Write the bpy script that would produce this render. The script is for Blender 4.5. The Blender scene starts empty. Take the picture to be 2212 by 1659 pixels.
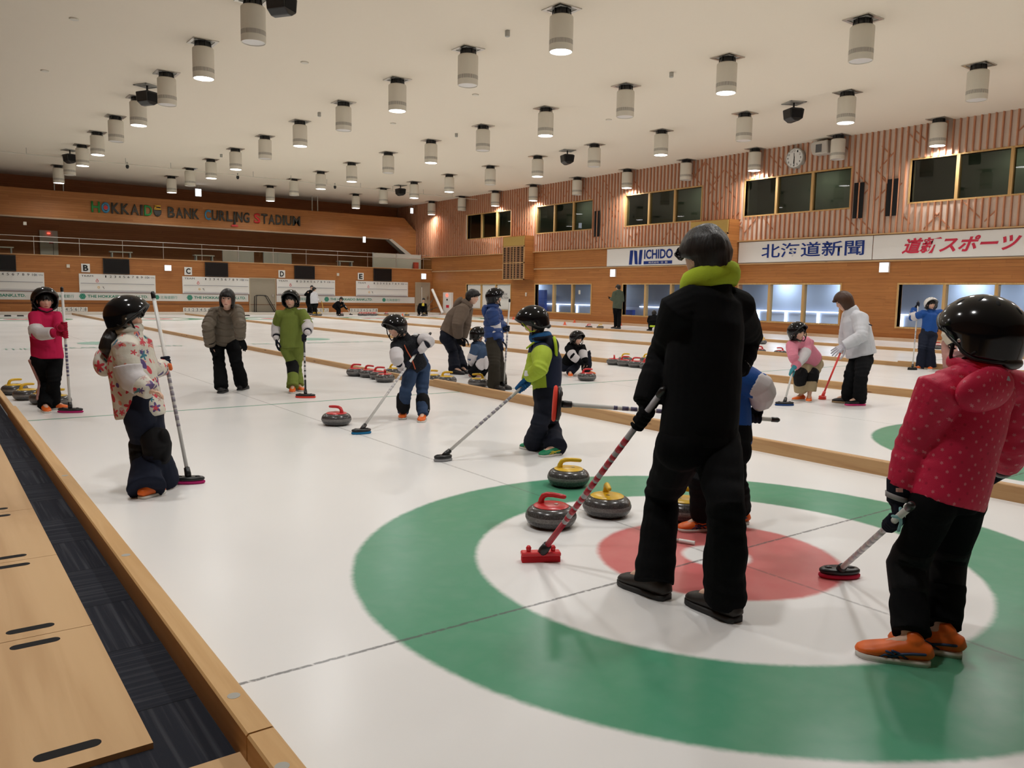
import bpy, bmesh, math, random
import numpy as np
from mathutils import Vector, Matrix
random.seed(7); np.random.seed(7)
sc = bpy.context.scene
C = sc.collection
PI = math.pi
R = math.radians

# ---------------------------------------------------------------- camera
cam_d = bpy.data.cameras.new('camera'); cam = bpy.data.objects.new('camera', cam_d); C.objects.link(cam)
cam_d.sensor_width = 36.0; cam_d.lens = 1736.97 / 2212 * 36.0; cam_d.clip_start = .05; cam_d.clip_end = 200
CAMP = Vector((-3.2161, -2.5828, 1.3056))
_r = Vector((.80643, -.59107, .01763)); _u = Vector((.05096, .09916, .99377)); _f = Vector((.58913, .80050, -.11008))
cam.matrix_world = Matrix(((_r.x, _u.x, -_f.x, CAMP.x), (_r.y, _u.y, -_f.y, CAMP.y), (_r.z, _u.z, -_f.z, CAMP.z), (0, 0, 0, 1)))
sc.camera = cam
# ---------------------------------------------------------------- world, exposure
w = bpy.data.worlds.new('world'); sc.world = w; w.use_nodes = True
w.node_tree.nodes['Background'].inputs[0].default_value = (.9, .85, .78, 1)
w.node_tree.nodes['Background'].inputs[1].default_value = .25
sc.view_settings.view_transform = 'Standard'; sc.view_settings.look = 'None'
sc.view_settings.exposure = 0.0; sc.view_settings.gamma = 1.0
sc.view_settings.use_curve_mapping = False
sc.cycles.max_bounces = 6; sc.cycles.diffuse_bounces = 4; sc.cycles.glossy_bounces = 3
sc.cycles.transparent_max_bounces = 8; sc.cycles.transmission_bounces = 4
sc.cycles.use_denoising = True; sc.cycles.sample_clamp_indirect = 6.0
sc.cycles.caustics_reflective = False; sc.cycles.caustics_refractive = False
LAMP_W = 66.0           # power of each lit high-bay lamp
LAMP_C = (1.0, .985, .96)

# ---------------------------------------------------------------- small shader language
class S:
    def __init__(s, nt, sock): s.nt, s.k = nt, sock
    def _m(s, op, b=None, c=None):
        n = s.nt.nodes.new('ShaderNodeMath'); n.operation = op
        for i, v in enumerate((s, b, c)):
            if v is None: continue
            if isinstance(v, S): s.nt.links.new(v.k, n.inputs[i])
            else: n.inputs[i].default_value = v
        return S(s.nt, n.outputs[0])
    def __add__(s, o): return s._m('ADD', o)
    __radd__ = __add__
    def __sub__(s, o): return s._m('SUBTRACT', o)
    def __rsub__(s, o): return (s * -1.0) + o
    def __mul__(s, o): return s._m('MULTIPLY', o)
    __rmul__ = __mul__
    def __truediv__(s, o): return s._m('DIVIDE', o)
    def lt(s, o): return s._m('LESS_THAN', o)
    def gt(s, o): return s._m('GREATER_THAN', o)
    def abs(s): return s._m('ABSOLUTE')
    def sqrt(s): return s._m('SQRT')
    def sin(s): return s._m('SINE')
    def mod(s, o): return s._m('FLOORED_MODULO', o)
    def floor(s): return s._m('FLOOR')
    def mn(s, o): return s._m('MINIMUM', o)
    def mx(s, o): return s._m('MAXIMUM', o)
    def pw(s, o): return s._m('POWER', o)
    def at2(s, o): return s._m('ARCTAN2', o)
    def ss(s, a, b):                                   # smoothstep from a to b
        n = s.nt.nodes.new('ShaderNodeMapRange'); n.interpolation_type = 'SMOOTHSTEP'
        s.nt.links.new(s.k, n.inputs[0]); n.inputs[1].default_value = a; n.inputs[2].default_value = b
        return S(s.nt, n.outputs[0])
class MAT:
    def __init__(s, name, rough=.6, spec=.5, metal=0., coat=0.):
        s.m = bpy.data.materials.new(name); s.m.use_nodes = True; s.nt = s.m.node_tree
        s.b = s.nt.nodes['Principled BSDF']
        s.b.inputs['Roughness'].default_value = rough; s.b.inputs['Metallic'].default_value = metal
        s.b.inputs['Specular IOR Level'].default_value = spec; s.b.inputs['Coat Weight'].default_value = coat
        s.b.inputs['Coat Roughness'].default_value = .06
    def coord(s, which='Object'):
        n = s.nt.nodes.new('ShaderNodeTexCoord'); return n.outputs[which]
    def attr(s, name):
        n = s.nt.nodes.new('ShaderNodeAttribute'); n.attribute_name = name; return n.outputs['Vector']
    def xyz(s, sock):
        n = s.nt.nodes.new('ShaderNodeSeparateXYZ'); s.nt.links.new(sock, n.inputs[0])
        return [S(s.nt, o) for o in n.outputs]
    def vec(s, x, y, z):
        n = s.nt.nodes.new('ShaderNodeCombineXYZ')
        for i, v in enumerate((x, y, z)):
            if isinstance(v, S): s.nt.links.new(v.k, n.inputs[i])
            else: n.inputs[i].default_value = v
        return n.outputs[0]
    def noise(s, vec, scale, detail=2., dist=0., out=0):
        n = s.nt.nodes.new('ShaderNodeTexNoise'); s.nt.links.new(vec, n.inputs['Vector'])
        n.inputs['Scale'].default_value = scale; n.inputs['Detail'].default_value = detail; n.inputs['Distortion'].default_value = dist
        return S(s.nt, n.outputs[out])
    def white(s, vec):
        n = s.nt.nodes.new('ShaderNodeTexWhiteNoise'); s.nt.links.new(vec, n.inputs['Vector']); return S(s.nt, n.outputs[0])
    def mix(s, fac, a, b):
        n = s.nt.nodes.new('ShaderNodeMix'); n.data_type = 'RGBA'
        for idx, v in ((0, fac), (6, a), (7, b)):
            if isinstance(v, S): s.nt.links.new(v.k, n.inputs[idx])
            elif isinstance(v, tuple): n.inputs[idx].default_value = (*v, 1) if len(v) == 3 else v
            elif isinstance(v, (int, float)): n.inputs[idx].default_value = v
            else: s.nt.links.new(v, n.inputs[idx])
        return n.outputs[2]
    def color(s, v):
        if isinstance(v, tuple): s.b.inputs['Base Color'].default_value = (*v, 1)
        else: s.nt.links.new(v, s.b.inputs['Base Color'])
        return s
    def bump(s, h, strength=.3, dist=.01):
        n = s.nt.nodes.new('ShaderNodeBump'); n.inputs['Strength'].default_value = strength; n.inputs['Distance'].default_value = dist
        s.nt.links.new(h.k, n.inputs['Height']); s.nt.links.new(n.outputs[0], s.b.inputs['Normal']); return s
    def rough(s, v): s.nt.links.new(v.k, s.b.inputs['Roughness']); return s
    def emit(s, col, strength):
        s.b.inputs['Emission Color'].default_value = (*col, 1); s.b.inputs['Emission Strength'].default_value = strength; return s
_plain = {}
def plain(name, col, rough=.6, spec=.5, metal=0., coat=0., var=.06, bump=0., bs=60.):
    if name in _plain: return _plain[name]
    m = MAT(name, rough, spec, metal, coat)
    c = m.coord(); n = m.noise(c, 9., 3.)
    k = (n - .5) * (2 * var) + 1.0
    d = tuple(x * .55 for x in col)
    m.color(m.mix((1.0 - k) * 2.0, col, d) if var > 0 else col)
    if bump: m.bump(m.noise(c, bs, 2.), bump, .004)
    _plain[name] = m.m; return m.m
def glow(name, col, st):
    if name in _plain: return _plain[name]
    m = MAT(name, .4); m.color(tuple(min(1, x) for x in col)); m.emit(col, st); _plain[name] = m.m; return m.m

# ---------------------------------------------------------------- object helpers
def tag(o, label=None, cat=None, group=None, kind=None):
    if label: o['label'] = label
    if cat: o['category'] = cat
    if group: o['group'] = group
    if kind: o['kind'] = kind
    return o
def empty(name, loc, label=None, cat=None, group=None, rz=0.):
    o = bpy.data.objects.new(name, None); o.location = loc; o.rotation_euler = (0, 0, rz); o.empty_display_size = .1
    C.objects.link(o); return tag(o, label, cat, group)
def link(name, me, mats, parent=None, smooth=True):
    for m in (mats if isinstance(mats, (list, tuple)) else [mats]): me.materials.append(m)
    if smooth:
        me.polygons.foreach_set('use_smooth', np.ones(len(me.polygons), bool))
    o = bpy.data.objects.new(name, me); C.objects.link(o)
    if parent: o.parent = parent
    return o
class MB:
    """collects shapes, then links them as ONE mesh object"""
    def __init__(s): s.v, s.f, s.mi, s.cur = [], [], [], 0
    def mat(s, i): s.cur = i; return s
    def add(s, vs, fs):
        n = len(s.v); s.v += [tuple(v) for v in vs]; s.f += [tuple(i + n for i in f) for f in fs]; s.mi += [s.cur] * len(fs); return s
    def box(s, x0, x1, y0, y1, z0, z1):
        return s.add([(x0, y0, z0), (x1, y0, z0), (x1, y1, z0), (x0, y1, z0), (x0, y0, z1), (x1, y0, z1), (x1, y1, z1), (x0, y1, z1)],
                     [(3, 2, 1, 0), (4, 5, 6, 7), (0, 1, 5, 4), (1, 2, 6, 5), (2, 3, 7, 6), (3, 0, 4, 7)])
    def prism(s, pts, axis, a, b):                      # polygon pts in the two other axes, extruded along axis
        n = len(pts)
        def P(p, t): return (t, p[0], p[1]) if axis == 0 else (p[0], t, p[1]) if axis == 1 else (p[0], p[1], t)
        vs = [P(p, a) for p in pts] + [P(p, b) for p in pts]
        fs = [tuple(range(n - 1, -1, -1)), tuple(range(n, 2 * n))] + [(i, (i + 1) % n, n + (i + 1) % n, n + i) for i in range(n)]
        return s.add(vs, fs)
    def lathe(s, prof, n=32, c=(0, 0, 0)):              # profile of (radius, z)
        vs, fs = [], []
        for r, z in prof:
            for i in range(n):
                a = 2 * PI * i / n; vs.append((c[0] + r * math.cos(a), c[1] + r * math.sin(a), c[2] + z))
        m = len(prof)
        for j in range(m - 1):
            for i in range(n): fs.append((j * n + i, j * n + (i + 1) % n, (j + 1) * n + (i + 1) % n, (j + 1) * n + i))
        if prof[0][0] > 1e-5: fs.append(tuple(range(n - 1, -1, -1)))
        if prof[-1][0] > 1e-5: fs.append(tuple((m - 1) * n + i for i in range(n)))
        return s.add(vs, fs)
    def tube(s, pts, rad, n=10, cap=True):
        v, f = tube_np(pts, rad, n, hemi=0, cap=cap); return s.add([tuple(x) for x in v], f)
    def mesh(s, name):
        me = bpy.data.meshes.new(name); me.from_pydata(s.v, [], s.f)
        if max(s.mi, default=0): me.polygons.foreach_set('material_index', s.mi)
        me.update(); return me
    def build(s, name, mats, parent=None, smooth=False, fix=True):
        me = s.mesh(name)
        if fix:
            bm = bmesh.new(); bm.from_mesh(me); bmesh.ops.remove_doubles(bm, verts=bm.verts, dist=1e-6)
            bmesh.ops.recalc_face_normals(bm, faces=bm.faces); bm.to_mesh(me); bm.free()
        return link(name, me, mats, parent, smooth)
def smooth_by_angle(o, ang=40):
    me = o.data; me.polygons.foreach_set('use_smooth', np.ones(len(me.polygons), bool))
    try: me.set_sharp_from_angle(angle=R(ang))
    except Exception: pass
    return o
def nrm(v):
    v = np.asarray(v, float); l = np.linalg.norm(v); return v / l if l > 1e-9 else v
def tube_np(pts, rad, n=12, hemi=3, cap=True, ax=None, flat=None):
    """closed tube through pts; rad one per point (or one); ax/flat: cross section squeezed to flat*r along ax"""
    P = np.array(pts, float); m = len(P)
    r = np.full(m, rad, float) if np.isscalar(rad) else np.array(rad, float)
    T = np.zeros_like(P)
    T[1:-1] = P[2:] - P[:-2]; T[0] = P[1] - P[0]; T[-1] = P[-1] - P[-2]
    T = np.array([nrm(t) for t in T])
    ref = np.array(ax, float) if ax is not None else (np.array([0, 0, 1.]) if abs(T[0][2]) < .9 else np.array([1., 0, 0]))
    rings = []; u = nrm(ref - T[0] * (ref @ T[0]))
    st = []
    if hemi:
        for k in range(hemi, 0, -1):
            a = PI / 2 * k / (hemi + .5); st.append((P[0] - T[0] * r[0] * math.sin(a) * .9, r[0] * math.cos(a), T[0]))
    for i in range(m): st.append((P[i], r[i], T[i]))
    if hemi:
        for k in range(1, hemi + 1):
            a = PI / 2 * k / (hemi + .5); st.append((P[-1] + T[-1] * r[-1] * math.sin(a) * .9, r[-1] * math.cos(a), T[-1]))
    ang = np.arange(n) * 2 * PI / n
    for p, rr, t in st:
        if ax is not None: u2 = ref - t * (ref @ t); u = nrm(u2) if np.linalg.norm(u2) > .05 else nrm(u - t * (u @ t))
        else: u = nrm(u - t * (u @ t))
        v = np.cross(t, u)
        rings.append(p + np.outer(np.cos(ang), u) * rr * (flat if flat else 1.) + np.outer(np.sin(ang), v) * rr)
    V = np.concatenate(rings); k = len(rings); F = []
    for j in range(k - 1):
        for i in range(n): F.append((j * n + i, j * n + (i + 1) % n, (j + 1) * n + (i + 1) % n, (j + 1) * n + i))
    if cap: F.append(tuple(range(n - 1, -1, -1))); F.append(tuple((k - 1) * n + i for i in range(n)))
    return V, F
def copy_tree(o, parent=None):
    c = o.copy(); C.objects.link(c)
    if parent: c.parent = parent; c.matrix_parent_inverse = o.matrix_parent_inverse
    for ch in list(o.children): copy_tree(ch, c)
    return c
_font = None
def text_mesh(txt, size, extrude=.0, bold=0., sx=1., shear=0., space=1.):
    cu = bpy.data.curves.new('txt', 'FONT'); cu.body = txt; cu.size = size; cu.extrude = extrude
    cu.align_x = 'LEFT'; cu.offset = bold; cu.shear = shear; cu.space_character = space; cu.resolution_u = 3
    o = bpy.data.objects.new('txt', cu); C.objects.link(o)
    me = bpy.data.meshes.new_from_object(o.evaluated_get(bpy.context.evaluated_depsgraph_get()))
    bpy.data.objects.remove(o); bpy.data.curves.remove(cu)
    return me
def fit_text(name, txt, mat, M, width, height, parent=None, extrude=.004, bold=0., shear=0.):
    """flat lettering scaled to width x height (metres), placed with matrix M (local x right, y up)"""
    me = text_mesh(txt, 1., 0., bold, shear=shear)
    n = len(me.vertices)
    if n == 0: return None
    co = np.zeros(n * 3); me.vertices.foreach_get('co', co); co = co.reshape(-1, 3)
    lo, hi = co.min(0), co.max(0)
    co[:, 0] = (co[:, 0] - lo[0]) / max(hi[0] - lo[0], 1e-6) * width
    co[:, 1] = (co[:, 1] - lo[1]) / max(hi[1] - lo[1], 1e-6) * height
    co[:, 2] = extrude
    M = np.array(M); co = co @ M[:3, :3].T + M[:3, 3]
    me.vertices.foreach_set('co', co.ravel()); me.update()
    return link(name, me, mat, parent, False)
def frame(o, x, y):
    """matrix with local x, y and their normal, origin o"""
    x, y = nrm(x), nrm(y); z = np.cross(x, y); M = np.eye(4); M[:3, 0], M[:3, 1], M[:3, 2], M[:3, 3] = x, y, z, o; return M
# ================================================================ SETTING
SP = 5.13                      # sheet spacing
XW, YB, ZC = 23.4, 42.4, 7.05  # right wall, far wall, ceiling
def wood_wall(name, a, c1, c2, c3, pl=2.6, ph=.115):
    """horizontal boards; a = index of the axis that runs along the wall"""
    m = MAT(name, .5, .35); X = m.xyz(m.coord()); u, z = X[a], X[2]
    row = (z / ph).floor(); off = m.white(m.vec(row, 3.1, 0)) * pl
    col = ((u + off) / pl).floor(); t = m.white(m.vec(row, col, 1.7))
    grain = m.noise(m.vec(u * .7 + t * 9., z * 14., t * 5.), 2.2, 4., .6)
    base = m.mix(t, c1, c2); base = m.mix(grain.ss(.45, .75) * .55, base, c3)
    fz = (z / ph).mod(1.0); gap = (fz - .5).abs().gt(.47); fu = ((u + off) / pl).mod(1.0)
    gap = gap.mx((fu - .5).abs().gt(.499))
    m.color(m.mix(gap * .55, base, tuple(x * .3 for x in c3))); m.bump(1.0 - gap, .25, .004); return m.m
WOOD_R = wood_wall('orange_boards', 1, (.47, .195, .055), (.40, .155, .042), (.27, .10, .03))
WOOD_B = wood_wall('orange_boards_far', 0, (.45, .185, .055), (.38, .145, .04), (.27, .10, .03))
WOOD_D = wood_wall('brown_boards', 0, (.46, .18, .066), (.40, .15, .055), (.28, .105, .04))
def timber(name, a, c1, c2, knots=True, sc_=1.):
    m = MAT(name, .5, .3); X = m.xyz(m.coord()); o = [X[i] for i in range(3) if i != a]
    v = m.vec(X[a] * .35, o[0] * 6., o[1] * 6.)
    g = m.noise(v, 3. * sc_, 4., .8); col = m.mix(g.ss(.3, .72), c1, c2)
    if knots:
        n = m.nt.nodes.new('ShaderNodeTexVoronoi'); m.nt.links.new(m.vec(X[a] * 1., o[0] * 5., o[1] * 5.), n.inputs['Vector']); n.inputs['Scale'].default_value = 1.9
        k = S(m.nt, n.outputs['Distance']).ss(.16, .06); col = m.mix(k * .75, col, (.16, .06, .025))
    m.color(col); m.bump(g, .12, .003); return m.m
PINE_Y = timber('pine_rail', 1, (.58, .36, .17), (.47, .265, .115))
PINE_X = timber('pine_plank', 0, (.60, .37, .18), (.50, .28, .12), False)
FRAME = timber('pine_frame', 2, (.62, .40, .17), (.52, .31, .11), False)
SLAT = timber('red_slat', 2, (.60, .29, .165), (.50, .215, .115), False)
PLY = timber('plywood', 1, (.62, .40, .20), (.52, .315, .145), False, .5)
CREAM = plain('cream_board', (.74, .61, .51), .8, .2, var=.05)
PAINT = plain('ceiling_paint', (.84, .755, .63), .9, .1, var=.015)
WHITE = plain('white_enamel', (.80, .78, .73), .45, .4, var=.02)
BODYC = plain('lamp_enamel', (.70, .655, .56), .5, .4, var=.02)
BLACK = plain('black_plastic', (.012, .012, .013), .35, .5, var=.0)
MATTE = plain('matte_black', (.013, .013, .014), .8, .2, var=.0)
GREY = plain('grey_paint', (.42, .41, .37), .6, .3)
DGREY = plain('dark_grey', (.12, .12, .12), .6, .3)
STEEL = plain('steel', (.62, .60, .56), .28, .5, 1.)
BOARD = plain('whiteboard', (.80, .80, .78), .35, .4, var=.02)
INK = plain('black_ink', (.02, .02, .022), .6, .2, var=0)
GREENINK = plain('bank_green', (.02, .25, .17), .6, .2, var=0)
REDINK = plain('red_ink', (.62, .03, .05), .6, .2, var=0)
BLUEINK = plain('navy_ink', (.015, .04, .22), .6, .2, var=0)
YELINK = plain('yellow_ink', (.70, .38, .03), .6, .2, var=0)
LENS_ON = glow('lamp_lens_lit', (1., .98, 1.), 9.)
LENS_OFF = plain('lamp_lens_unlit', (.72, .70, .68), .3, .5, var=0)
SIGN_ON = glow('sign_lit', (.80, .86, 1.), 3.2)
LED_RED = glow('red_lamp', (1., .08, .05), 3.)
TUBE_ON = glow('tube_light', (.78, .84, 1.), 3.2)

# ---- ice
def make_ice():
    m = MAT('curling_ice', .25, .36); c = m.coord(); x, y, z = m.xyz(c)
    wob = m.noise(c, 26., 3.) - .5; wob2 = m.noise(c, 5., 3.) - .5
    xs = (x + SP / 2).mod(SP) - SP / 2                 # distance from the centre line of the sheet
    base = (.83, .825, .815)
    cloud = m.noise(c, .55, 4.); base = m.mix(cloud.ss(.35, .75) * .5, (.845, .84, .83), (.79, .785, .785))
    def stripe(d, half, soft): return d.abs().ss(half + soft, half - soft * .3)
    # dark thin lines (centre line and tee lines), slightly broken
    ink = (stripe(xs, .006, .007) * .38).mx(stripe(y + wob * .012, .006, .006) * .75).mx(stripe(y - 34.75, .006, .01) * .6)
    ink = ink * ((m.noise(c, 40., 2.)).ss(.25, .5))
    hogd = (y - 6.47).abs().mn((y - 28.25).abs()); hog = stripe(hogd + wob * .01, .02, .012)
    dd = []
    for cy in (0., 34.75): dd.append((xs * xs + (y - cy) * (y - cy)).sqrt())
    d = dd[0].mn(dd[1]) + wob * .016 + wob2 * .012
    green = d.ss(1.845, 1.805) * d.ss(1.205, 1.245); red = d.ss(.625, .585) * d.ss(.15, .19)
    gcol = m.mix((cloud).ss(.3, .8), (.045, .285, .15), (.085, .315, .195)); gcol = m.mix(wob2.abs() * .9, gcol, (.17, .37, .27))
    rcol = m.mix(wob2 + .5, (.60, .085, .09), (.66, .17, .16))
    col = m.mix(hog * .85, base, (.10, .36, .24)); col = m.mix(green * .96, col, gcol); col = m.mix(red * .93, col, rcol)
    col = m.mix(ink, col, (.08, .08, .085)); m.color(col)
    peb = m.noise(m.vec(x * 1., y * 1., 0.), 120., 2.); m.bump(peb, .05, .002)
    m.rough(.20 + m.noise(c, .8, 2.) * .10); m.b.inputs['IOR'].default_value = 1.31
    return m.m
ICE = make_ice()
def struct(o): o['kind'] = 'structure'; return o
struct(MB().box(-2.5, 22.95, -14, 40.7, -.12, 0).build('floor', ICE))
# far and right side wooden floor strips (edge boards beside the walls)
PALE = plain('pale_edge_floor', (.62, .57, .50), .6, .2)
struct(MB().box(-9, XW, 40.7, YB, -.12, .10).build('trim_1', PALE))
struct(MB().box(22.95, XW, -14, 40.7, -.12, .09).build('trim_2', timber('edge_plank', 1, (.62, .44, .30), (.52, .33, .20), False)))
# carpet and plywood at the left
def make_carpet():
    m = MAT('striped_carpet_tiles', .95, .1); c = m.coord(); x, y, z = m.xyz(c)
    ti = (y / .5).floor(); odd = ti.mod(2.0); uu = x * odd + y * (1.0 - odd)
    st = m.noise(m.vec(uu * 55., (x + y - uu) * 1.2, ti), 1., 2.); fine = m.noise(c, 420., 2.)
    g = m.mix(st.ss(.45, .7), (.020, .022, .030), (.055, .058, .068)); g = m.mix(fine * .5, g, (.035, .037, .047))
    seam = ((y / .5).mod(1.0) - .5).abs().gt(.493); m.color(m.mix(seam * .7, g, (.008, .008, .01))); m.bump(st + fine, .4, .004); return m.m
struct(MB().box(-9, -2.556, -14, YB, -.12, .0).build('floor_walkway', make_carpet()))
def rail(name, x0, x1, y0, y1, h, label, mat=PINE_Y):
    e = MB(); b = .006
    e.prism([(x0, 0), (x1, 0), (x1, h - b), (x1 - b, h), (x0 + b, h), (x0, h - b)], 1, y0, y1)
    o = e.build(name, mat); return tag(o, label, 'board')
PINE_C = timber('pine_curb', 1, (.66, .42, .19), (.58, .345, .145), False)
cb = rail('curb_board', -2.556, -2.478, -.488, 6.9, .10, 'long pine curb board between the dark carpet and the near ice', PINE_C)
cb2 = rail('curb_board', -2.556, -2.478, -6, -.496, .10, 'short pine curb board at the bottom edge past the grey joint', PINE_C)
cb3 = rail('curb_board', -2.548, -2.492, 6.9, 40.6, .09, 'narrow far pine curb board beside the yellow stones', PINE_C)
for (bx, by, par) in ((-2.518, -.259, cb), (-2.53, -.69, cb2), (-2.518, 1.302, cb), (-2.518, 3.2, cb)):
    MB().lathe([(.0, .0995), (.019, .0995), (.019, .1006), (0, .1006)], 20, (bx, by, 0)).build('bolt_plug', GREY, par)
for k in range(4):
    xa = 2.567 + SP * k
    nm = ('nearest', 'second', 'third', 'farthest')[k]
    rail('divider_board', xa, xa + .07, -6, 7.15 - .6 * k, .11, f'wide near end of the {nm} pine divider rail between two ice sheets')
    rail('divider_board', xa + .01, xa + .06, 7.15 - .6 * k, 40.6, .085, f'low far stretch of the {nm} pine divider rail between two ice sheets')
# plywood sheets with hand slots
def ply_sheet(name, y0, y1, slots, label, x0=-3.95, x1=-2.742):
    o = MB().box(x0, x1, y0, y1, .0, .018).build(name, PLY); tag(o, label, 'plywood sheet')
    for sx0, sx1, sy in slots:
        r = .022; pts = [(sx1 - r + r * math.cos(a), sy + r * math.sin(a)) for a in np.linspace(-PI / 2, PI / 2, 9)] + [(sx0 + r + r * math.cos(a), sy + r * math.sin(a)) for a in np.linspace(PI / 2, 1.5 * PI, 9)]
        MB().prism(pts, 2, .0175, .0186).build('hand_slot', MATTE, o)
    return o
ply_sheet('plywood_sheet', -.242, .752, [(-3.03, -2.86, -.15), (-3.02, -2.86, .683)], 'nearest plywood sheet on the carpet with oblong hand slots')
ply_sheet('plywood_sheet', .756, 1.752, [(-3.02, -2.86, .84), (-3.0, -2.86, 1.68)], 'second plywood sheet on the carpet from the bottom edge')
ply_sheet('plywood_sheet', 1.756, 2.75, [(-3.0, -2.86, 1.83), (-3.0, -2.86, 2.67)], 'third plywood sheet on the carpet from the bottom edge')
ply_sheet('plywood_sheet', 2.754, 9.5, [(-3.0, -2.86, 2.84)], 'far plywood sheet on the carpet at the left edge')
tag(MB().box(-3.1, -2.552, -1.6, -.43, 0, .02).build('plywood_offcut', PLY), 'small plywood piece in the bottom corner beside the curb board', 'plywood sheet')

# ---- ceiling and walls
struct(MB().box(-9, 27, -14, 47.3, ZC, ZC + .2).build('ceiling', PAINT))
struct(MB().box(-9, XW, YB, YB + .2, 0, 2.83).build('wall_back', WOOD_B))
struct(MB().box(-9, XW, YB - .02, YB + .22, 2.80, 2.84).build('trim_3', PINE_X))
struct(MB().box(-9, 24.4, YB + .2, 47.1, 2.6, 2.82).build('floor_gallery', DGREY))
struct(MB().box(-9, 24.4, 47.1, 47.3, 2.6, ZC).build('wall_gallery', WOOD_D))
struct(MB().box(-9.2, -9, -14, 47.3, 0, ZC).build('wall_left', wood_wall('left_boards', 1, (.47, .195, .055), (.40, .155, .042), (.27, .10, .03))))
struct(MB().box(-9.2, 27, -14.2, -14, 0, ZC).build('wall_front', WOOD_B))
# fascia beam with the sloping end
fa = MB(); fa.prism([(-9, 4.78), (21.5, 4.76), (22.96, 3.82), (23.4, 3.5), (23.4, 5.25), (22.43, 6.14), (-9, 6.12)], 1, 44.4, 44.75)
struct(fa.build('trim_4', WOOD_B))
struct(MB().prism([(21.3, 4.72), (21.52, 4.75), (22.98, 3.80), (22.8, 3.62)], 1, 44.36, 44.9).build('trim_5', plain('soffit_grey', (.50, .46, .38), .7)))
struct(MB().box(-9, 21.3, 44.38, 44.9, 4.70, 4.77).build('trim_6', plain('soffit_brown', (.42, .30, .20), .7)))
for hx in (2.55, 2.95, 16.2, 16.55):
    tag(MB().box(hx, hx + .04, 44.5, 44.54, 6.1, ZC).build('hanger_rod', GREY), 'thin hanger rod above the fascia beam ' + {2.55: 'left of the big letters', 2.95: 'above the first letter H', 16.2: 'right of the last letters, left one', 16.55: 'right of the last letters, right one'}[hx], 'rod')

# ---- right wall, with openings
UWN = [(33.95, 38.3, (36.85, 35.3)), (27.18, 31.6, (30.15, 28.65)), (20.43, 24.92, (23.45, 21.92)), (13.7, 18.2, (16.75, 15.22)), (7.05, 11.55, (10.07, 8.5))]
LWN = [(33.86, 38.35, (36.8, 35.3)), (27.17, 31.62, (30.1, 28.6)), (20.42, 24.93, (23.5, 21.94)), (13.85, 18.3, (16.85, 15.35)), (7.2, 11.7, (10.2, 8.64))]
UZ, LZ = (4.58, 5.94), (.47, 1.88)
ZS = 3.60
def wall_with_holes(name, mat, z0, z1, holes, hz, x0=XW, x1=XW + .22):
    m = MB(); ys = [-14.] + [v for h in sorted(holes) for v in h[:2]] + [47.3]
    m.box(x0, x1, -14, 47.3, z0, hz[0]); m.box(x0, x1, -14, 47.3, hz[1], z1)
    for i in range(0, len(ys), 2): m.box(x0, x1, ys[i], ys[i + 1], hz[0], hz[1])
    return struct(m.build(name, mat))
wall_with_holes('wall_right', WOOD_R, 0, ZS, LWN, LZ)
wall_with_holes('wall_right_upper', CREAM, ZS, ZC, UWN, UZ)
# vertical slats over the cream board, broken at the windows, with diagonal pieces behind them
sl = MB(); dg = MB(); ps = .208
y = -2.0
while y < 47.0:
    parts = [(ZS, ZC)]
    for a, b, _ in UWN:
        if a - .06 < y < b + .06: parts = [(ZS, UZ[0] - .05), (UZ[1] + .05, ZC)]
    if 18.38 < y < 20.42: parts = [(max(p[0], 4.46), p[1]) for p in parts]
    if 31.72 < y < 33.72: parts = [(max(p[0], 4.46), p[1]) for p in parts]
    for z0, z1 in parts:
        if z1 - z0 > .05: sl.box(XW - .095, XW - .004, y - .017, y + .017, z0, z1)
    y += ps
rnd = random.Random(5)
for k in range(330):
    yy = rnd.uniform(5, 46); zz = rnd.uniform(ZS + .3, ZC - .3); s_ = rnd.choice((-1, 1)); l = rnd.uniform(.14, .3); t = .022
    if any(a - .45 < yy < b + .45 and zz - .35 < UZ[1] and zz + .35 > UZ[0] for a, b, _ in UWN): continue
    dg.prism([(yy - l, zz - s_ * l - t), (yy + l, zz + s_ * l - t), (yy + l, zz + s_ * l + t), (yy - l, zz - s_ * l + t)], 0, XW - .03, XW - .002)
struct(sl.build('trim_7', SLAT)); struct(dg.build('trim_8', SLAT))
struct(MB().box(XW - .13, XW, -2, 47, ZS - .03, ZS + .012).build('trim_9', PINE_Y))
struct(MB().box(XW - .05, XW, -14, 47, 2.66, 2.71).build('trim_10', PINE_Y))
struct(MB().box(XW - .035, XW, -14, 47, 2.71, 2.725).build('trim_11', GREY))
# rooms behind the windows
struct(MB().box(26.0, 26.1, -14, 47, 4.2, 6.6).build('wall_upper_room', plain('room_wall', (.30, .32, .27), .8)))
struct(MB().box(XW + .22, 26.0, -14, 47, 4.2, 4.35).build('floor_upper_room', DGREY))
struct(MB().box(XW + .22, 26.0, -14, 47, 6.5, 6.6).build('ceiling_upper_room', plain('room_ceiling', (.34, .34, .31), .8)))
for yy in (13.2, 19.6, 26.4, 33.2): struct(MB().box(XW + .22, 26, yy, yy + .15, 4.35, 6.5).build('wall_partition', plain('room_partition', (.40, .41, .37), .8)))
cw = MB(); cw.box(26, 26.1, -14, 47, .78, 2.2); struct(cw.build('wall_corridor', plain('corridor_grey', (.30, .335, .40), .7)))
struct(MB().box(25.95, 26.1, -14, 47, 0, .80).build('wall_corridor_low', plain('corridor_pale', (.50, .55, .64), .6)))
struct(MB().box(XW + .22, 26, -14, 47, -.1, .0).build('floor_corridor', GREY)); struct(MB().box(XW + .22, 26, -14, 47, 2.25, 2.35).build('ceiling_corridor', plain('corridor_ceiling', (.6, .62, .66), .8)))
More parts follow.
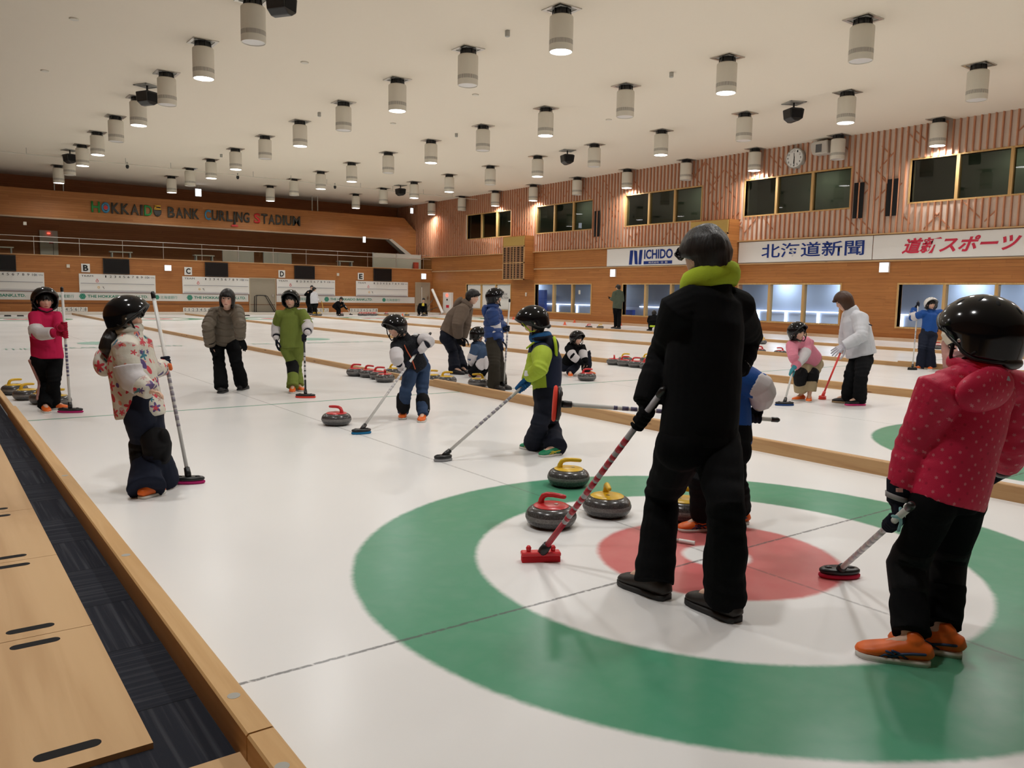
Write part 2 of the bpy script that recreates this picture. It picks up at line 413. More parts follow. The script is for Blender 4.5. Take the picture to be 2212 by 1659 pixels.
for k, yy in enumerate((36, 30.5, 22.5, 16.2, 9.3)):
    l = bpy.data.lights.new('room_fill', 'AREA'); l.energy = 9; l.size = .6; l.color = (.95, 1., .9); lo = bpy.data.objects.new('room_fill', l); lo.location = (25.2, yy, 6.45); C.objects.link(lo)  # unseen fill lights, added to brighten the upper rooms behind the glass
def strip(y0, y1, n_, vert):
    e = empty('light_strip', (25.9, (y0 + y1) / 2, .85), f'white glowing light strip in the corridor behind the {n_} lower window', 'light')
    for ch, m in (('tube', MB().box(-.02, .03, y0 - (y0 + y1) / 2, y1 - (y0 + y1) / 2, -.035, .01)),): m.build(ch, TUBE_ON, e)
    for v in vert: MB().box(-.02, .03, v - (y0 + y1) / 2 - .05, v - (y0 + y1) / 2 + .05, -.47, -.05).build('upright_tube', TUBE_ON, e)
strip(29.2, 33.9, 'second', (32.77, 31.1)); strip(22.5, 26.3, 'third', ()); strip(14.8, 19.9, 'fourth', (19.2, 17.8, 16.3)); strip(6, 13.2, 'fifth', (12.86, 11.0, 9.0))
for k, (yy, nm) in enumerate(((35.0, 'second'), (28.6, 'second'), (22., 'third'), (17.9, 'fourth'), (15.2, 'fourth'), (10.5, 'fifth'), (8.1, 'fifth'))):
    l = bpy.data.lights.new('corridor_lamp', 'AREA'); l.energy = 60; l.size = .5; l.color = (.80, .88, 1.); lo = bpy.data.objects.new('corridor_lamp', l); lo.location = (25.4, yy, 2.2); C.objects.link(lo)
def glass_mat(name, tint, refl, rough=.0):
    m = bpy.data.materials.new(name); m.use_nodes = True; nt = m.node_tree; nt.nodes.clear()
    o = nt.nodes.new('ShaderNodeOutputMaterial'); mx = nt.nodes.new('ShaderNodeMixShader'); t = nt.nodes.new('ShaderNodeBsdfTransparent'); g = nt.nodes.new('ShaderNodeBsdfGlossy'); lw = nt.nodes.new('ShaderNodeFresnel')
    t.inputs[0].default_value = (*tint, 1); g.inputs['Roughness'].default_value = rough; lw.inputs[0].default_value = 1.45
    mm = nt.nodes.new('ShaderNodeMath'); mm.operation = 'MULTIPLY'; nt.links.new(lw.outputs[0], mm.inputs[0]); ge = nt.nodes.new('ShaderNodeNewGeometry'); m2 = nt.nodes.new('ShaderNodeMath'); m2.operation = 'MULTIPLY_ADD'; m2.inputs[1].default_value = -refl; m2.inputs[2].default_value = refl
    nt.links.new(ge.outputs['Backfacing'], m2.inputs[0]); nt.links.new(m2.outputs[0], mm.inputs[1])
    nt.links.new(mm.outputs[0], mx.inputs[0]); nt.links.new(t.outputs[0], mx.inputs[1]); nt.links.new(g.outputs[0], mx.inputs[2]); nt.links.new(mx.outputs[0], o.inputs[0]); return m
GLASS_U = glass_mat('upper_glass', (.62, .66, .58), 1.6, .01); GLASS_L = glass_mat('lower_glass', (.86, .90, .93), 1.0, .02); GLASS_B = glass_mat('balustrade_glass', (.88, .9, .87), 1.2, .02)
def window(idx, a, b, muls, zr, glass, panes=True, fill=None):
    e = empty(f'window_{idx}', (XW, (a + b) / 2, zr[0])); struct(e); cy = (a + b) / 2; z0, z1 = 0, zr[1] - zr[0]; t = .055
    m = MB(); m.box(-.03, .2, a - cy - t, b - cy + t, -t, 0); m.box(-.03, .2, a - cy - t, b - cy + t, z1, z1 + t)
    m.box(-.03, .2, a - cy - t, a - cy, 0, z1); m.box(-.03, .2, b - cy, b - cy + t, 0, z1); m.build('window_frame', FRAME, e)
    for q in muls: MB().box(-.02, .16, q - cy - .05, q - cy + .05, 0, z1).build('mullion', FRAME, e)
    ys = sorted([a, *muls, b])
    for i in range(len(ys) - 1):
        MB().box(.06, .068, ys[i] - cy + .02, ys[i + 1] - cy - .02, .01, z1 - .01).build('pane', fill or glass, e)
    return e
for i, (a, b, mu) in enumerate(UWN): window(i + 1, a, b, mu, UZ, GLASS_U)
for i, (a, b, mu) in enumerate(LWN): window(i + 6, a, b, mu, LZ, GLASS_L, fill=(BOARD if i == 0 else None))
# lettering on the white window panels of the first lower window
fit_text('panel_lettering', 'BOX', INK, frame((XW - .01, 34.6, 1.28), (0, -1, 0), (0, 0, 1)), .45, .12)
fit_text('panel_lettering', 'ACTION', INK, frame((XW - .01, 34.75, 1.07), (0, -1, 0), (0, 0, 1)), .7, .12)
for o in [o for o in C.objects if o.name.startswith('panel_lettering')]: o.parent = bpy.data.objects['window_6']; o.matrix_parent_inverse = Matrix.Translation(-Vector(bpy.data.objects['window_6'].location))
# blue door-like panels and corridor things
tag(MB().box(25.6, 25.8, 33.6, 34.6, 0, 1.62).build('blue_partition', plain('blue_panel', (.03, .09, .36), .6)), 'tall blue panel behind the second lower window', 'panel')
tag(MB().box(25.6, 25.8, 26.5, 27.1, .0, .66).build('blue_bin', plain('blue_bin', (.03, .10, .45), .6)), 'small blue box behind the third lower window', 'box')
# slot vents in the slatted wall
for (ya, lab) in ((13.3, 'pair of dark slot vents right of the clock window, left pair'), (12.1, 'pair of dark slot vents between the two nearest upper windows, right pair'), (26.75, 'pair of dark slot vents in the middle of the slatted wall')):
    e = empty('slot_vent', (XW - .13, ya, 4.17), lab, 'vent')
    for d in (-.11, .11): MB().box(-.002, .01, d - .075, d + .075, 0, 1.22).build('slot', MATTE, e)
    MB().box(-.008, .02, -.02, .02, 0, 1.22).build('slot_bar', SLAT, e)
# two wooden vent boxes on the right wall
for (y0, y1, lab, zt) in ((31.75, 33.7, 'wooden air vent box on the far right wall with full grille', 4.45), (18.4, 20.38, 'wooden air vent box behind the man in black, top visible', 4.45)):
    e = empty('vent_box', (22.7, y0, 2.12), lab, 'vent box'); h = zt - 2.12; w_ = y1 - y0; zg = 1.74
    MB().box(.04, .7, 0, w_, 0, h).build('casing', WOOD_R, e)
    MB().box(.0, .04, 0.03, w_ - .03, zg + .07, h - .03).build('top_panel', plain('mustard_panel', (.50, .33, .09), .6), e)
    for yy in (0, w_ / 2 - .03, w_ - .06): MB().box(-.01, .04, yy, yy + .06, 0, zg + .05).build('grille_frame', PINE_Y, e)
    for zz in (0, zg * .5, zg): MB().box(-.01, .04, 0, w_, zz, zz + .06).build('grille_frame', PINE_Y, e)
    MB().box(.03, .045, .02, w_ - .02, .02, zg).build('grille_back', MATTE, e)
    g = MB(); z_ = .12
    while z_ < zg - .04: g.box(.0, .035, .05, w_ - .05, z_, z_ + .035); z_ += .095
    for fy in (.18, .36, .64, .82): g.box(-.004, .02, w_ * fy - .07, w_ * fy + .07, .08, zg)
    g.build('louvre', plain('louvre_brown', (.30, .15, .07), .6), e)
# ---- doors in the far wall
def door(idx, x0, x1, z1, leaf):
    e = empty(f'door_{idx}', ((x0 + x1) / 2, YB, .1)); struct(e); w_ = (x1 - x0) / 2
    MB().box(-w_, w_, -.02, .01, 0, z1 - .1).build('door_leaf', leaf, e)
    m = MB(); m.box(-w_ - .06, -w_, -.05, .02, 0, z1 - .04); m.box(w_, w_ + .06, -.05, .02, 0, z1 - .04); m.box(-w_, w_, -.05, .02, z1 - .1, z1 - .04); m.build('door_frame', plain('door_frame', (.42, .36, .26), .6), e)
    MB().box(w_ - .16, w_ - .08, -.06, -.02, .85, 1.0).build('door_handle', STEEL, e); return e
door(1, 11.66, 13.06, 1.95, plain('door_grey', (.34, .30, .23), .6)); door(2, 22.2, 23.15, 1.94, plain('door_beige', (.40, .34, .26), .6))
STONES = [
 (-2.338, 8.794, 'y', 200, 'yellow-topped stone farthest left, behind another by the curb board', 'stones by the near curb'),
 (-2.265, 8.2, 'y', 200, 'yellow-topped stone beside the curb board left of the girl in red', 'stones by the near curb'),
 (-2.146, 7.748, 'y', 200, 'stone half hidden behind the right leg of the girl in red', 'stones by the near curb'),
 (-2.047, 7.469, 'y', 200, 'stone half hidden behind the left leg of the girl in red', 'stones by the near curb'),
 (0.048, 4.767, 'r', 300, 'lone red-topped stone in front of the sweeping boy', None),
 (2.252, 8.993, 'r', 145, 'leftmost red-topped stone of the cluster behind the sweeping boy', 'stones behind the sweeping boy'),
 (2.343, 8.711, 'r', 120, 'second red-topped stone from the left in the cluster behind the sweeping boy', 'stones behind the sweeping boy'),
 (2.358, 8.399, 'r', 150, 'third red-topped stone from the left in the cluster behind the sweeping boy', 'stones behind the sweeping boy'),
 (2.254, 8.011, 'r', 60, 'nearest red-topped stone of the cluster behind the sweeping boy', 'stones behind the sweeping boy'),
 (2.804, 8.749, 'y', 145, 'yellow-topped stone half hidden behind the glove of the sweeping boy', 'stones behind the sweeping boy'),
 (2.816, 7.606, 'y', 145, 'yellow-topped stone half hidden behind the hip of the sweeping boy', 'stones along the nearest divider'),
 (2.893, 7.317, 'y', 145, 'yellow-topped stone beside the step in the nearest divider rail', 'stones along the nearest divider'),
 (3.13, 6.851, 'y', 330, 'yellow-topped stone under the hand of the crouching child in blue', None),
 (0.353, 1.587, 'y', 145, 'yellow-topped stone on the far edge of the green ring', 'stones in the near house'),
 (-0.37, 0.887, 'r', 120, 'red-topped stone in the white ring behind the red broom', 'stones in the near house'),
 (0.058, 0.881, 'y', 55, 'yellow-topped stone in the white ring right of the red broom handle', 'stones in the near house'),
 (0.391, 0.568, 'y', 330, 'yellow-topped stone half hidden behind the leg of the man in black', 'stones in the near house'),
 (5.114, 6.771, 'r', 150, 'red-topped stone under the hand of the crouching child in black', None),
 (8.075, 8.965, 'y', 145, 'left yellow-topped stone at the back of the cluster past the second rail', 'stones past the second rail'),
 (8.457, 8.735, 'y', 145, 'right yellow-topped stone at the back of the cluster past the second rail', 'stones past the second rail'),
 (7.542, 8.726, 'r', 230, 'leftmost red-topped stone of the cluster left of the man in black', 'stones past the second rail'),
 (7.542, 8.431, 'r', 145, 'second red-topped stone of the cluster left of the man in black', 'stones past the second rail'),
 (7.542, 8.137, 'r', 145, 'third red-topped stone of the cluster left of the man in black', 'stones past the second rail'),
 (7.542, 7.843, 'r', 145, 'red-topped stone of the cluster touching the sleeve of the man in black', 'stones past the second rail'),
 (13.052, 9.474, 'r', 330, 'red-topped stone just right of the shoulder of the man in black', 'stones left of the pink girl'),
 (13.089, 8.932, 'r', 330, 'red-topped stone left of the girl in pink', 'stones left of the pink girl'),
 (16.697, 12.125, 'y', 145, 'yellow-topped stone behind the two red ones left of the girl in pink', 'stones left of the pink girl'),
 (18.689, 21.978, 'r', 145, 'far red-topped stone left of the man in green at the right wall', 'far stones on the last sheet'),
 (19.038, 21.681, 'y', 145, 'far yellow-topped stone left of the man in green at the right wall', 'far stones on the last sheet'),
 (19.916, 8.617, 'r', 145, 'far stone behind the child in the white helmet', 'far stones on the last sheet'),
 (15.608, 39.086, 'r', 145, 'stone in front of the far sweeper in black', None),
 (20.808, 38.901, 'y', 145, 'stone under the far crouching person by the beige door', None),
 (18.535, 39.354, 'r', 145, 'lone far red-topped stone right of the red row below scoreboard E', None),
 (19.15, 38.027, 'y', 145, 'lone far yellow-topped stone left of the beige door', None),
 (16.754, 39.087, 'r', 145, 'leftmost of the row of far red-topped stones below scoreboard E', 'far red row below scoreboard E'),
 (16.987, 39.275, 'r', 145, 'second of the row of far red-topped stones below scoreboard E', 'far red row below scoreboard E'),
 (16.942, 38.859, 'r', 145, 'third of the row of far red-topped stones below scoreboard E', 'far red row below scoreboard E'),
 (17.279, 39.238, 'r', 145, 'fourth of the row of far red-topped stones below scoreboard E', 'far red row below scoreboard E'),
 (17.515, 39.427, 'r', 145, 'fifth of the row of far red-topped stones below scoreboard E', 'far red row below scoreboard E'),
 (17.438, 38.925, 'r', 145, 'sixth of the row of far red-topped stones below scoreboard E', 'far red row below scoreboard E'),
 (17.674, 39.101, 'r', 145, 'seventh of the row of far red-topped stones below scoreboard E', 'far red row below scoreboard E'),
 (17.802, 39.368, 'r', 145, 'rightmost of the row of far red-topped stones below scoreboard E', 'far red row below scoreboard E'),
 (13.974, 38.919, 'y', 145, 'left yellow-topped stone at the feet of the far pair', 'far yellow stones below scoreboard D'),
 (14.198, 39.112, 'y', 145, 'middle yellow-topped stone at the feet of the far pair', 'far yellow stones below scoreboard D'),
 (14.175, 38.705, 'y', 145, 'right yellow-topped stone at the feet of the far pair', 'far yellow stones below scoreboard D')]
# ================================================================ FIXTURES
def lamp_proto(lit):
    e = empty('downlight', (0, 0, ZC))
    m = MB(); s = .29
    m.box(-s, s, -s, -s + .07, -.02, -.001); m.box(-s, s, s - .07, s, -.02, -.001); m.box(-s, -s + .07, -s + .07, s - .07, -.02, -.001); m.box(s - .07, s, -s + .07, s - .07, -.02, -.001)
    m.build('ceiling_plate', STEEL, e)
    MB().box(-s + .07, s - .07, -s + .07, s - .07, -.008, -.002).build('plate_recess', GREY, e)
    m = MB(); m.lathe([(0, -.16), (.165, -.16), (.165, -.01), (0, -.01)], 24)
    for k in range(8):
        a = k * PI / 4; m.tube([(.175 * math.cos(a), .175 * math.sin(a), -.01), (.19 * math.cos(a), .19 * math.sin(a), -.17)], .012, 6)
    m.build('neck', BLACK, e)
    z0, z1 = -.835, -.14
    b = MB(); b.lathe([(.0, z1), (.215, z1), (.238, z1 - .02), (.242, z1 - .05), (.242, z0 + .01), (.236, z0), (.222, z0), (.222, z0 + .03)], 40)
    smooth_by_angle(b.build('housing', HOUSING, e))
    lens = MB(); lens.lathe([(0, z0 + .014), (.221, z0 + .014)], 40)
    lens.build('lens', LENS_ON if lit else LENS_OFF, e)
    if lit:
        l = bpy.data.lights.new('lamp_light', 'AREA'); l.shape = 'DISK'; l.size = .42; l.energy = LAMP_W; l.color = LAMP_C; l.spread = R(156)
        lo = bpy.data.objects.new('lamp_light', l); lo.location = (0, 0, z0 + .008); C.objects.link(lo); lo.parent = e
    return e
def housing_mat():
    m = MAT('lamp_housing', .5, .4); x, y, z = m.xyz(m.coord())
    th = y.at2(x) * (60 / (2 * PI)); slot = (th.mod(1.0) - .5).abs().lt(.26) * (z + .66).abs().lt(.045)
    m.color(m.mix(slot * .85, (.70, .655, .56), (.12, .11, .10))); return m.m
HOUSING = housing_mat()
LX = [2.43, 7.53, 12.68, 17.8, 22.95]
LY = [-3.3, .15, 3.62, 7.1, 10.55, 14.0, 17.5, 20.95, 24.45, 27.9, 31.4, 34.85, 38.3, 41.8]
LIT = [0, 1, 1, 0, 1, 0, 1, 0, 1, 0, 1, 1, 0, 1]
ORD = ['nearest', 'second', 'third', 'fourth', 'fifth', 'sixth', 'seventh', 'eighth', 'ninth', 'tenth', 'eleventh']
ROWN = ['leftmost ceiling row', 'second ceiling row from the left', 'middle ceiling row', 'fourth ceiling row from the left', 'ceiling row along the slatted wall']
FIRST = [14.0, 10.5, 7.0, 7.0, 7.0]
protos = {}
for ci, x in [(-1, -2.7)] + list(enumerate(LX)):
    k = 0
    for y, lit in zip(LY, LIT):
        seen = ci >= 0 and y >= FIRST[ci] - .3 and not (ci == 4 and y < 8)
        if ci < 0 and y > 33: continue
        if not lit and not seen: continue
        if lit not in protos: o = protos[lit] = lamp_proto(lit)
        else: o = copy_tree(protos[lit])
        o.location = (x, y, ZC)
        if seen:
            tag(o, f"{'lit' if lit else 'unlit'} white cylinder downlight, {ORD[k]} in the {ROWN[ci]}", 'ceiling light', 'ceiling downlights'); k += 1
        else: tag(o, 'lit white cylinder downlight on the ceiling beyond the frame', 'ceiling light', 'ceiling downlights beyond the frame')
# black ceiling speakers
def speaker(x, y, rz, label):
    e = empty('ceiling_speaker', (x, y, ZC), label, 'speaker', 'ceiling speakers', rz)
    m = MB(); s = .26; m.box(-s, s, -s, -s + .06, -.02, -.001); m.box(-s, s, s - .06, s, -.02, -.001); m.box(-s, -s + .06, -s, s, -.02, -.001); m.box(s - .06, s, -s, s, -.02, -.001); m.box(-s, s, -s, s, -.006, -.001); m.build('ceiling_plate', GREY, e)
    MB().tube([(0, 0, 0), (0, 0, -.16), (0, .05, -.22)], .028, 10).build('stem', BLACK, e)
    b = MB(); b.prism([(-.24, -.20), (-.20, -.46), (-.06, -.55), (.06, -.55), (.20, -.46), (.24, -.20), (.16, -.17), (-.16, -.17)], 1, -.2, .2)
    o = b.build('cabinet', BLACK, e); bv = o.modifiers.new('bevel', 'BEVEL'); bv.width = .02; bv.segments = 2
    MB().box(-.17, .17, -.208, -.198, -.45, -.22).build('grille', MATTE, e)
for a in ((2.33, 22.75, .5, 'black speaker hanging between lamps of the leftmost ceiling row'), (17.76, 12.22, -.4, 'large black speaker hanging left of the wall clock'),
          (17.85, 22.6, -.3, 'black speaker hanging above the third upper window, mid ceiling'), (17.95, 36.6, 0, 'far black speaker hanging near the corner of the far wall'),
          (2.23, 36.6, .3, 'far black speaker half hidden behind the leftmost row of lamps'), (2.62, 12.95, .6, 'black speaker cut by the top edge of the frame')): speaker(*a)
for i, (x, y, n_) in enumerate(((7.46, 12.32, 'nearest, left of the lamp at the top centre'), (7.51, 22.75, 'above the second row of lamps'), (12.68, 22.66, 'in the middle of the ceiling'), (12.63, 12.29, 'between the two upper right lamps'), (7.48, 33.15, 'far on the left ceiling'))):
    MB_ = MB(); MB_.lathe([(0, -.13), (.045, -.13), (.055, -.12), (.055, -.005), (0, -.005)], 16, (x, y, ZC)); tag(smooth_by_angle(MB_.build('ceiling_sensor', GREY)), 'small grey sensor on the ceiling, ' + n_, 'sensor', 'ceiling sensors')
for i, (x, y, n_) in enumerate(((-.2, 22.83, 'at the upper left'), (4.93, 17.55, 'left of the second row'), (10.06, 17.49, 'near the top centre'), (15.22, 17.4, 'left of the large black speaker'), (10.11, 22.62, 'between the second and middle rows'), (-.22, 17.62, 'in the top left corner'))):
    MB_ = MB(); MB_.lathe([(0, -.03), (.09, -.028), (.10, -.012), (.10, -.002), (0, -.002)], 20, (x, y, ZC)); tag(smooth_by_angle(MB_.build('smoke_detector', BODYC)), 'flat pale detector disc on the ceiling ' + n_, 'detector', 'ceiling discs')
# conduit across the ceiling
e = empty('ceiling_conduit', (8, 37.2, ZC), 'thin pale pipe hung across the far ceiling on short droppers', 'pipe')
MB().tube([(-14, 0, -.26), (15.3, 0, -.26)], .018, 8).build('pipe', BODYC, e)
for x in np.arange(-13, 15, 1.9): MB().tube([(x, 0, -.26), (x, 0, -.002)], .010, 6).build('dropper', GREY, e)
for i, (x, y, n_) in enumerate(((4.8, 38.4, 'left'), (9.8, 38.3, 'centre'), (14.94, 38.3, 'right'))):
    e = empty('ceiling_camera', (x, y, ZC), f'small dark camera under the far ceiling, {n_} one', 'camera', 'far ceiling cameras')
    MB().tube([(0, 0, -.001), (0, 0, -.14)], .03, 8).build('stem', GREY, e); MB().lathe([(0, -.30), (.05, -.28), (.075, -.2), (.06, -.13), (0, -.12)], 14).build('dome', BLACK, e)
# lit signs
for (x, y, z, ax, sz, n_) in ((9.52, 44.3, 6.62, 0, (.34, .42), 'hanging below the ceiling above the word BANK'), (19.54, 44.3, 4.60, 0, (.2, .38), 'under the right end of the fascia beam'), (22.87, 44.2, 6.62, 0, (.22, .36), 'under the ceiling at the far right corner'),
                           (7.36, YB - .05, 2.39, 0, (.34, .30), 'on the far wall right of letter B'), (22.72, YB - .05, 2.38, 0, (.34, .36), 'above the beige door in the far wall'), (XW - .05, 25.6, 2.42, 1, (.34, .36), 'on the right wall below the banner with the big N'),
                           (XW - .05, 12.24, 2.46, 1, (.34, .34), 'on the right wall below the seam of the two banners'), (24.6, 20.9, 5.74, 1, (.36, .34), 'inside the third upper window')):
    e = empty('lit_sign', (x, y, z), 'small white glowing sign ' + n_, 'sign', 'glowing signs'); w_, h = sz[0] / 2, sz[1] / 2
    if ax == 0: MB().box(-w_, w_, -.03, .04, -h, h).build('casing', WHITE, e); MB().box(-w_ + .02, w_ - .02, -.036, -.03, -h + .02, h - .02).build('glowing_face', SIGN_ON, e)
    else: MB().box(-.03, .05, -w_, w_, -h, h).build('casing', WHITE, e); MB().box(-.036, -.03, -w_ + .02, w_ - .02, -h + .02, h - .02).build('glowing_face', SIGN_ON, e)
    if z > 6 or x > 24: MB().tube([(0, 0, h), (0, 0, (ZC if z > 6 else 6.5) - z)], .012, 6).build('hanger', GREY, e)
# clock, wall speaker, small switches
e = empty('wall_clock', (XW - .12, 15.92, 6.53), 'round white clock on the slatted wall, hands near six', 'clock')
def disc_x(rad, x0, x1, n=40): return [(x0, rad * math.cos(a), rad * math.sin(a)) for a in np.linspace(0, 2 * PI, n, False)]
def cyl_x(rad, x0, x1, n=40): m = MB(); m.prism([(rad * math.cos(a), rad * math.sin(a)) for a in np.linspace(0, 2 * PI, n, False)], 0, x0, x1); return m
cyl_x(.37, -.06, .11).build('rim', GREY, e); cyl_x(.335, -.068, -.055).build('dial', BOARD, e)
for h in range(12):
    a = R(90 - 30 * h); M_ = frame((-.07, -.27 * math.cos(a) + .035 * (2 if h in (10, 11, 0) else 1), .27 * math.sin(a) - .035), (0, -1, 0), (0, 0, 1))
    fit_text('numeral', str(h or 12), INK, M_, .10 if h in (10, 11, 0) else .055, .075, e)
m = MB(); m.box(-.075, -.070, -.011, .011, -.29, .06); m.build('minute_hand', INK, e)
m = MB(); m.prism([(-.015, .05), (.015, .05), (.035, -.2), (.01, -.2)], 0, -.079, -.076); m.prism([(-.015, -.04), (.015, -.04), (.03, .2), (.012, .2)], 0, -.079, -.076); m.build('hour_hand', INK, e)
e = empty('wall_speaker', (XW - .12, 14.75, 6.72), 'boxy grey loudspeaker on the slatted wall right of the clock', 'speaker')
m = MB(); m.prism([(-.36, -.22), (.26, -.22), (.36, .1), (.28, .24), (-.32, .24)], 0, -.34, .11); o = m.build('cabinet', plain('speaker_grey', (.55, .51, .45), .6), e); o.modifiers.new('b', 'BEVEL').width = .03
MB().box(-.348, -.338, -.12, .12, -.16, .12).build('grille', DGREY, e); MB().box(0, .1, -.02, .02, .24, .33).build('bracket', GREY, e)
for (x, y, z, ax, n_) in ((2.75, YB - .02, 2.33, 0, 'left of letter B'), (16.9, YB - .02, 2.33, 0, 'left of letter E'), (1.2, 44.37, 4.4, 0, 'at the left under the fascia'), (XW - .02, 28.0 + .0, 1.5, 1, 'right of the second lower window'), (XW - .02, 32.4, 1.35, 1, 'left of the second lower window')):
    tag(MB().box(x - .07, x + .07, y - .03, y + .01, z - .08, z + .08).build('wall_switch', BODYC) if ax == 0 else MB().box(x - .03, x + .01, y - .05, y + .05, z - .1, z + .1).build('wall_switch', BODYC), 'small pale box on the wooden wall ' + n_, 'switch box', 'small wall boxes')
# fire cabinets
e = empty('fire_cabinet', (XW - .14, 40.35, .09), 'white fire cabinet with a red lamp leaning side of the far right corner', 'cabinet')
MB().box(0, .13, -.5, .5, 0, 1.3).build('cabinet_body', BOARD, e); cyl_x(.09, -.05, .0).build('red_lamp', LED_RED, e).location = (0, -.0, 1.12)
cyl_x(.06, -.02, .0).build('bell', INK, e).location = (0, 0, .85); MB().box(-.006, 0, -.22, .12, .35, .52).build('red_label', REDINK, e)
e = empty('fire_cabinet', (2.5, 46.9, 2.82), 'tall white fire cabinet with an orange lamp on the gallery', 'cabinet')
MB().box(-.42, .42, 0, .18, 0, 1.45).build('cabinet_body', plain('cabinet_grey', (.62, .60, .52), .6), e); MB().lathe([(0, -.03), (.07, -.02), (.07, .02), (0, .03)], 14, (0, -.03, 1.3)).build('lamp', LED_RED, e)
MB().lathe([(0, -.03), (.06, -.02), (.06, .02), (0, .03)], 14, (.02, -.03, 1.12)).build('bell', INK, e); MB().box(.18, .2, -.01, 0, 0, .8).build('door_gap', INK, e); MB().box(.0, .2, -.01, 0, .78, .84).build('red_label', REDINK, e)
# gallery balustrade and furniture
e = empty('glass_balustrade', (0, YB + .12, 2.84), 'long glass balustrade with two thin metal rails on the gallery edge', 'railing')
for z, r in ((.62, .022), (.86, .016)): MB().tube([(-9, 0, z), (23.3, 0, z)], r, 8).build('rail', STEEL, e)
for x in np.arange(-8.4, 23.3, 1.95):
    MB().box(x - .012, x + .012, -.012, .012, 0, .86).build('post', STEEL, e); MB().box(x + .03, x + 1.92, -.005, .005, .02, .6).build('glass_panel', GLASS_B, e)
PART = plain('partition_grey', (.46, .43, .36), .7)
for (x0, x1, y, z1, n_) in ((11.1, 12.9, 45.4, .78, 'left one, above door frame of the grey door'), (13.5, 15.2, 45.4, .75, 'middle one, above scoreboard D'), (19.8, 23.2, 43.6, .96, 'widest, at the right end')):
    e = empty('grey_partition', ((x0 + x1) / 2, y, 2.82), f'low grey partition on the gallery behind the glass, {n_}', 'partition'); w_ = (x1 - x0) / 2
    k = 2
    for i in range(k): MB().box(-w_ + i * 2 * w_ / k + .01, -w_ + (i + 1) * 2 * w_ / k - .01, -.04, .04, .03, z1).build('panel', PART, e)
    for i in range(k + 1): MB().box(-w_ + i * 2 * w_ / k - .015, -w_ + i * 2 * w_ / k + .015, -.05, .05, 0, z1 + .02).build('post', GREY, e)
for (x, w_, n_) in ((.2, .5, 'left of the fire cabinet'), (5.6, .55, 'above letter B'), (9.9, .55, 'above letter C'), (18.5, .5, 'above letter E')):
    e = empty('bench', (x, 44.9, 2.82), f'low pale bench on the gallery {n_}', 'bench'); MB().box(-w_, w_, -.2, .2, .36, .42).build('seat', PART, e)
    for sx in (-1, 1): MB().box(sx * w_ * .8 - .03, sx * w_ * .8 + .03, -.18, .18, 0, .36).build('leg', GREY, e)
tag(MB().box(22.6, 22.9, 43.3, 43.5, 2.84, 3.28).build('red_box', plain('red_box', (.5, .06, .03), .6)), 'small red box behind the glass at the right end of the gallery', 'box')

# ---------------------------------------------------------------- big wall letters
LET = [('HOKKAIDO', 4.15, 7.62), ('BANK', 7.87, 9.58), ('CURLING', 9.82, 12.38), ('STADIUM', 12.58, 15.42)]
e = empty('wall_lettering', (4, 44.38, 5.0), 'big coloured letters HOKKAIDO BANK CURLING STADIUM on the fascia', 'sign')
dark = plain('letter_dark', (.055, .05, .042), .6, var=0); COL = {'g': plain('letter_green', (.02, .26, .06), .5, var=0), 'b': plain('letter_blue', (.06, .27, .46), .5, var=0), 'r': plain('letter_red', (.62, .03, .03), .5, var=0), 'd': dark, 'y': plain('letter_yellow', (.70, .38, .02), .5, var=0)}
CC = {'HOKKAIDO': 'gbddddgd', 'BANK': 'dddd', 'CURLING': 'bdddddd', 'STADIUM': 'rdddddd'}
for word, x0, x1 in LET:
    wts = [.42 if c == 'I' else 1.25 if c == 'M' else 1. for c in word]; tot = sum(wts); x = x0
    for c, wt, k in zip(word, wts, CC[word]):
        w_ = (x1 - x0) * wt / tot; zb = 5.17 - e.location.z; h = .56
        if c == 'I' and word == 'CURLING': zb -= .14; h = .70
        bw = w_ * (.86 if c != 'I' else .62)
        t = fit_text('letter', c, COL[k], frame((x - 4 + (w_ - bw) / 2, -.012, zb), (1, 0, 0), (0, 0, 1)), bw, h, e, bold=.02)
        so = t.modifiers.new('solid', 'SOLIDIFY'); so.thickness = .05; so.offset = 1
        cx = x - 4 + w_ / 2
        if word == 'HOKKAIDO' and c == 'O' and k == 'b':
            for rr, mm, dz in ((.13, COL['b'], .0), (.105, COL['r'], .004)):
                m = MB(); m.prism([(cx + rr * math.cos(a), zb + h / 2 + rr * math.sin(a)) for a in np.linspace(0, 2 * PI, 24, False)], 1, -.075 - dz, -.01); m.build('bullseye', mm, e)
        if word == 'HOKKAIDO' and c == 'O' and k == 'd':
            m = MB(); m.box(cx - .17, cx + .17, -.08, -.02, zb + .36, zb + .44); m.box(cx - .15, cx + .16, -.08, -.02, zb + .52, zb + .60); m.box(cx - .15, cx - .06, -.08, -.02, zb + .42, zb + .56); m.build('stone_handle', COL['y'], e)
            m = MB(); m.box(cx - .15, cx + .15, -.07, -.02, zb + .12, zb + .32); m.build('stone_band', dark, e)
        if word == 'CURLING' and c == 'I':
            m = MB(); m.prism([(cx - .2, zb - .13), (cx + .2, zb - .13), (cx + .16, zb - .03), (cx - .16, zb - .03)], 1, -.06, -.0); m.build('broom_head', COL['r'], e)
        x += w_
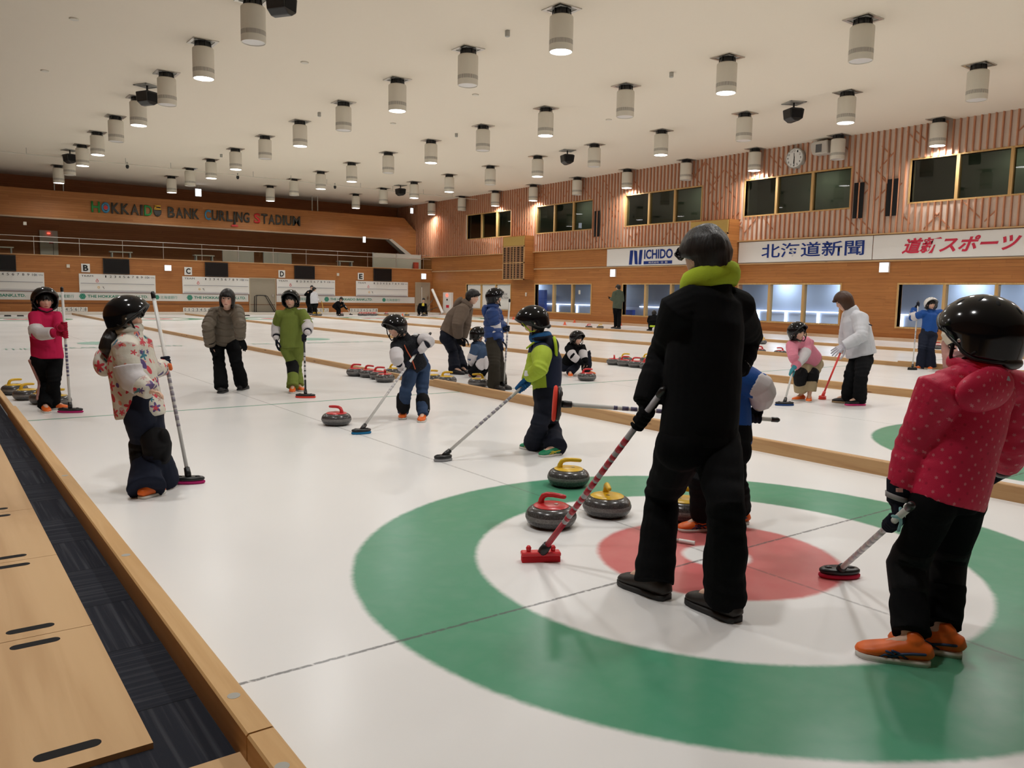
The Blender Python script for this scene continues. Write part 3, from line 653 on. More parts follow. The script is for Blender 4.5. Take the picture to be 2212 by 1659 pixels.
# ---------------------------------------------------------------- scoreboards, screens, letters, cards, bank banners
SB = [(-1.83, None), (3.2, 'B'), (8.07, 'C'), (13.17, 'D'), (18.06, 'E')]
SN = 'ABCDE'
for i, (x0, L_) in enumerate(SB):
    n_ = f'scoreboard {SN[i]}' if L_ else 'the scoreboard cut by the left edge'
    e = empty('scoreboard', (x0, YB - .06, 1.1), f'white scoreboard below letter {L_} on the far wall' if L_ else 'white scoreboard cut by the left edge on the far wall', 'scoreboard', 'scoreboards')
    MB().box(0, 3.53, 0, .05, 0, .88).build('board_panel', BOARD, e)
    for zz, t in ((.0, .02), (.055, .012), (.40, .025)): MB().box(.06, 3.47, -.012, 0, zz, zz + t).build('divider_line', plain('line_grey', (.32, .32, .36), .5), e)
    MB().box(-.01, 3.54, -.015, .05, -.03, .0).build('tray', plain('tray_grey', (.40, .36, .38), .5), e)
    fit_text('lettering', 'TEAM', INK, frame((.1, -.004, .73), (1, 0, 0), (0, 0, 1)), .52, .085, e)
    for k in range(10): fit_text('numeral', str(k + 1), INK, frame((1.17 + k * .207, -.004, .71), (1, 0, 0), (0, 0, 1)), .05 if k == 0 else .15 if k == 9 else .09, .11, e)
    fit_text('lettering', 'E', BLUEINK, frame((3.2, -.004, .72), (1, 0, 0), (0, 0, 1)), .05, .08, e); fit_text('lettering', 'TOTAL', INK, frame((3.29, -.004, .725), (1, 0, 0), (0, 0, 1)), .2, .06, e)
    m = MB(); m.tube([(.80 + .055 * math.cos(a), -.006, .53 + .055 * math.sin(a)) for a in np.linspace(0, 2 * PI, 21)], .010, 5, False); m.tube([(.80, -.006, .59), (.77, -.006, .64), (.84, -.006, .62)], .008, 5); m.build('red_stone_magnet', REDINK, e)
    m = MB(); m.tube([(.86 + .045 * math.cos(a), -.006, .22 + .045 * math.sin(a)) for a in np.linspace(0, 2 * PI, 17)], .010, 5, False); m.build('yellow_stone_magnet', YELINK, e)
    m = MB(); m.tube([(1.02, -.006, .25), (1.10, -.006, .24), (1.06, -.006, .24), (1.11, -.006, .15)], .009, 5); m.build('pen_mark', INK, e)
    e = empty('wall_screen', ([-.65, 4.29, 9.24, 14.21, 19.21][i], YB - .12, 2.01), f'black screen above the {("white scoreboard cut by the left edge", "right half of scoreboard B", "right half of scoreboard C", "right half of scoreboard D", "right half of scoreboard E")[i]}', 'screen', 'wall screens')
    w_ = 1.21; MB().box(0, w_, 0, .08, 0, .75).build('screen_casing', BLACK, e); MB().box(.03, w_ - .03, -.004, 0, .05, .72).build('screen_glass', plain('screen_black', (.006, .006, .007), .25, .4, var=0), e)
    if L_:
        e = empty('letter_plate', (x0 + .12, YB - .05, 2.05), f'white plate with a black letter {L_} on the far wall', 'sign', 'sheet letters')
        MB().box(0, .38, 0, .03, 0, .42).build('plate', BOARD, e); fit_text('letter', L_, INK, frame((.075, -.004, .06), (1, 0, 0), (0, 0, 1)), .23, .30, e, bold=.035)
def emblem(px, pz, r, parent, small=False):
    m = MB(); m.prism([(px + r * math.cos(a), pz + r * math.sin(a)) for a in np.linspace(0, 2 * PI, 6, False)], 1, -.005, -.001); m.build('emblem', plain('emblem_green', (.10, .33, .25), .6, var=0), parent)
    m = MB()
    for k in range(6):
        a = k * PI / 3 + PI / 6; q_ = r * .42
        m.prism([(px + r * .18 * math.cos(a), pz + r * .18 * math.sin(a)), (px + q_ * math.cos(a - .45), pz + q_ * math.sin(a - .45)), (px + r * .85 * math.cos(a), pz + r * .85 * math.sin(a)), (px + q_ * math.cos(a + .45), pz + q_ * math.sin(a + .45))], 1, -.008, -.004)
    m.build('emblem_star', GREENINK, parent)
def bank_banner(x0, x1, items, label):
    e = empty('bank_banner', (x0, YB - .02, .67), label, 'banner'); MB().box(0, x1 - x0, -.0, .015, 0, .38).build('banner_sheet', plain('banner_white', (.74, .74, .72), .6, var=.02), e)
    for kind, a, b in items:
        if kind == 't': emblem(a - x0 - .22, .19, .16, e); fit_text('lettering', 'THE HOKKAIDO BANK,LTD.', GREENINK, frame((a - x0, -.004, .11), (1, 0, 0), (0, 0, 1)), b - a, .16, e, bold=.02)
        elif kind == 'k': emblem(a - x0 - .16, .19, .13, e); fit_text('lettering', '北海道銀行', plain('bank_green_soft', (.10, .32, .26), .6, var=0), frame((a - x0, -.004, .11), (1, 0, 0), (0, 0, 1)), b - a, .16, e)
bank_banner(-2.6, 11.56, [('t', -1.9, .9), ('k', 2.1, 2.95), ('t', 3.55, 6.35), ('k', 6.95, 7.8), ('t', 8.65, 11.42)], 'white bank banner under the scoreboards left of the grey door')
bank_banner(13.16, 22.1, [('k', 14.4, 15.25), ('t', 16.4, 19.15), ('k', 20.1, 21.05)], 'white bank banner under the scoreboards right of the grey door')
CARD = plain('card_white', (.78, .78, .75), .6, var=.02)
for n_, x0, seq in (('A', 1.68, '012345678'), ('C', 8.07, '012345678'), ('D', 14.25, '0123456X7X'), ('E', 17.66, '012345678')):
    st = .206
    for k, ch in enumerate(seq):
        wh = {'A': 'in the far row behind the girl in red', 'C': 'in the far row below scoreboard C', 'D': 'in the far row below scoreboard D', 'E': 'in the far row below scoreboard E'}[n_]
        e = empty('number_card', (x0 + k * st, YB - .03, .11), f'white card, black {ch}, {wh}' if not (n_ == 'D' and ch == 'X') else f'white X card, {"left" if k < 8 else "right"} one, below scoreboard D', 'card', f'number cards row {n_}')
        MB().box(.006, st - .006, 0, .015, 0, .22).build('card', CARD, e); fit_text('numeral', ch, INK, frame((.06 if ch != '1' else .085, -.003, .03), (1, 0, 0), (0, 0, 1)), .085 if ch != '1' else .03, .16, e)
MB_ = MB(); MB_.box(-9, XW, YB - .03, YB, .50, .53); struct(MB_.build('trim_12', plain('groove_brown', (.16, .06, .02), .7)))
# ---------------------------------------------------------------- banners on the right wall
XB = XW - .05
def banner(y1, y0, label):     # y1 = left edge seen from the ice
    e = empty('wall_banner', (XB, y1, 2.74), label, 'banner', 'banners on the right wall'); MB().box(-.0, .02, y0 - y1, 0, 0, .81).build('banner_sheet', plain('sheet_white', (.80, .78, .75), .55, var=.02), e)
    for z in (.02, .79): MB().box(-.006, 0, y0 - y1, 0, z - .012, z + .012).build('banner_hem', WHITE, e)
    return e
def onb(d, z): return frame((-.006, -d, z), (0, -1, 0), (0, 0, 1))
e = banner(26.05, 18.6, 'white banner with big blue N and ICHIDO beside the man in black')
k_ = 7.7 / 200          # metres along the banner per sixth of a pixel of the enlarged view
m = MB()
for pts in ([(1.50, .05), (1.70, .05), (1.76, .70), (1.55, .70)], [(1.88, .07), (2.07, .05), (2.0, .66), (1.80, .70)], [(2.11, .05), (2.29, .05), (2.35, .70), (2.16, .70)]): m.prism([(-a, b) for a, b in pts], 0, -.008, -.004)
m.build('big_letter', BLUEINK, e)
fit_text('lettering', 'ICHIDO', BLUEINK, onb(2.46, .28), 1.72, .42, e, bold=.03); MB().box(-.008, -.004, -4.16, -2.44, .05, .19).build('blue_bar', BLUEINK, e)
fit_text('lettering', '株式会社  日  動', BOARD, frame((-.011, -2.75, .075), (0, -1, 0), (0, 0, 1)), 1.15, .09, e)
e = banner(18.36, 12.72, 'white banner with five blue brush characters beside the seam'); fit_text('lettering', '北海道新聞', BLUEINK, onb(1.10, .16), 4.25, .54, e, bold=.012)
for k in range(0): pass
e = banner(12.69, 4.5, 'white banner with slanted red lettering at the right edge'); fit_text('lettering', '道新スポーツ', plain('banner_red', (.60, .02, .06), .6, var=0), onb(1.02, .15), 3.64, .52, e, bold=.03, shear=.3)

# ---------------------------------------------------------------- stones
def granite():
    m = MAT('granite', .22, .5); c = m.coord(); n = m.noise(c, 130., 3.); n2 = m.noise(c, 420., 1.)
    m.color(m.mix((n * .6 + n2 * .4).ss(.38, .68), (.035, .033, .033), (.105, .10, .097))); return m.m
def granite2():
    m = MAT('granite_band', .75, .2); c = m.coord(); n = m.noise(c, 160., 3.); m.color(m.mix(n.ss(.3, .7), (.13, .125, .12), (.24, .23, .22))); return m.m
GR, GB = granite(), granite2()
CAPS = {'r': plain('stone_red', (.58, .028, .032), .28, .5, var=0), 'y': plain('stone_yellow', (.72, .45, .02), .30, .5, var=0)}
def stone_proto(col):
    e = empty('curling_stone', (0, 0, 0)); r = .1455
    b = MB(); prof = [(.05, .004), (.062, .0), (.075, .004)]
    for a in np.linspace(-78, -12, 9): prof.append((.084 + (r - .084) * math.cos(R(a)) ** .9, .058 + .056 * math.sin(R(a))))
    lowtop = prof[-1]
    prof2 = [(.084 + (r - .084) * math.cos(R(a)) ** .9, .060 + .056 * math.sin(R(a))) for a in np.linspace(12, 86, 10)] + [(.07, .1165), (0, .1165)]
    lo = MB(); lo.lathe([(0, .004)] + prof, 40); lo.lathe(prof2, 40); smooth_by_angle(lo.build('granite_body', GR, e), 50)
    bd = MB(); bd.lathe([lowtop, (r + .001, .052), (r + .001, .064), prof2[0]], 40); smooth_by_angle(bd.build('striking_band', GB, e), 50)
    cp = MB(); cp.lathe([(0, .112), (.098, .112), (.101, .117), (.094, .122), (.05, .127), (0, .128)], 36); smooth_by_angle(cp.build('cap', CAPS[col], e), 50)
    pts = [(.062, 0, .12), (.060, 0, .145), (.048, 0, .168), (.025, 0, .178), (-.01, 0, .180), (-.05, 0, .178), (-.078, 0, .176)]
    V, F = tube_np(pts, [.021, .017, .016, .0155, .0145, .0145, .013], 12, 2); h = MB(); h.add([tuple(v) for v in V], F); h.build('handle', CAPS[col], e, True)
    MB().lathe([(0, .126), (.012, .126), (.012, .130), (0, .130)], 10, (-.03, 0, 0)).build('bolt', STEEL, e)
    return e
sp_ = {}
for x, y, col, az, lab, grp in STONES:
    o = copy_tree(sp_[col]) if col in sp_ else stone_proto(col); sp_.setdefault(col, o)
    o.location = (x, y, 0); o.rotation_euler = (0, 0, R(az)); tag(o, lab, 'curling stone', grp)
    if not grp and 'group' in o: del o['group']
# ---------------------------------------------------------------- small things on the ice and by the walls
e = empty('pen_marker', (.015, .24, .012), 'small white plastic piece with a grey end on the red ring', 'marker', None, R(115))
MB().tube([(-.065, 0, 0), (.02, 0, 0)], .011, 10).build('white_barrel', BOARD, e); MB().tube([(.02, 0, .0), (.06, 0, -.002)], .009, 8).build('grey_tip', GREY, e)
ORNG = plain('cone_orange', (.75, .12, .05), .6, var=0)
for (x, y, n_) in ((18.8, 37.9, 'in front of the beige door'), (22.4, 32.2, 'left of the second lower window, at its foot'), (20.2, 25.3, 'right of the boy in lime'), (22.6, 24.2, 'right of the man in green'), (22.75, 27.6, 'left of the man in green at the wall foot')):
    m = MB(); m.lathe([(.10, .0), (.10, .012), (.06, .02), (.028, .15), (.0, .155)], 20, (x, y, 0)); tag(smooth_by_angle(m.build('marker_cone', ORNG)), 'orange marker cone ' + n_, 'cone', 'orange marker cones')
for (x, y, n_) in ((-.17, 38.4, 'left one of the pair at the far left'), (.30, 38.4, 'right one of the pair at the far left'), (10.2, 38.5, 'left of the child in green'), (15.3, 38.4, 'left of the far sweeper'), (20.45, 38.4, 'left of the far crouching person')):
    e = empty('foot_hack', (x, y, 0), 'black rubber hack, ' + n_, 'hack', 'rubber hacks'); MB().box(-.13, .13, -.07, .07, 0, .02).build('base', BLACK, e); MB().prism([(-.07, .02), (.07, .02), (.05, .06), (-.07, .03)], 0, -.12, .12).build('foot_rest', BLACK, e)
e = empty('metal_frame', (12.3, YB - .35, .10), 'black tube frame standing in front of the grey door', 'frame')
for yy in (-.0, .28): MB().tube([(-.42, yy, 0), (-.40, yy, .88), (-.30, yy, .93), (.12, yy, .93), (.22, yy, .88), (.72, yy, .02)], .022, 8).build('tube', BLACK, e)
MB().box(-.55, .8, -.1, .3, 0, .02).build('base', BLACK, e)
e = empty('leaning_pole', (22.95, 40.9, .10), 'thick white pole leaning in the far right corner', 'pole'); MB().tube([(0, -.55, .0), (.1, .9, 1.45)], .085, 12).build('pole', BOARD, e)
tag(MB().tube([(15.9, YB - .25, .10), (15.85, YB - .06, .75)], .025, 8).build('yellow_stick', plain('stick_yellow', (.6, .38, .08), .6)), 'thin yellow stick leaning on the far wall left of the far sweeper', 'stick')
e = empty('black_stand', (22.6, 41.6, .10), 'thin dark folding stand right of the beige door', 'stand')
MB().tube([(-.3, 0, 0), (.5, 0, 1.0)], .02, 8).build('bar', DGREY, e); MB().tube([(-.3, 0, 0), (.7, 0, .35)], .02, 8).build('bar', DGREY, e)
# sponsor marks under the far ice of the near and the second sheet
def ice_mark(txt, x, y, w_, h, name, rot):
    a = R(rot); fit_text(name, txt, plain('ice_mark_green', (.22, .42, .34), .4, var=0), frame((x, y, .0012), (math.cos(a), math.sin(a), 0), (-math.sin(a), math.cos(a), 0)), w_, h)
for sx in (0, SP):
    e = empty('ice_marking', (sx, 17.2, .006), 'pale green lettering under the ice of the near sheet' if sx == 0 else 'pale green lettering under the ice of the second sheet', 'marking')
    m = MB(); m.prism([(.25 + .55 * math.cos(a), 1.3 + .55 * math.sin(a)) for a in np.linspace(0, 2 * PI, 28, False)], 2, -.006, .0); m.build('emblem', plain('ice_mark_green', (.22, .42, .34), .4, var=0), e)
    fit_text('lettering', 'THE HOKKAIDO BANK,LTD.', plain('ice_mark_green', (.22, .42, .34), .4, var=0), frame((-1.9, -.5, .0), (1, 0, 0), (0, 1, 0)), 3.6, .42, e)
PEOPLE = [
 {'label': 'girl in a red fleece and black helmet at the left holding a white broom', 'S': 1.24, 'face': [0.0554, -0.9984, 0.0143], 'J': {'LA': [-2.1193, 7.1938, 0.0769], 'RA': [-2.2057, 7.0751, 0.0769], 'H': [-2.1409, 7.2675, 1.1601], 'NB': [-2.1432, 7.2524, 1.0381], 'CH': [-2.1552, 7.2398, 0.8817], 'PV': [-2.1549, 7.1979, 0.5793], 'HM': [-2.1467, 7.1873, 0.5454], 'LS': [-2.0423, 7.2837, 0.9879], 'RS': [-2.2433, 7.2071, 0.9907], 'LH': [-2.083, 7.2253, 0.5359], 'RH': [-2.2267, 7.1705, 0.5359], 'LW': [-2.0592, 6.7936, 0.895], 'RW': [-2.0788, 6.8562, 0.8354], 'LE': [-2.0387, 7.038, 0.8552], 'LK': [-2.1156, 7.0337, 0.3215], 'RE': [-2.2571, 7.0183, 0.8156], 'RK': [-2.1577, 7.2782, 0.2849]}, 'toe': {'L': [0.9543, -0.299, 0.0], 'R': [0.0606, -0.9982, 0.0]}, 'hand': {'L': {'grip': [-2.026, 6.8083, 0.9071], 'axis': [-0.0312, -0.0615, 0.9976]}, 'R': {'grip': [-2.0233, 6.8135, 0.8218], 'axis': [-0.0312, -0.0615, 0.9976]}}, 'vox': 0.007, 'rosy': 1, 'jacket': {'c': 'crimson', 'pad': 0.028, 'dim': (0.155, 0.1, 0.16, 0.115), 'sr': 1.0}, 'trousers': {'c': 'black', 'pad': 0.02, 'flare': 0.014, 'stripes': ('R', 'rose', (0.0, 0.25)), 'sw': 0.012}, 'shoes': {'c': 'orange'}, 'gloves': {'both': {'c': 'redg'}}, 'helmet': 'black', 'hel': 1.04, 'elbow': [('R', 'padw', 0.35, 0.75)], 'extra': [['tail', [[-2.1972, 7.3637, 1.1039], [-2.2304, 7.355, 1.0449], [-2.2567, 7.3289, 0.9868]], [0.03, 0.028, 0.012]]]},
 {'label': 'girl in a white star print jacket with a ponytail under a black helmet', 'S': 1.2, 'face': [0.9425, -0.3251, -0.077], 'J': {'LA': [-1.9985, 2.9665, 0.0744], 'RA': [-2.1228, 2.7552, 0.0744], 'H': [-2.1396, 3.0632, 1.1232], 'NB': [-2.1373, 3.0485, 1.0286], 'CH': [-2.1446, 3.0278, 0.8392], 'PV': [-2.0861, 2.9422, 0.53], 'HM': [-2.1027, 2.9483, 0.4853], 'LS': [-2.0557, 3.1376, 0.9319], 'RS': [-2.1953, 2.8894, 0.9241], 'LH': [-2.0496, 3.0071, 0.488], 'RH': [-2.1225, 2.8774, 0.488], 'LW': [-1.9048, 3.1745, 0.7789], 'RW': [-2.087, 2.7253, 0.6733], 'LE': [-2.0287, 3.0335, 0.7741], 'LK': [-2.0501, 2.8051, 0.316], 'RE': [-2.1788, 2.8528, 0.7464], 'RK': [-2.0906, 2.9883, 0.2504]}, 'toe': {'L': [0.8119, 0.5838, 0.0], 'R': [0.789, 0.6143, 0.0]}, 'hand': {'R': {'dir': [0.9204, -0.3214, -0.2227], 'normal': [-0.051, -0.0992, -0.9938], 'curl': 0.5}, 'L': {'grip': [-1.8902, 3.168, 0.8091], 'axis': [-0.1036, 0.2099, 0.9722]}}, 'vox': 0.0055, 'jacket': {'c': 'star', 'pad': 0.045, 'dim': (0.125, 0.14, 0.145, 0.155), 'sr': 1.05, 'wr': 1.3}, 'trousers': {'c': 'navy', 'pad': 0.03, 'flare': 0.052}, 'shoes': {'c': 'orange'}, 'gloves': {'L': {'c': 'navy'}}, 'helmet': 'black', 'hel': 1.0, 'elbow': [('R', 'padw', 0.45, 0.55)], 'knee': [('L', 'padk'), ('R', 'padk')], 'hood': {'c': 'star', 's': 1.1, 'at': [-2.2746, 3.1223, 0.8304], 'ax': (0.1, 0.062, 0.09)}, 'collar': {'c': 'star', 's': 1.15, 'up': 0.012, 'r': 0.022, 'flat': 1.4}, 'extra': [['tail', [[-2.1901, 3.0937, 1.0748], [-2.2179, 3.0695, 1.0227], [-2.2438, 3.0556, 0.9648], [-2.26, 3.0486, 0.9183], [-2.2528, 3.0509, 0.8826]], [0.026, 0.05, 0.064, 0.058, 0.03]], ['tube', 'glove_patch', 'orangeg', [[-1.9442, 2.8406, 0.8229], [-1.9408, 2.8345, 0.7965]], 0.012]]},
 {'label': 'woman in a taupe puffer coat bending forward beside the child in green', 'S': 1.6, 'face': [-0.4658, -0.8849, -0.0064], 'J': {'LA': [0.1448, 7.9957, 0.0992], 'RA': [-0.1716, 7.7947, 0.0992], 'H': [-0.0866, 7.7502, 1.1966], 'NB': [-0.0593, 7.8705, 1.0366], 'CH': [-0.0398, 8.0017, 0.914], 'PV': [-0.0164, 8.1544, 0.6965], 'HM': [-0.0195, 8.1269, 0.6616], 'LS': [0.0563, 7.8472, 1.0316], 'RS': [-0.1651, 8.0062, 1.0032], 'LH': [0.0641, 8.0966, 0.6405], 'RH': [-0.097, 8.2123, 0.6405], 'LW': [0.0619, 7.7465, 0.6927], 'RW': [-0.2383, 8.0047, 0.6011], 'LE': [0.0208, 7.6152, 0.8811], 'LK': [0.0257, 7.8084, 0.4047], 'RE': [-0.2958, 7.8814, 0.8495], 'RK': [-0.1339, 7.991, 0.3782]}, 'toe': {'L': [0.6195, 0.785, 0.0], 'R': [0.5075, 0.8617, 0.0]}, 'hand': {'R': {'dir': [0.2703, -0.0817, -0.9593], 'normal': [0.8064, -0.5911, 0.0176], 'curl': 0.35}, 'L': {'dir': [0.3151, -0.353, -0.881], 'normal': [-0.3741, 0.8848, -0.2778], 'curl': 0.2}}, 'vox': 0.007, 'rosy': 1, 'jacket': {'c': 'taupe', 'pad': 0.05, 'dim': (0.15, 0.145, 0.17, 0.155), 'sr': 0.95, 'quilt': 0.095, 'name': 'puffer_coat'}, 'trousers': {'c': 'black', 'pad': 0.018, 'flare': 0.022}, 'shoes': {'c': 'blackshoe', 'sole': 'soleg'}, 'gloves': {'both': {'c': 'softblack', 'k': 1.12}}, 'hair': 'bob', 'hs': 1.02, 'hood': {'c': 'taupe', 's': 1.2, 'drop': 0.02}},
 {'label': 'child in an olive green suit and black helmet standing with a black broom', 'S': 1.26, 'face': [-0.5667, -0.8223, 0.0509], 'J': {'LA': [0.7552, 7.5858, 0.0781], 'RA': [0.6391, 7.4649, 0.0781], 'H': [0.6963, 7.6412, 1.1891], 'NB': [0.7053, 7.653, 1.0503], 'CH': [0.7009, 7.6314, 0.8696], 'PV': [0.6925, 7.602, 0.6106], 'HM': [0.6879, 7.5995, 0.5684], 'LS': [0.8205, 7.5628, 1.0107], 'RS': [0.5852, 7.7336, 0.9935], 'LH': [0.7557, 7.5561, 0.5665], 'RH': [0.6293, 7.6479, 0.5665], 'LW': [0.7714, 7.2758, 0.7708], 'RW': [0.5122, 7.6821, 0.6823], 'LE': [0.8398, 7.4269, 0.8527], 'LK': [0.793, 7.7241, 0.3108], 'RE': [0.5757, 7.8167, 0.8205], 'RK': [0.7134, 7.6334, 0.3151]}, 'toe': {'L': [0.2114, -0.9774, 0.0], 'R': [-0.3921, -0.9199, 0.0]}, 'hand': {'R': {'dir': [-0.0106, -0.1286, -0.9916], 'normal': [0.9063, -0.4226, -0.0043], 'curl': 0.25}, 'L': {'grip': [0.7461, 7.3226, 0.7033], 'axis': [0.2128, 0.562, 0.7993]}}, 'vox': 0.007, 'jacket': {'c': 'green', 'pad': 0.03, 'dim': (0.145, 0.115, 0.16, 0.13), 'sr': 1.15, 'sleeve': 0.95, 'under': 'padw'}, 'trousers': {'c': 'green', 'pad': 0.02, 'flare': 0.022, 'short': -0.01}, 'shoes': {'c': 'orange'}, 'gloves': {'both': {'c': 'dnavy'}}, 'helmet': 'black', 'hel': 0.96, 'elbow': [('R', 'padw', 0.3, 0.75), ('L', 'padw', 0.3, 0.72)], 'knee': [('R', 'padk')], 'hood': {'c': 'green', 's': 0.9, 'drop': 0.0}},
 {'label': 'boy in a dark vest and blue track trousers sweeping with a blue broom', 'S': 1.26, 'face': [-0.912, -0.1764, -0.3703], 'J': {'LA': [0.9194, 4.58, 0.0781], 'RA': [0.8414, 4.8528, 0.0781], 'H': [0.6773, 4.7375, 0.9616], 'NB': [0.8018, 4.7796, 0.8441], 'CH': [0.8633, 4.7919, 0.717], 'PV': [0.989, 4.8277, 0.5596], 'HM': [0.9742, 4.8208, 0.5215], 'LS': [0.9716, 4.7897, 0.8261], 'RS': [0.6977, 4.7451, 0.7624], 'LH': [1.0661, 4.8402, 0.5155], 'RH': [0.9119, 4.8151, 0.5155], 'LW': [0.8937, 4.5849, 0.725], 'RW': [0.6661, 4.5676, 0.5502], 'LE': [0.9999, 4.5996, 0.8216], 'LK': [1.0037, 4.7528, 0.2763], 'RE': [0.595, 4.5426, 0.6478], 'RK': [0.7675, 4.6743, 0.303]}, 'toe': {'L': [-0.618, -0.7862, 0.0], 'R': [-0.5718, -0.8204, 0.0]}, 'hand': {'L': {'grip': [0.8581, 4.6306, 0.6851], 'axis': [0.7215, 0.3984, 0.5663]}, 'R': {'grip': [0.7219, 4.5554, 0.5782], 'axis': [0.7215, 0.3984, 0.5663]}}, 'vox': 0.007, 'jacket': {'c': 'knit', 'pad': 0.022, 'dim': (0.135, 0.105, 0.14, 0.115), 'sleeve': 0.72, 'under': 'padw', 'name': 'vest'}, 'trousers': {'c': 'jean', 'pad': 0.016, 'flare': 0.004, 'stripes': ('L', 'stripew', (-0.25, 0.0, 0.25)), 's0': 0.1, 's1': 1.9}, 'shoes': {'c': 'orange'}, 'gloves': {'both': {'c': 'dnavy', 'cuff': 0.1}}, 'helmet': 'black', 'hel': 0.95, 'hood': {'c': 'knit', 's': 0.8, 'drop': 0}, 'elbow': [('L', 'padw', 0.6, 0.3), ('R', 'padw', 0.5, 0.35)], 'extra': [['tube', 'zip', 'zip', [[0.756, 4.7151, 0.8104], [0.7774, 4.6753, 0.7269], [0.8322, 4.6668, 0.6403], [0.8918, 4.6946, 0.5257]], 0.006], ['patch', 'shoulder_patch', 'stripew', [0.9289, 4.7538, 0.8818], [-0.3959, -0.3468, 0.8096], 0.022, 0.016], ['tube', 'shin_guard', 'padk', [[0.8051, 4.792, 0.225], [0.7997, 4.7815, 0.1194]], 0.075], ['tube', 'shin_guard', 'padk', [[0.9677, 4.6702, 0.2094], [0.966, 4.6563, 0.099]], 0.075]]},
 {'label': 'boy in a lime and navy snowsuit and black helmet sweeping with a grey broom', 'S': 1.26, 'face': [-0.7545, 0.4249, -0.5002], 'J': {'LA': [0.9417, 2.4539, 0.0781], 'RA': [0.9296, 2.7051, 0.0781], 'H': [0.9058, 2.7401, 1.0862], 'NB': [0.9513, 2.6867, 0.9414], 'CH': [0.9861, 2.6375, 0.7695], 'PV': [0.9664, 2.6076, 0.4468], 'HM': [0.9641, 2.6114, 0.4621], 'LS': [0.8645, 2.5607, 0.8326], 'RS': [1.0077, 2.8055, 0.8353], 'LH': [0.927, 2.5401, 0.4027], 'RH': [1.0059, 2.675, 0.4027], 'LW': [0.7707, 2.6002, 0.6506], 'RW': [0.8199, 2.6758, 0.6106], 'LE': [0.7468, 2.4257, 0.7196], 'LK': [1.08, 2.6836, 0.1997], 'RE': [0.9376, 2.7742, 0.6862], 'RK': [0.8171, 2.5052, 0.266]}, 'toe': {'L': [-0.9996, 0.027, 0.0], 'R': [-0.2215, 0.9752, 0.0]}, 'hand': {'L': {'grip': [0.7314, 2.6524, 0.548], 'axis': [0.7993, -0.0989, 0.5927]}, 'R': {'grip': [0.7656, 2.6482, 0.5733], 'axis': [0.7993, -0.0989, 0.5927]}}, 'vox': 0.006, 'jacket': {'c': 'limenavy', 'pad': 0.035, 'dim': (0.14, 0.125, 0.125, 0.115), 'sr': 1.12}, 'trousers': {'c': 'dnavy', 'pad': 0.024, 'flare': 0.036}, 'shoes': {'c': 'greenshoe', 'stripe': 'yellowst'}, 'gloves': {'both': {'c': 'bluegl'}}, 'helmet': 'black', 'hel': 1.0, 'hood': {'c': 'dnavy', 's': 1.15, 'at': [1.0043, 2.6152, 0.8866], 'ax': (0.115, 0.07, 0.09), 'trim': 'lime'}, 'collar': {'c': 'bluegl', 's': 1.15, 'up': 0.02, 'r': 0.026}, 'extra': [['tube', 'fleece_trim', 'lime', [[0.8036, 2.7518, 1.0787], [0.8053, 2.7024, 1.0463], [0.8311, 2.6721, 1.0093], [0.859, 2.6522, 1.0137]], 0.006], ['patch', 'sleeve_label', 'stripew', [0.7013, 2.5352, 0.6822], [-0.7543, -0.5084, 0.4416], 0.024, 0.02], ['tube', 'hood_edge', 'lime', [[0.8541, 2.7479, 0.8664], [0.8628, 2.6848, 0.9086], [0.8928, 2.6314, 0.9532], [0.9599, 2.6128, 0.9951]], 0.008], ['tube', 'cuff', 'black', [[0.8047, 2.5649, 0.6789], [0.7792, 2.5928, 0.6547]], 0.047]]},
 {'label': 'woman in a brown hooded coat leaning forward beside the crouching child', 'S': 1.6, 'face': [0.7153, -0.6928, -0.0914], 'J': {'LA': [3.9924, 8.6344, 0.0992], 'RA': [3.7979, 8.5414, 0.0992], 'H': [4.1372, 8.545, 1.2645], 'NB': [4.0682, 8.6038, 1.1414], 'CH': [3.9026, 8.694, 0.9104], 'PV': [3.7904, 8.7397, 0.6426], 'HM': [3.8147, 8.7209, 0.6356], 'LS': [4.1565, 8.7518, 1.0545], 'RS': [3.8907, 8.4943, 1.0298], 'LH': [3.8617, 8.8087, 0.5866], 'RH': [3.7192, 8.6707, 0.5866], 'LW': [4.0499, 8.691, 0.5874], 'RW': [3.8378, 8.5013, 0.6161], 'LE': [4.0767, 8.6522, 0.8118], 'LK': [4.1019, 8.9112, 0.3318], 'RE': [3.7526, 8.3989, 0.824], 'RK': [3.9361, 8.8088, 0.3355]}, 'toe': {'L': [-0.0009, -1.0, 0.0], 'R': [0.3811, -0.9245, 0.0]}, 'hand': {'R': {'dir': [0.1652, -0.134, -0.9771], 'normal': [0.5891, 0.8005, -0.1101], 'curl': 0.4}, 'L': {'dir': [-0.051, -0.0992, -0.9938], 'normal': [0.5891, 0.8005, -0.1101], 'curl': 0.4}}, 'vox': 0.007, 'jacket': {'c': 'brown', 'pad': 0.05, 'dim': (0.2, 0.165, 0.205, 0.19), 'sr': 1.15, 'name': 'coat'}, 'trousers': {'c': 'dnavy', 'pad': 0.026, 'flare': 0.03}, 'shoes': {'c': 'blackshoe', 'sole': 'soleg'}, 'gloves': {'both': {'c': 'softblack', 'k': 1.1}}, 'hair': 'short', 'hs': 1.04, 'hood': {'c': 'brown', 's': 1.2, 'drop': -0.01}},
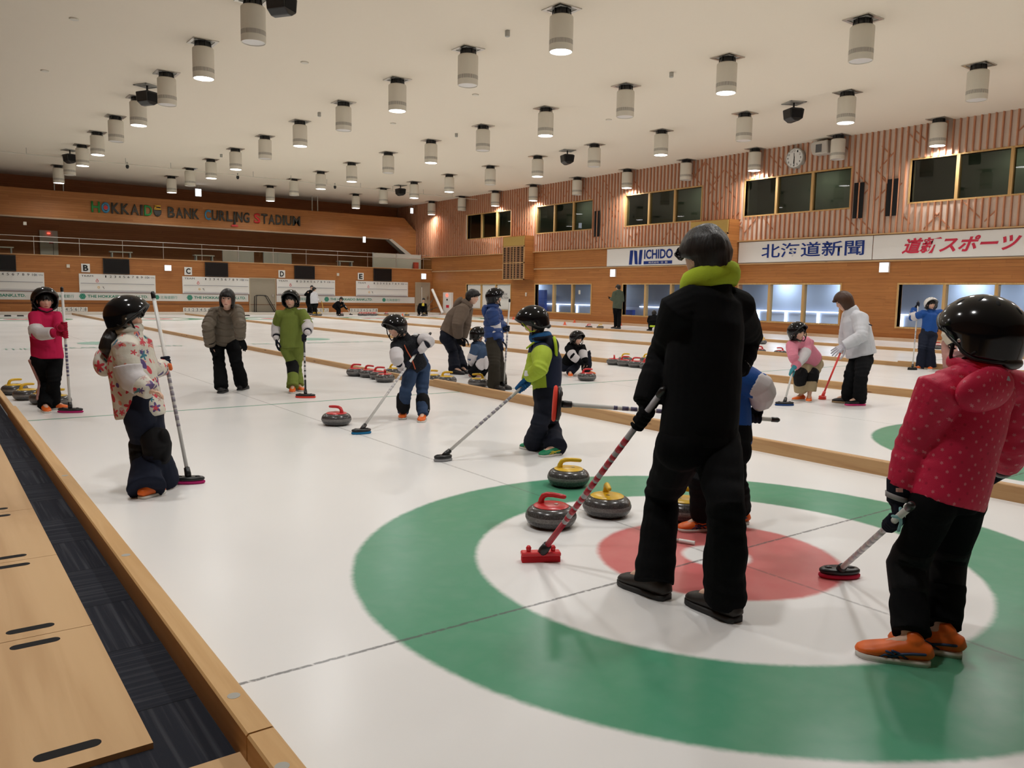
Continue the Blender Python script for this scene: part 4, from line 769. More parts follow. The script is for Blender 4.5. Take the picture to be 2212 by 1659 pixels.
 {'label': 'child in dusk blue crouching behind a yellow stone, black helmet', 'S': 1.2, 'face': [0.8739, -0.355, -0.3321], 'J': {'LA': [3.9872, 8.0363, 0.0744], 'RA': [3.7336, 7.9078, 0.0744], 'H': [3.9327, 8.0618, 0.6595], 'NB': [3.9434, 8.0348, 0.5207], 'CH': [3.9367, 8.035, 0.3953], 'PV': [3.9059, 8.0768, 0.1709], 'HM': [3.9011, 8.0566, 0.1802], 'LS': [4.0682, 8.0725, 0.4637], 'RS': [3.7974, 7.947, 0.4634], 'LH': [3.9734, 8.1081, 0.1289], 'RH': [3.8384, 8.0455, 0.1289], 'LW': [3.9733, 7.9656, 0.1774], 'RW': [3.8478, 8.0155, 0.1412], 'LE': [4.0449, 7.956, 0.3089], 'LK': [3.9941, 7.842, 0.2528], 'RE': [3.7498, 7.9766, 0.2875], 'RK': [3.8467, 7.7811, 0.248]}, 'toe': {'L': [0.8434, 0.5372, 0.0], 'R': [0.8243, -0.5661, 0.0]}, 'hand': {'R': {'dir': [0.3842, -0.3974, -0.8334], 'normal': [0.232, -0.7828, -0.5774], 'curl': 0.5}, 'L': {'dir': [-0.1655, -0.2542, -0.9529], 'normal': [-0.5891, -0.8005, 0.1101], 'curl': 0.5}}, 'vox': 0.007, 'jacket': {'c': 'dusk', 'pad': 0.028, 'dim': (0.145, 0.115, 0.145, 0.13), 'sr': 1.15}, 'trousers': {'c': 'black', 'pad': 0.028, 'flare': 0.02}, 'shoes': {'c': 'rose'}, 'gloves': {'both': {'c': 'dnavy'}}, 'helmet': 'black', 'hel': 1.0, 'elbow': [('R', 'padw', 0.45, 0.55)], 'knee': [('R', 'padw')], 'hood': {'c': 'dusk', 's': 0.9, 'drop': 0}},
 {'label': 'child in a blue puffer jacket and olive trousers standing with an upright broom', 'S': 1.34, 'face': [0.904, -0.4225, -0.0651], 'J': {'LA': [3.2677, 6.5003, 0.0831], 'RA': [3.1135, 6.4488, 0.0831], 'H': [3.2306, 6.6084, 1.2701], 'NB': [3.2004, 6.6121, 1.1355], 'CH': [3.1867, 6.5923, 0.9184], 'PV': [3.192, 6.5542, 0.6698], 'HM': [3.1914, 6.5529, 0.657], 'LS': [3.3141, 6.7048, 1.0563], 'RS': [3.0946, 6.4915, 1.0556], 'LH': [3.2516, 6.6121, 0.6229], 'RH': [3.1324, 6.4963, 0.6229], 'LW': [3.3073, 6.4772, 0.8388], 'RW': [3.1464, 6.3901, 0.6862], 'LE': [3.3589, 6.6622, 0.8952], 'LK': [3.3495, 6.6676, 0.3393], 'RE': [3.1789, 6.5067, 0.8452], 'RK': [3.0519, 6.335, 0.3699]}, 'toe': {'L': [0.2191, -0.9757, 0.0], 'R': [0.2781, -0.9606, 0.0]}, 'hand': {'R': {'dir': [0.1462, -0.2396, -0.9598], 'normal': [0.5677, 0.7655, -0.3028], 'curl': 0.3}, 'L': {'grip': [3.3418, 6.4519, 0.8396], 'axis': [0.1062, 0.0584, 0.9926]}}, 'vox': 0.007, 'jacket': {'c': 'blue', 'pad': 0.035, 'dim': (0.145, 0.128, 0.15, 0.135), 'sr': 1.15, 'quilt': 0.085, 'name': 'puffer_jacket'}, 'trousers': {'c': 'olive', 'pad': 0.03, 'flare': 0.022}, 'shoes': {'c': 'brownshoe', 'sole': 'soleg', 'k': 1.15}, 'gloves': {'both': {'c': 'navy'}}, 'helmet': 'black', 'hel': 0.96, 'elbow': [('R', 'padw', 0.3, 0.5)], 'hood': {'c': 'blue', 's': 1.0, 'drop': 0}},
 {'label': 'child in black crouching with a hand on a red stone', 'S': 1.22, 'face': [0.0663, -0.9931, -0.0971], 'J': {'LA': [5.7764, 7.5164, 0.0756], 'RA': [5.3005, 7.3881, 0.0756], 'H': [5.4768, 7.4467, 0.6138], 'NB': [5.4819, 7.4883, 0.4892], 'CH': [5.4898, 7.5277, 0.3638], 'PV': [5.4717, 7.6651, 0.1764], 'HM': [5.4717, 7.6415, 0.1861], 'LS': [5.6187, 7.4695, 0.4488], 'RS': [5.3604, 7.5081, 0.4374], 'LH': [5.5465, 7.654, 0.1337], 'RH': [5.3969, 7.6763, 0.1337], 'LW': [5.5167, 7.2635, 0.2219], 'RW': [5.4354, 7.2737, 0.224], 'LE': [5.5354, 7.3468, 0.3368], 'LK': [5.7513, 7.4649, 0.3529], 'RE': [5.3084, 7.3379, 0.3292], 'RK': [5.5295, 7.495, 0.157]}, 'toe': {'L': [0.4907, -0.8713, 0.0], 'R': [-0.6157, -0.788, 0.0]}, 'hand': {'R': {'dir': [0.4652, -0.6757, -0.5718], 'normal': [-0.3692, -0.5265, -0.7658], 'curl': 0.5}, 'L': {'dir': [-0.0072, -0.3632, -0.9317], 'normal': [-0.5877, -0.8044, -0.0869], 'curl': 0.6}}, 'vox': 0.007, 'jacket': {'c': 'black', 'pad': 0.028, 'dim': (0.135, 0.11, 0.14, 0.12), 'sr': 1.1}, 'trousers': {'c': 'dnavy', 'pad': 0.022, 'flare': 0.01}, 'shoes': {'c': 'orange'}, 'gloves': {'both': {'c': 'softblack', 'cuff': 0.09}}, 'helmet': 'black', 'hel': 0.96, 'elbow': [('R', 'padw', 0.45, 0.55), ('L', 'padw', 0.4, 0.5)], 'hood': {'c': 'black', 's': 1.0, 'drop': 0}},
 {'label': 'man in a black jacket with a lime collar seen from behind', 'S': 1.62, 'face': [0.1007, 0.9814, -0.1637], 'J': {'LA': [-0.6685, -0.2042, 0.1004], 'RA': [-0.602, -0.5335, 0.1004], 'H': [-0.5055, -0.2739, 1.4849], 'NB': [-0.4813, -0.2828, 1.368], 'CH': [-0.5171, -0.305, 1.1969], 'PV': [-0.5657, -0.3313, 0.7456], 'HM': [-0.572, -0.3353, 0.6828], 'LS': [-0.6813, -0.2892, 1.2511], 'RS': [-0.3384, -0.3153, 1.2607], 'LH': [-0.6658, -0.3237, 0.6889], 'RH': [-0.4655, -0.339, 0.6889], 'LW': [-0.7289, -0.1671, 0.8521], 'RW': [-0.2183, -0.2423, 0.9812], 'LE': [-0.5849, -0.1367, 1.0587], 'LK': [-0.5277, -0.1001, 0.4044], 'RE': [-0.0945, -0.195, 1.1246], 'RK': [-0.6644, -0.5681, 0.4937]}, 'toe': {'L': [-0.0285, 0.9996, 0.0], 'R': [0.0873, 0.9962, 0.0]}, 'hand': {'R': {'dir': [0.059, 0.7336, -0.677], 'normal': [-0.8064, 0.5911, -0.0176], 'curl': 0.4}, 'L': {'grip': [-0.7429, -0.1657, 0.7877], 'axis': [0.0626, -0.6202, 0.7819]}}, 'vox': 0.006, 'jacket': {'c': 'softblack', 'pad': 0.03, 'dim': (0.185, 0.135, 0.19, 0.135), 'sr': 1.02}, 'trousers': {'c': 'black', 'pad': 0.02, 'flare': 0.018, 'w': 1.05}, 'shoes': {'c': 'brownshoe', 'sole': 'soleg', 'k': 1.03}, 'gloves': {'both': {'c': 'softblack', 'band': 'greyl', 'k': 1.3}}, 'hair': 'short', 'hs': 1.04, 'collar': {'c': 'lime', 's': 1.22, 'up': 0.018, 'r': 0.026, 'flat': 1.9, 'rise': -0.022}},
 {'label': 'child in a royal blue jacket mostly hidden behind the man in black', 'S': 1.24, 'face': [-0.7351, 0.637, -0.2321], 'J': {'LA': [0.3032, 0.336, 0.0769], 'RA': [0.5821, 0.3207, 0.0769], 'H': [0.5073, 0.4146, 1.0498], 'NB': [0.518, 0.3893, 0.9233], 'CH': [0.5206, 0.3656, 0.7649], 'PV': [0.5027, 0.3424, 0.5004], 'HM': [0.5124, 0.3324, 0.4795], 'LS': [0.47, 0.2674, 0.87], 'RS': [0.6089, 0.475, 0.8525], 'LH': [0.46, 0.2785, 0.457], 'RH': [0.5455, 0.4063, 0.457], 'LW': [0.6448, 0.2637, 0.6991], 'RW': [0.433, 0.4894, 0.6615], 'LE': [0.5375, 0.1598, 0.8123], 'LK': [0.1853, 0.2749, 0.3093], 'RE': [0.6127, 0.5543, 0.6772], 'RK': [0.4002, 0.225, 0.2793]}, 'toe': {'L': [-0.8765, 0.4814, 0.0], 'R': [-0.7308, 0.6826, 0.0]}, 'hand': {'L': {'grip': [0.615, 0.2757, 0.6268], 'axis': [0.8005, -0.5968, -0.0558]}, 'R': {'grip': [0.3367, 0.4832, 0.6462], 'axis': [0.8005, -0.5968, -0.0558]}}, 'vox': 0.006, 'jacket': {'c': 'royal', 'pad': 0.03, 'dim': (0.135, 0.1, 0.135, 0.105), 'sleeve': 0.85, 'sr': 1.2, 'under': 'padw'}, 'trousers': {'c': 'black', 'pad': 0.03, 'flare': 0.012, 'short': 0.02}, 'shoes': {'c': 'orange', 'stripe': 'navystripe'}, 'gloves': {'both': {'c': 'dnavy', 'band': 'yellowst'}}, 'helmet': 'black', 'hel': 0.95, 'elbow': [('L', 'padw', 0.4, 0.7)]},
 {'label': 'girl in a red motif jacket and black helmet seen from behind', 'S': 1.28, 'face': [0.1029, 0.9869, -0.124], 'J': {'LA': [-0.3683, -1.1879, 0.0794], 'RA': [-0.1877, -1.2167, 0.0794], 'H': [-0.058, -1.2121, 1.185], 'NB': [-0.0664, -1.2209, 1.0762], 'CH': [-0.1052, -1.2116, 0.9361], 'PV': [-0.1837, -1.198, 0.6152], 'HM': [-0.1941, -1.1962, 0.5725], 'LS': [-0.2796, -1.1767, 0.9837], 'RS': [0.1077, -1.2612, 0.9883], 'LH': [-0.2612, -1.1811, 0.5704], 'RH': [-0.1061, -1.2149, 0.5704], 'LW': [-0.2986, -1.06, 0.5606], 'RW': [0.2398, -1.1947, 0.6344], 'LE': [-0.2547, -1.0986, 0.7761], 'LK': [-0.1973, -1.0756, 0.2964], 'RE': [0.1466, -1.2681, 0.7826], 'RK': [-0.01, -1.1331, 0.2906]}, 'toe': {'L': [-0.5597, 0.8287, 0.0], 'R': [-0.4357, 0.9001, 0.0]}, 'hand': {'R': {'dir': [-0.0118, 0.8604, -0.5095], 'normal': [-0.8064, 0.5911, -0.0176], 'curl': 0.5}, 'L': {'grip': [-0.314, -1.06, 0.4792], 'axis': [-0.6292, -0.5946, 0.5005]}}, 'vox': 0.005, 'jacket': {'c': 'dot', 'pad': 0.036, 'fe': 0.74, 'dim': (0.155, 0.12, 0.15, 0.122), 'sr': 1.12, 'wr': 1.1}, 'trousers': {'c': 'black', 'pad': 0.014, 'flare': 0.016, 'short': 0.02}, 'shoes': {'c': 'orange', 'stripe': 'navystripe', 'k': 1.12}, 'gloves': {'both': {'c': 'dnavy', 'cuff': 0.075, 'band': 'greyl'}}, 'helmet': 'black', 'hel': 1.1, 'knee': [('L', 'padk'), ('R', 'padk')], 'hood': {'c': 'dot', 's': 1.3, 'at': [-0.2033, -1.299, 1.0025], 'ax': (0.135, 0.045, 0.082)}, 'collar': {'c': 'pinkp', 's': 1.2, 'up': 0.02, 'r': 0.028, 'flat': 1.2}, 'extra': [['patch', 'hood_tag', 'greyl', [-0.1502, -1.3448, 1.0437], [-0.4266, -0.7349, 0.548], 0.012, 0.008], ['tube', 'glove_trim', 'cyan', [[-0.4145, -1.1142, 0.5339], [-0.3883, -1.1281, 0.5281]], 0.006], ['tube', 'glove_trim', 'cyan', [[-0.3804, -1.1233, 0.5602], [-0.3818, -1.1296, 0.5067], [-0.3706, -1.1173, 0.4742]], 0.006], ['patch', 'cuff_badge', 'rose', [-0.3881, -1.1208, 0.6277], [-0.7453, -0.6724, 0.2059], 0.009, 0.007], ['patch', 'arm_badge', 'stripew', [-0.3041, -1.1669, 0.9237], [-0.9512, 0.2316, 0.2269], 0.012, 0.022]]},
 {'label': 'girl in a pink jacket and khaki trousers with black knee pads sweeping', 'S': 1.16, 'face': [-0.1753, -0.9845, 0.0017], 'J': {'LA': [6.0393, 3.479, 0.0719], 'RA': [6.0336, 3.5914, 0.0719], 'H': [5.8051, 3.5446, 0.9006], 'NB': [5.9192, 3.5944, 0.7833], 'CH': [6.033, 3.5962, 0.6786], 'PV': [6.224, 3.5823, 0.5099], 'HM': [6.2102, 3.5801, 0.5106], 'LS': [6.0985, 3.5837, 0.7563], 'RS': [5.7912, 3.6049, 0.7198], 'LH': [6.2958, 3.5774, 0.4693], 'RH': [6.1523, 3.5873, 0.4693], 'LW': [5.6923, 3.486, 0.4589], 'RW': [5.7937, 3.5608, 0.5382], 'LE': [5.9006, 3.4953, 0.5991], 'LK': [6.0796, 3.4888, 0.329], 'RE': [5.6544, 3.4963, 0.6065], 'RK': [5.9228, 3.5605, 0.3295]}, 'toe': {'L': [-0.8472, -0.5313, 0.0], 'R': [-0.9767, 0.2146, 0.0]}, 'hand': {'L': {'grip': [5.682, 3.5077, 0.38], 'axis': [0.635, 0.2575, 0.7283]}, 'R': {'grip': [5.8355, 3.57, 0.5561], 'axis': [0.635, 0.2575, 0.7283]}}, 'vox': 0.007, 'jacket': {'c': 'pink', 'pad': 0.03, 'dim': (0.14, 0.115, 0.15, 0.125), 'sr': 1.2}, 'trousers': {'c': 'khaki', 'pad': 0.03, 'flare': 0.024, 'short': 0.05}, 'shoes': {'c': 'orange'}, 'gloves': {'both': {'c': 'teal'}}, 'helmet': 'black', 'hel': 0.96, 'hair': 'under', 'elbow': [('L', 'padw', 0.3, 0.7)], 'knee': [('L', 'padk'), ('R', 'padk')], 'hood': {'c': 'beige', 's': 0.9, 'drop': 0.0}},
 {'label': 'woman in a white jacket holding a red broom beside the girl in pink', 'S': 1.58, 'face': [-0.6639, 0.649, -0.3715], 'J': {'LA': [6.2651, 2.9146, 0.098], 'RA': [6.3113, 3.0999, 0.098], 'H': [6.244, 3.2056, 1.3044], 'NB': [6.3133, 3.1373, 1.1776], 'CH': [6.3629, 3.0688, 0.9453], 'PV': [6.3938, 3.002, 0.6252], 'HM': [6.3888, 3.0049, 0.6192], 'LS': [6.2525, 2.97, 1.0896], 'RS': [6.459, 3.2331, 1.1099], 'LH': [6.3333, 2.925, 0.5699], 'RH': [6.4543, 3.0791, 0.5699], 'LW': [6.0164, 3.0222, 0.7503], 'RW': [6.7104, 3.4457, 0.7393], 'LE': [6.1371, 2.8687, 0.8712], 'LK': [6.0561, 2.794, 0.3937], 'RE': [6.5525, 3.3391, 0.8826], 'RK': [6.1368, 2.9823, 0.3786]}, 'toe': {'L': [-0.8817, 0.4717, 0.0], 'R': [-0.3539, 0.9353, 0.0]}, 'hand': {'L': {'dir': [-0.7874, 0.3771, -0.4877], 'normal': [0.5554, 0.3471, -0.7557], 'curl': 0.15, 'spread': 0.5}, 'R': {'grip': [6.6258, 3.4218, 0.6583], 'axis': [0.3528, -0.1322, 0.9263]}}, 'vox': 0.007, 'jacket': {'c': 'white', 'pad': 0.04, 'dim': (0.195, 0.165, 0.2, 0.185), 'sr': 1.1, 'wr': 0.8}, 'trousers': {'c': 'softblack', 'pad': 0.022, 'flare': 0.012}, 'shoes': {'c': 'blackshoe', 'L': {'c': 'blackshoe', 'sole': 'pinkshoe'}, 'R': {'c': 'blackshoe', 'sole': 'tan'}}, 'gloves': {'both': {'c': 'whiteg'}}, 'hair': 'bob', 'brownhair': 1, 'hs': 1.03, 'extra': [['tube', 'navy_piping', 'navy', [[6.2183, 2.9003, 1.0806], [6.2759, 2.8689, 1.0242], [6.3265, 2.8542, 1.0071]], 0.007], ['tube', 'navy_piping', 'navy', [[6.0671, 3.009, 0.7441], [6.1244, 2.9345, 0.7819], [6.1541, 2.8702, 0.8366]], 0.004]]},
 {'label': 'child in a blue jacket and white helmet raising a broom on a far sheet', 'S': 1.3, 'face': [-0.6306, -0.7745, 0.0494], 'J': {'LA': [12.7092, 5.2161, 0.0806], 'RA': [12.6292, 5.3663, 0.0806], 'H': [12.787, 5.3431, 1.2708], 'NB': [12.8077, 5.3343, 1.1353], 'CH': [12.7842, 5.3279, 0.9633], 'PV': [12.7332, 5.3268, 0.6823], 'HM': [12.7405, 5.3215, 0.6825], 'LS': [12.9305, 5.2393, 1.1019], 'RS': [12.6656, 5.431, 1.0781], 'LH': [12.7985, 5.2796, 0.6368], 'RH': [12.6679, 5.3741, 0.6368], 'LW': [13.017, 5.2877, 0.8267], 'RW': [12.7916, 5.6681, 1.1725], 'LE': [13.1208, 5.2665, 0.955], 'LK': [12.6342, 5.2123, 0.4098], 'RE': [12.6821, 5.6452, 0.9984], 'RK': [12.5282, 5.3209, 0.4055]}, 'toe': {'L': [-0.9354, -0.3535, 0.0], 'R': [-0.9914, 0.1309, 0.0]}, 'hand': {'R': {'grip': [12.8555, 5.6326, 1.2569], 'axis': [0.4437, 0.2139, 0.8703]}}, 'vox': 0.009, 'jacket': {'c': 'royal', 'pad': 0.03, 'dim': (0.155, 0.12, 0.145, 0.12), 'sr': 1.15}, 'trousers': {'c': 'navy', 'pad': 0.028, 'flare': 0.035}, 'shoes': {'c': 'orange'}, 'gloves': {'both': {'c': 'dnavy'}}, 'helmet': 'white', 'hel': 0.98, 'elbow': [('R', 'padw', 0.5, 0.6), ('L', 'padw', 0.4, 0.6)]},
 {'label': 'child in a beige coat bending, mostly hidden behind the large black helmet', 'S': 1.25, 'face': [-0.2151, -0.8641, -0.455], 'J': {'LA': [12.5303, 4.6837, 0.0775], 'RA': [12.4792, 4.8135, 0.0775], 'H': [12.7147, 4.7201, 0.9937], 'NB': [12.6522, 4.7503, 0.879], 'CH': [12.5888, 4.7788, 0.7467], 'PV': [12.5089, 4.8133, 0.5705], 'HM': [12.5072, 4.8098, 0.5356], 'LS': [12.8119, 4.7539, 0.851], 'RS': [12.3911, 4.8115, 0.835], 'LH': [12.5857, 4.8028, 0.5267], 'RH': [12.4322, 4.8238, 0.5267], 'LW': [12.6141, 4.604, 0.5192], 'RW': [12.3012, 4.713, 0.5456], 'LE': [12.705, 4.6418, 0.6904], 'LK': [12.415, 4.6482, 0.3208], 'RE': [12.2289, 4.7748, 0.6997], 'RK': [12.2869, 4.7483, 0.3175]}, 'toe': {'L': [0.9284, 0.3717, 0.0], 'R': [0.8257, 0.5641, 0.0]}, 'hand': {}, 'vox': 0.01, 'jacket': {'c': 'beige', 'pad': 0.03}, 'trousers': {'c': 'rose', 'pad': 0.02}, 'shoes': {'c': 'blackshoe'}, 'gloves': {'both': {'c': 'black'}}, 'helmet': 'black', 'hel': 0.98},
 {'label': 'man in sage green at the right wall with a broom on his shoulder', 'S': 1.72, 'face': [-0.0463, 0.9878, -0.1485], 'J': {'LA': [19.9856, 21.772, 0.1066], 'RA': [19.7729, 21.3576, 0.1066], 'H': [19.9913, 21.6996, 1.687], 'NB': [19.9913, 21.6789, 1.5358], 'CH': [19.9633, 21.6656, 1.2895], 'PV': [19.9189, 21.6409, 0.8728], 'HM': [19.916, 21.6353, 0.8161], 'LS': [19.7732, 21.6786, 1.4568], 'RS': [20.165, 21.6935, 1.4817], 'LH': [19.8124, 21.6369, 0.8126], 'RH': [20.0255, 21.645, 0.8126], 'LW': [19.8342, 21.9395, 1.2274], 'RW': [20.1401, 21.7593, 1.1001], 'LE': [19.726, 21.7118, 1.1727], 'LK': [19.9529, 21.7542, 0.4704], 'RE': [20.1161, 21.5453, 1.1415], 'RK': [19.9064, 21.4997, 0.4599]}, 'toe': {'L': [-0.4588, 0.8885, 0.0], 'R': [-0.2297, 0.9733, 0.0]}, 'hand': {}, 'vox': 0.016, 'jacket': {'c': 'sage', 'pad': 0.04}, 'trousers': {'c': 'black', 'pad': 0.025}, 'shoes': {'c': 'blackshoe', 'sole': 'soleg'}, 'gloves': {'both': {'c': 'black'}}, 'hair': 'short'},
 {'label': 'person in black crouching at the right wall beside the man in black', 'S': 1.6, 'face': [0.7607, 0.516, -0.3939], 'J': {'LA': [19.941, 19.7559, 0.0992], 'RA': [19.9471, 19.3411, 0.0992], 'H': [20.0778, 19.7175, 0.6816], 'NB': [20.0272, 19.675, 0.5559], 'CH': [19.9922, 19.6236, 0.449], 'PV': [19.8735, 19.5019, 0.2914], 'HM': [19.8882, 19.516, 0.2908], 'LS': [19.8641, 19.7274, 0.5183], 'RS': [20.113, 19.545, 0.5238], 'LH': [19.7935, 19.5605, 0.2354], 'RH': [19.9535, 19.4433, 0.2354], 'LW': [20.0635, 19.8572, 0.2581], 'RW': [20.2996, 19.6841, 0.2632], 'LE': [19.9443, 19.8477, 0.3686], 'LK': [20.0349, 19.8844, 0.3485], 'RE': [20.2383, 19.5576, 0.3777], 'RK': [20.2109, 19.6038, 0.3398]}, 'toe': {'L': [0.0726, 0.9974, 0.0], 'R': [0.8912, 0.4535, 0.0]}, 'hand': {}, 'vox': 0.016, 'jacket': {'c': 'black', 'pad': 0.05}, 'trousers': {'c': 'black', 'pad': 0.03}, 'shoes': {'c': 'blackshoe', 'sole': 'soleg'}, 'hair': 'short', 'extra': [['tube', 'jacket_hem', 'lime', [[19.6787, 19.5069, 0.1936], [19.7356, 19.3646, 0.1901], [19.9257, 19.3259, 0.199]], 0.035]]},
 {'label': 'person in a black coat, left one of the far pair below scoreboard D', 'S': 1.68, 'face': [-0.3076, -0.9515, 0.0052], 'J': {'LA': [14.4764, 40.6258, 0.1042], 'RA': [14.4523, 40.901, 0.1042], 'H': [14.6317, 40.8354, 1.5235], 'NB': [14.5909, 40.8405, 1.3416], 'CH': [14.5369, 40.848, 1.1077], 'PV': [14.4869, 40.8349, 0.7446], 'HM': [14.4815, 40.8246, 0.6411], 'LS': [14.6933, 40.7583, 1.2922], 'RS': [14.4504, 40.9328, 1.261], 'LH': [14.5714, 40.7742, 0.6858], 'RH': [14.4023, 40.8957, 0.6858], 'LW': [14.6089, 40.6315, 0.8268], 'RW': [14.3215, 40.6494, 1.2353], 'LE': [14.705, 40.7267, 1.0337], 'LK': [14.4143, 40.4994, 0.4147], 'RE': [14.2486, 40.8411, 1.1037], 'RK': [14.3659, 40.647, 0.4111]}, 'toe': {'L': [-0.4222, -0.9065, 0.0], 'R': [-0.7399, -0.6727, 0.0]}, 'hand': {}, 'vox': 0.02, 'jacket': {'c': 'black', 'pad': 0.04}, 'trousers': {'c': 'black', 'pad': 0.02}, 'shoes': {'c': 'blackshoe', 'sole': 'soleg'}, 'hair': 'short'},
 {'label': 'person in a white top, right one of the far pair below scoreboard D', 'S': 1.62, 'face': [0.9957, 0.0722, -0.0583], 'J': {'LA': [14.1221, 39.4051, 0.1004], 'RA': [14.0751, 38.9723, 0.1004], 'H': [14.1461, 39.335, 1.4185], 'NB': [14.1371, 39.3175, 1.2432], 'CH': [14.1154, 39.3025, 1.0176], 'PV': [14.1279, 39.2452, 0.6676], 'HM': [14.1165, 39.2501, 0.6424], 'LS': [14.052, 39.3696, 1.1663], 'RS': [14.2247, 39.243, 1.1701], 'LH': [14.0469, 39.3045, 0.6109], 'RH': [14.2089, 39.1858, 0.6109], 'LW': [14.1626, 39.4862, 0.7894], 'RW': [14.2956, 39.136, 0.7714], 'LE': [14.0191, 39.3281, 0.9158], 'LK': [14.2114, 39.5819, 0.384], 'RE': [14.3328, 39.3164, 0.9196], 'RK': [14.0435, 38.8894, 0.3996]}, 'toe': {'L': [0.9303, 0.3669, 0.0], 'R': [0.997, -0.077, 0.0]}, 'hand': {}, 'vox': 0.02, 'jacket': {'c': 'white', 'pad': 0.035}, 'trousers': {'c': 'black', 'pad': 0.02}, 'shoes': {'c': 'blackshoe', 'sole': 'soleg'}, 'hair': 'short'},
 {'label': 'person in black bending to sweep below scoreboard E', 'S': 1.5, 'face': [-0.2647, -0.9088, -0.3224], 'J': {'LA': [15.1446, 38.2997, 0.093], 'RA': [15.4215, 39.1609, 0.093], 'H': [15.3214, 38.4408, 0.9183], 'NB': [15.3037, 38.5543, 0.7405], 'CH': [15.2488, 38.7053, 0.6365], 'PV': [15.2262, 38.9606, 0.5553], 'HM': [15.2455, 38.943, 0.5305], 'LS': [15.4557, 38.5606, 0.6913], 'RS': [15.2081, 38.614, 0.6631], 'LH': [15.3172, 38.941, 0.5028], 'RH': [15.1353, 38.9802, 0.5028], 'LW': [15.4654, 38.1096, 0.3994], 'RW': [15.3933, 38.1865, 0.5726], 'LE': [15.4848, 38.3282, 0.52], 'LK': [15.288, 38.5853, 0.3368], 'RE': [15.2428, 38.3929, 0.467], 'RK': [15.326, 38.9434, 0.3279]}, 'toe': {'L': [-0.3057, -0.9521, 0.0], 'R': [-0.3057, -0.9521, 0.0]}, 'hand': {'L': {'grip': [15.5149, 38.0981, 0.3992], 'axis': [-0.4049, 0.4104, 0.8171]}, 'R': {'grip': [15.4184, 38.1959, 0.5939], 'axis': [-0.4049, 0.4104, 0.8171]}}, 'vox': 0.02, 'jacket': {'c': 'black', 'pad': 0.03}, 'trousers': {'c': 'black', 'pad': 0.02}, 'shoes': {'c': 'blackshoe', 'sole': 'soleg'}, 'gloves': {'both': {'c': 'black'}}, 'hair': 'bob'},
 {'label': 'person in black crouching with a stone in front of the beige door', 'S': 1.6, 'face': [-0.4873, -0.8484, -0.2068], 'J': {'LA': [21.0085, 39.0302, 0.0992], 'RA': [20.5017, 39.0228, 0.0992], 'H': [20.7647, 38.9446, 0.9177], 'NB': [20.7931, 39.0186, 0.6992], 'CH': [20.7548, 39.0865, 0.5341], 'PV': [20.729, 39.2038, 0.3401], 'HM': [20.7276, 39.201, 0.3129], 'LS': [20.915, 38.9841, 0.6463], 'RS': [20.65, 39.1783, 0.6405], 'LH': [20.809, 39.1451, 0.2841], 'RH': [20.649, 39.2624, 0.2841], 'LW': [20.72, 38.6975, 0.2444], 'RW': [20.5472, 38.8316, 0.2946], 'LE': [20.8721, 38.8263, 0.4045], 'LK': [20.8419, 38.8011, 0.3778], 'RE': [20.4875, 39.0558, 0.4246], 'RK': [20.4197, 38.9362, 0.3729]}, 'toe': {'L': [-0.3057, -0.9521, 0.0], 'R': [-0.8179, -0.5753, 0.0]}, 'hand': {}, 'vox': 0.02, 'jacket': {'c': 'black', 'pad': 0.04}, 'trousers': {'c': 'black', 'pad': 0.03}, 'shoes': {'c': 'blackshoe', 'sole': 'soleg'}, 'gloves': {'both': {'c': 'black'}}, 'hair': 'short', 'extra': [['patch', 'coat_badge', 'yellowst', [20.6783, 38.8461, 0.6474], [-0.5085, -0.8596, 0.1118], 0.07, 0.08]]}]
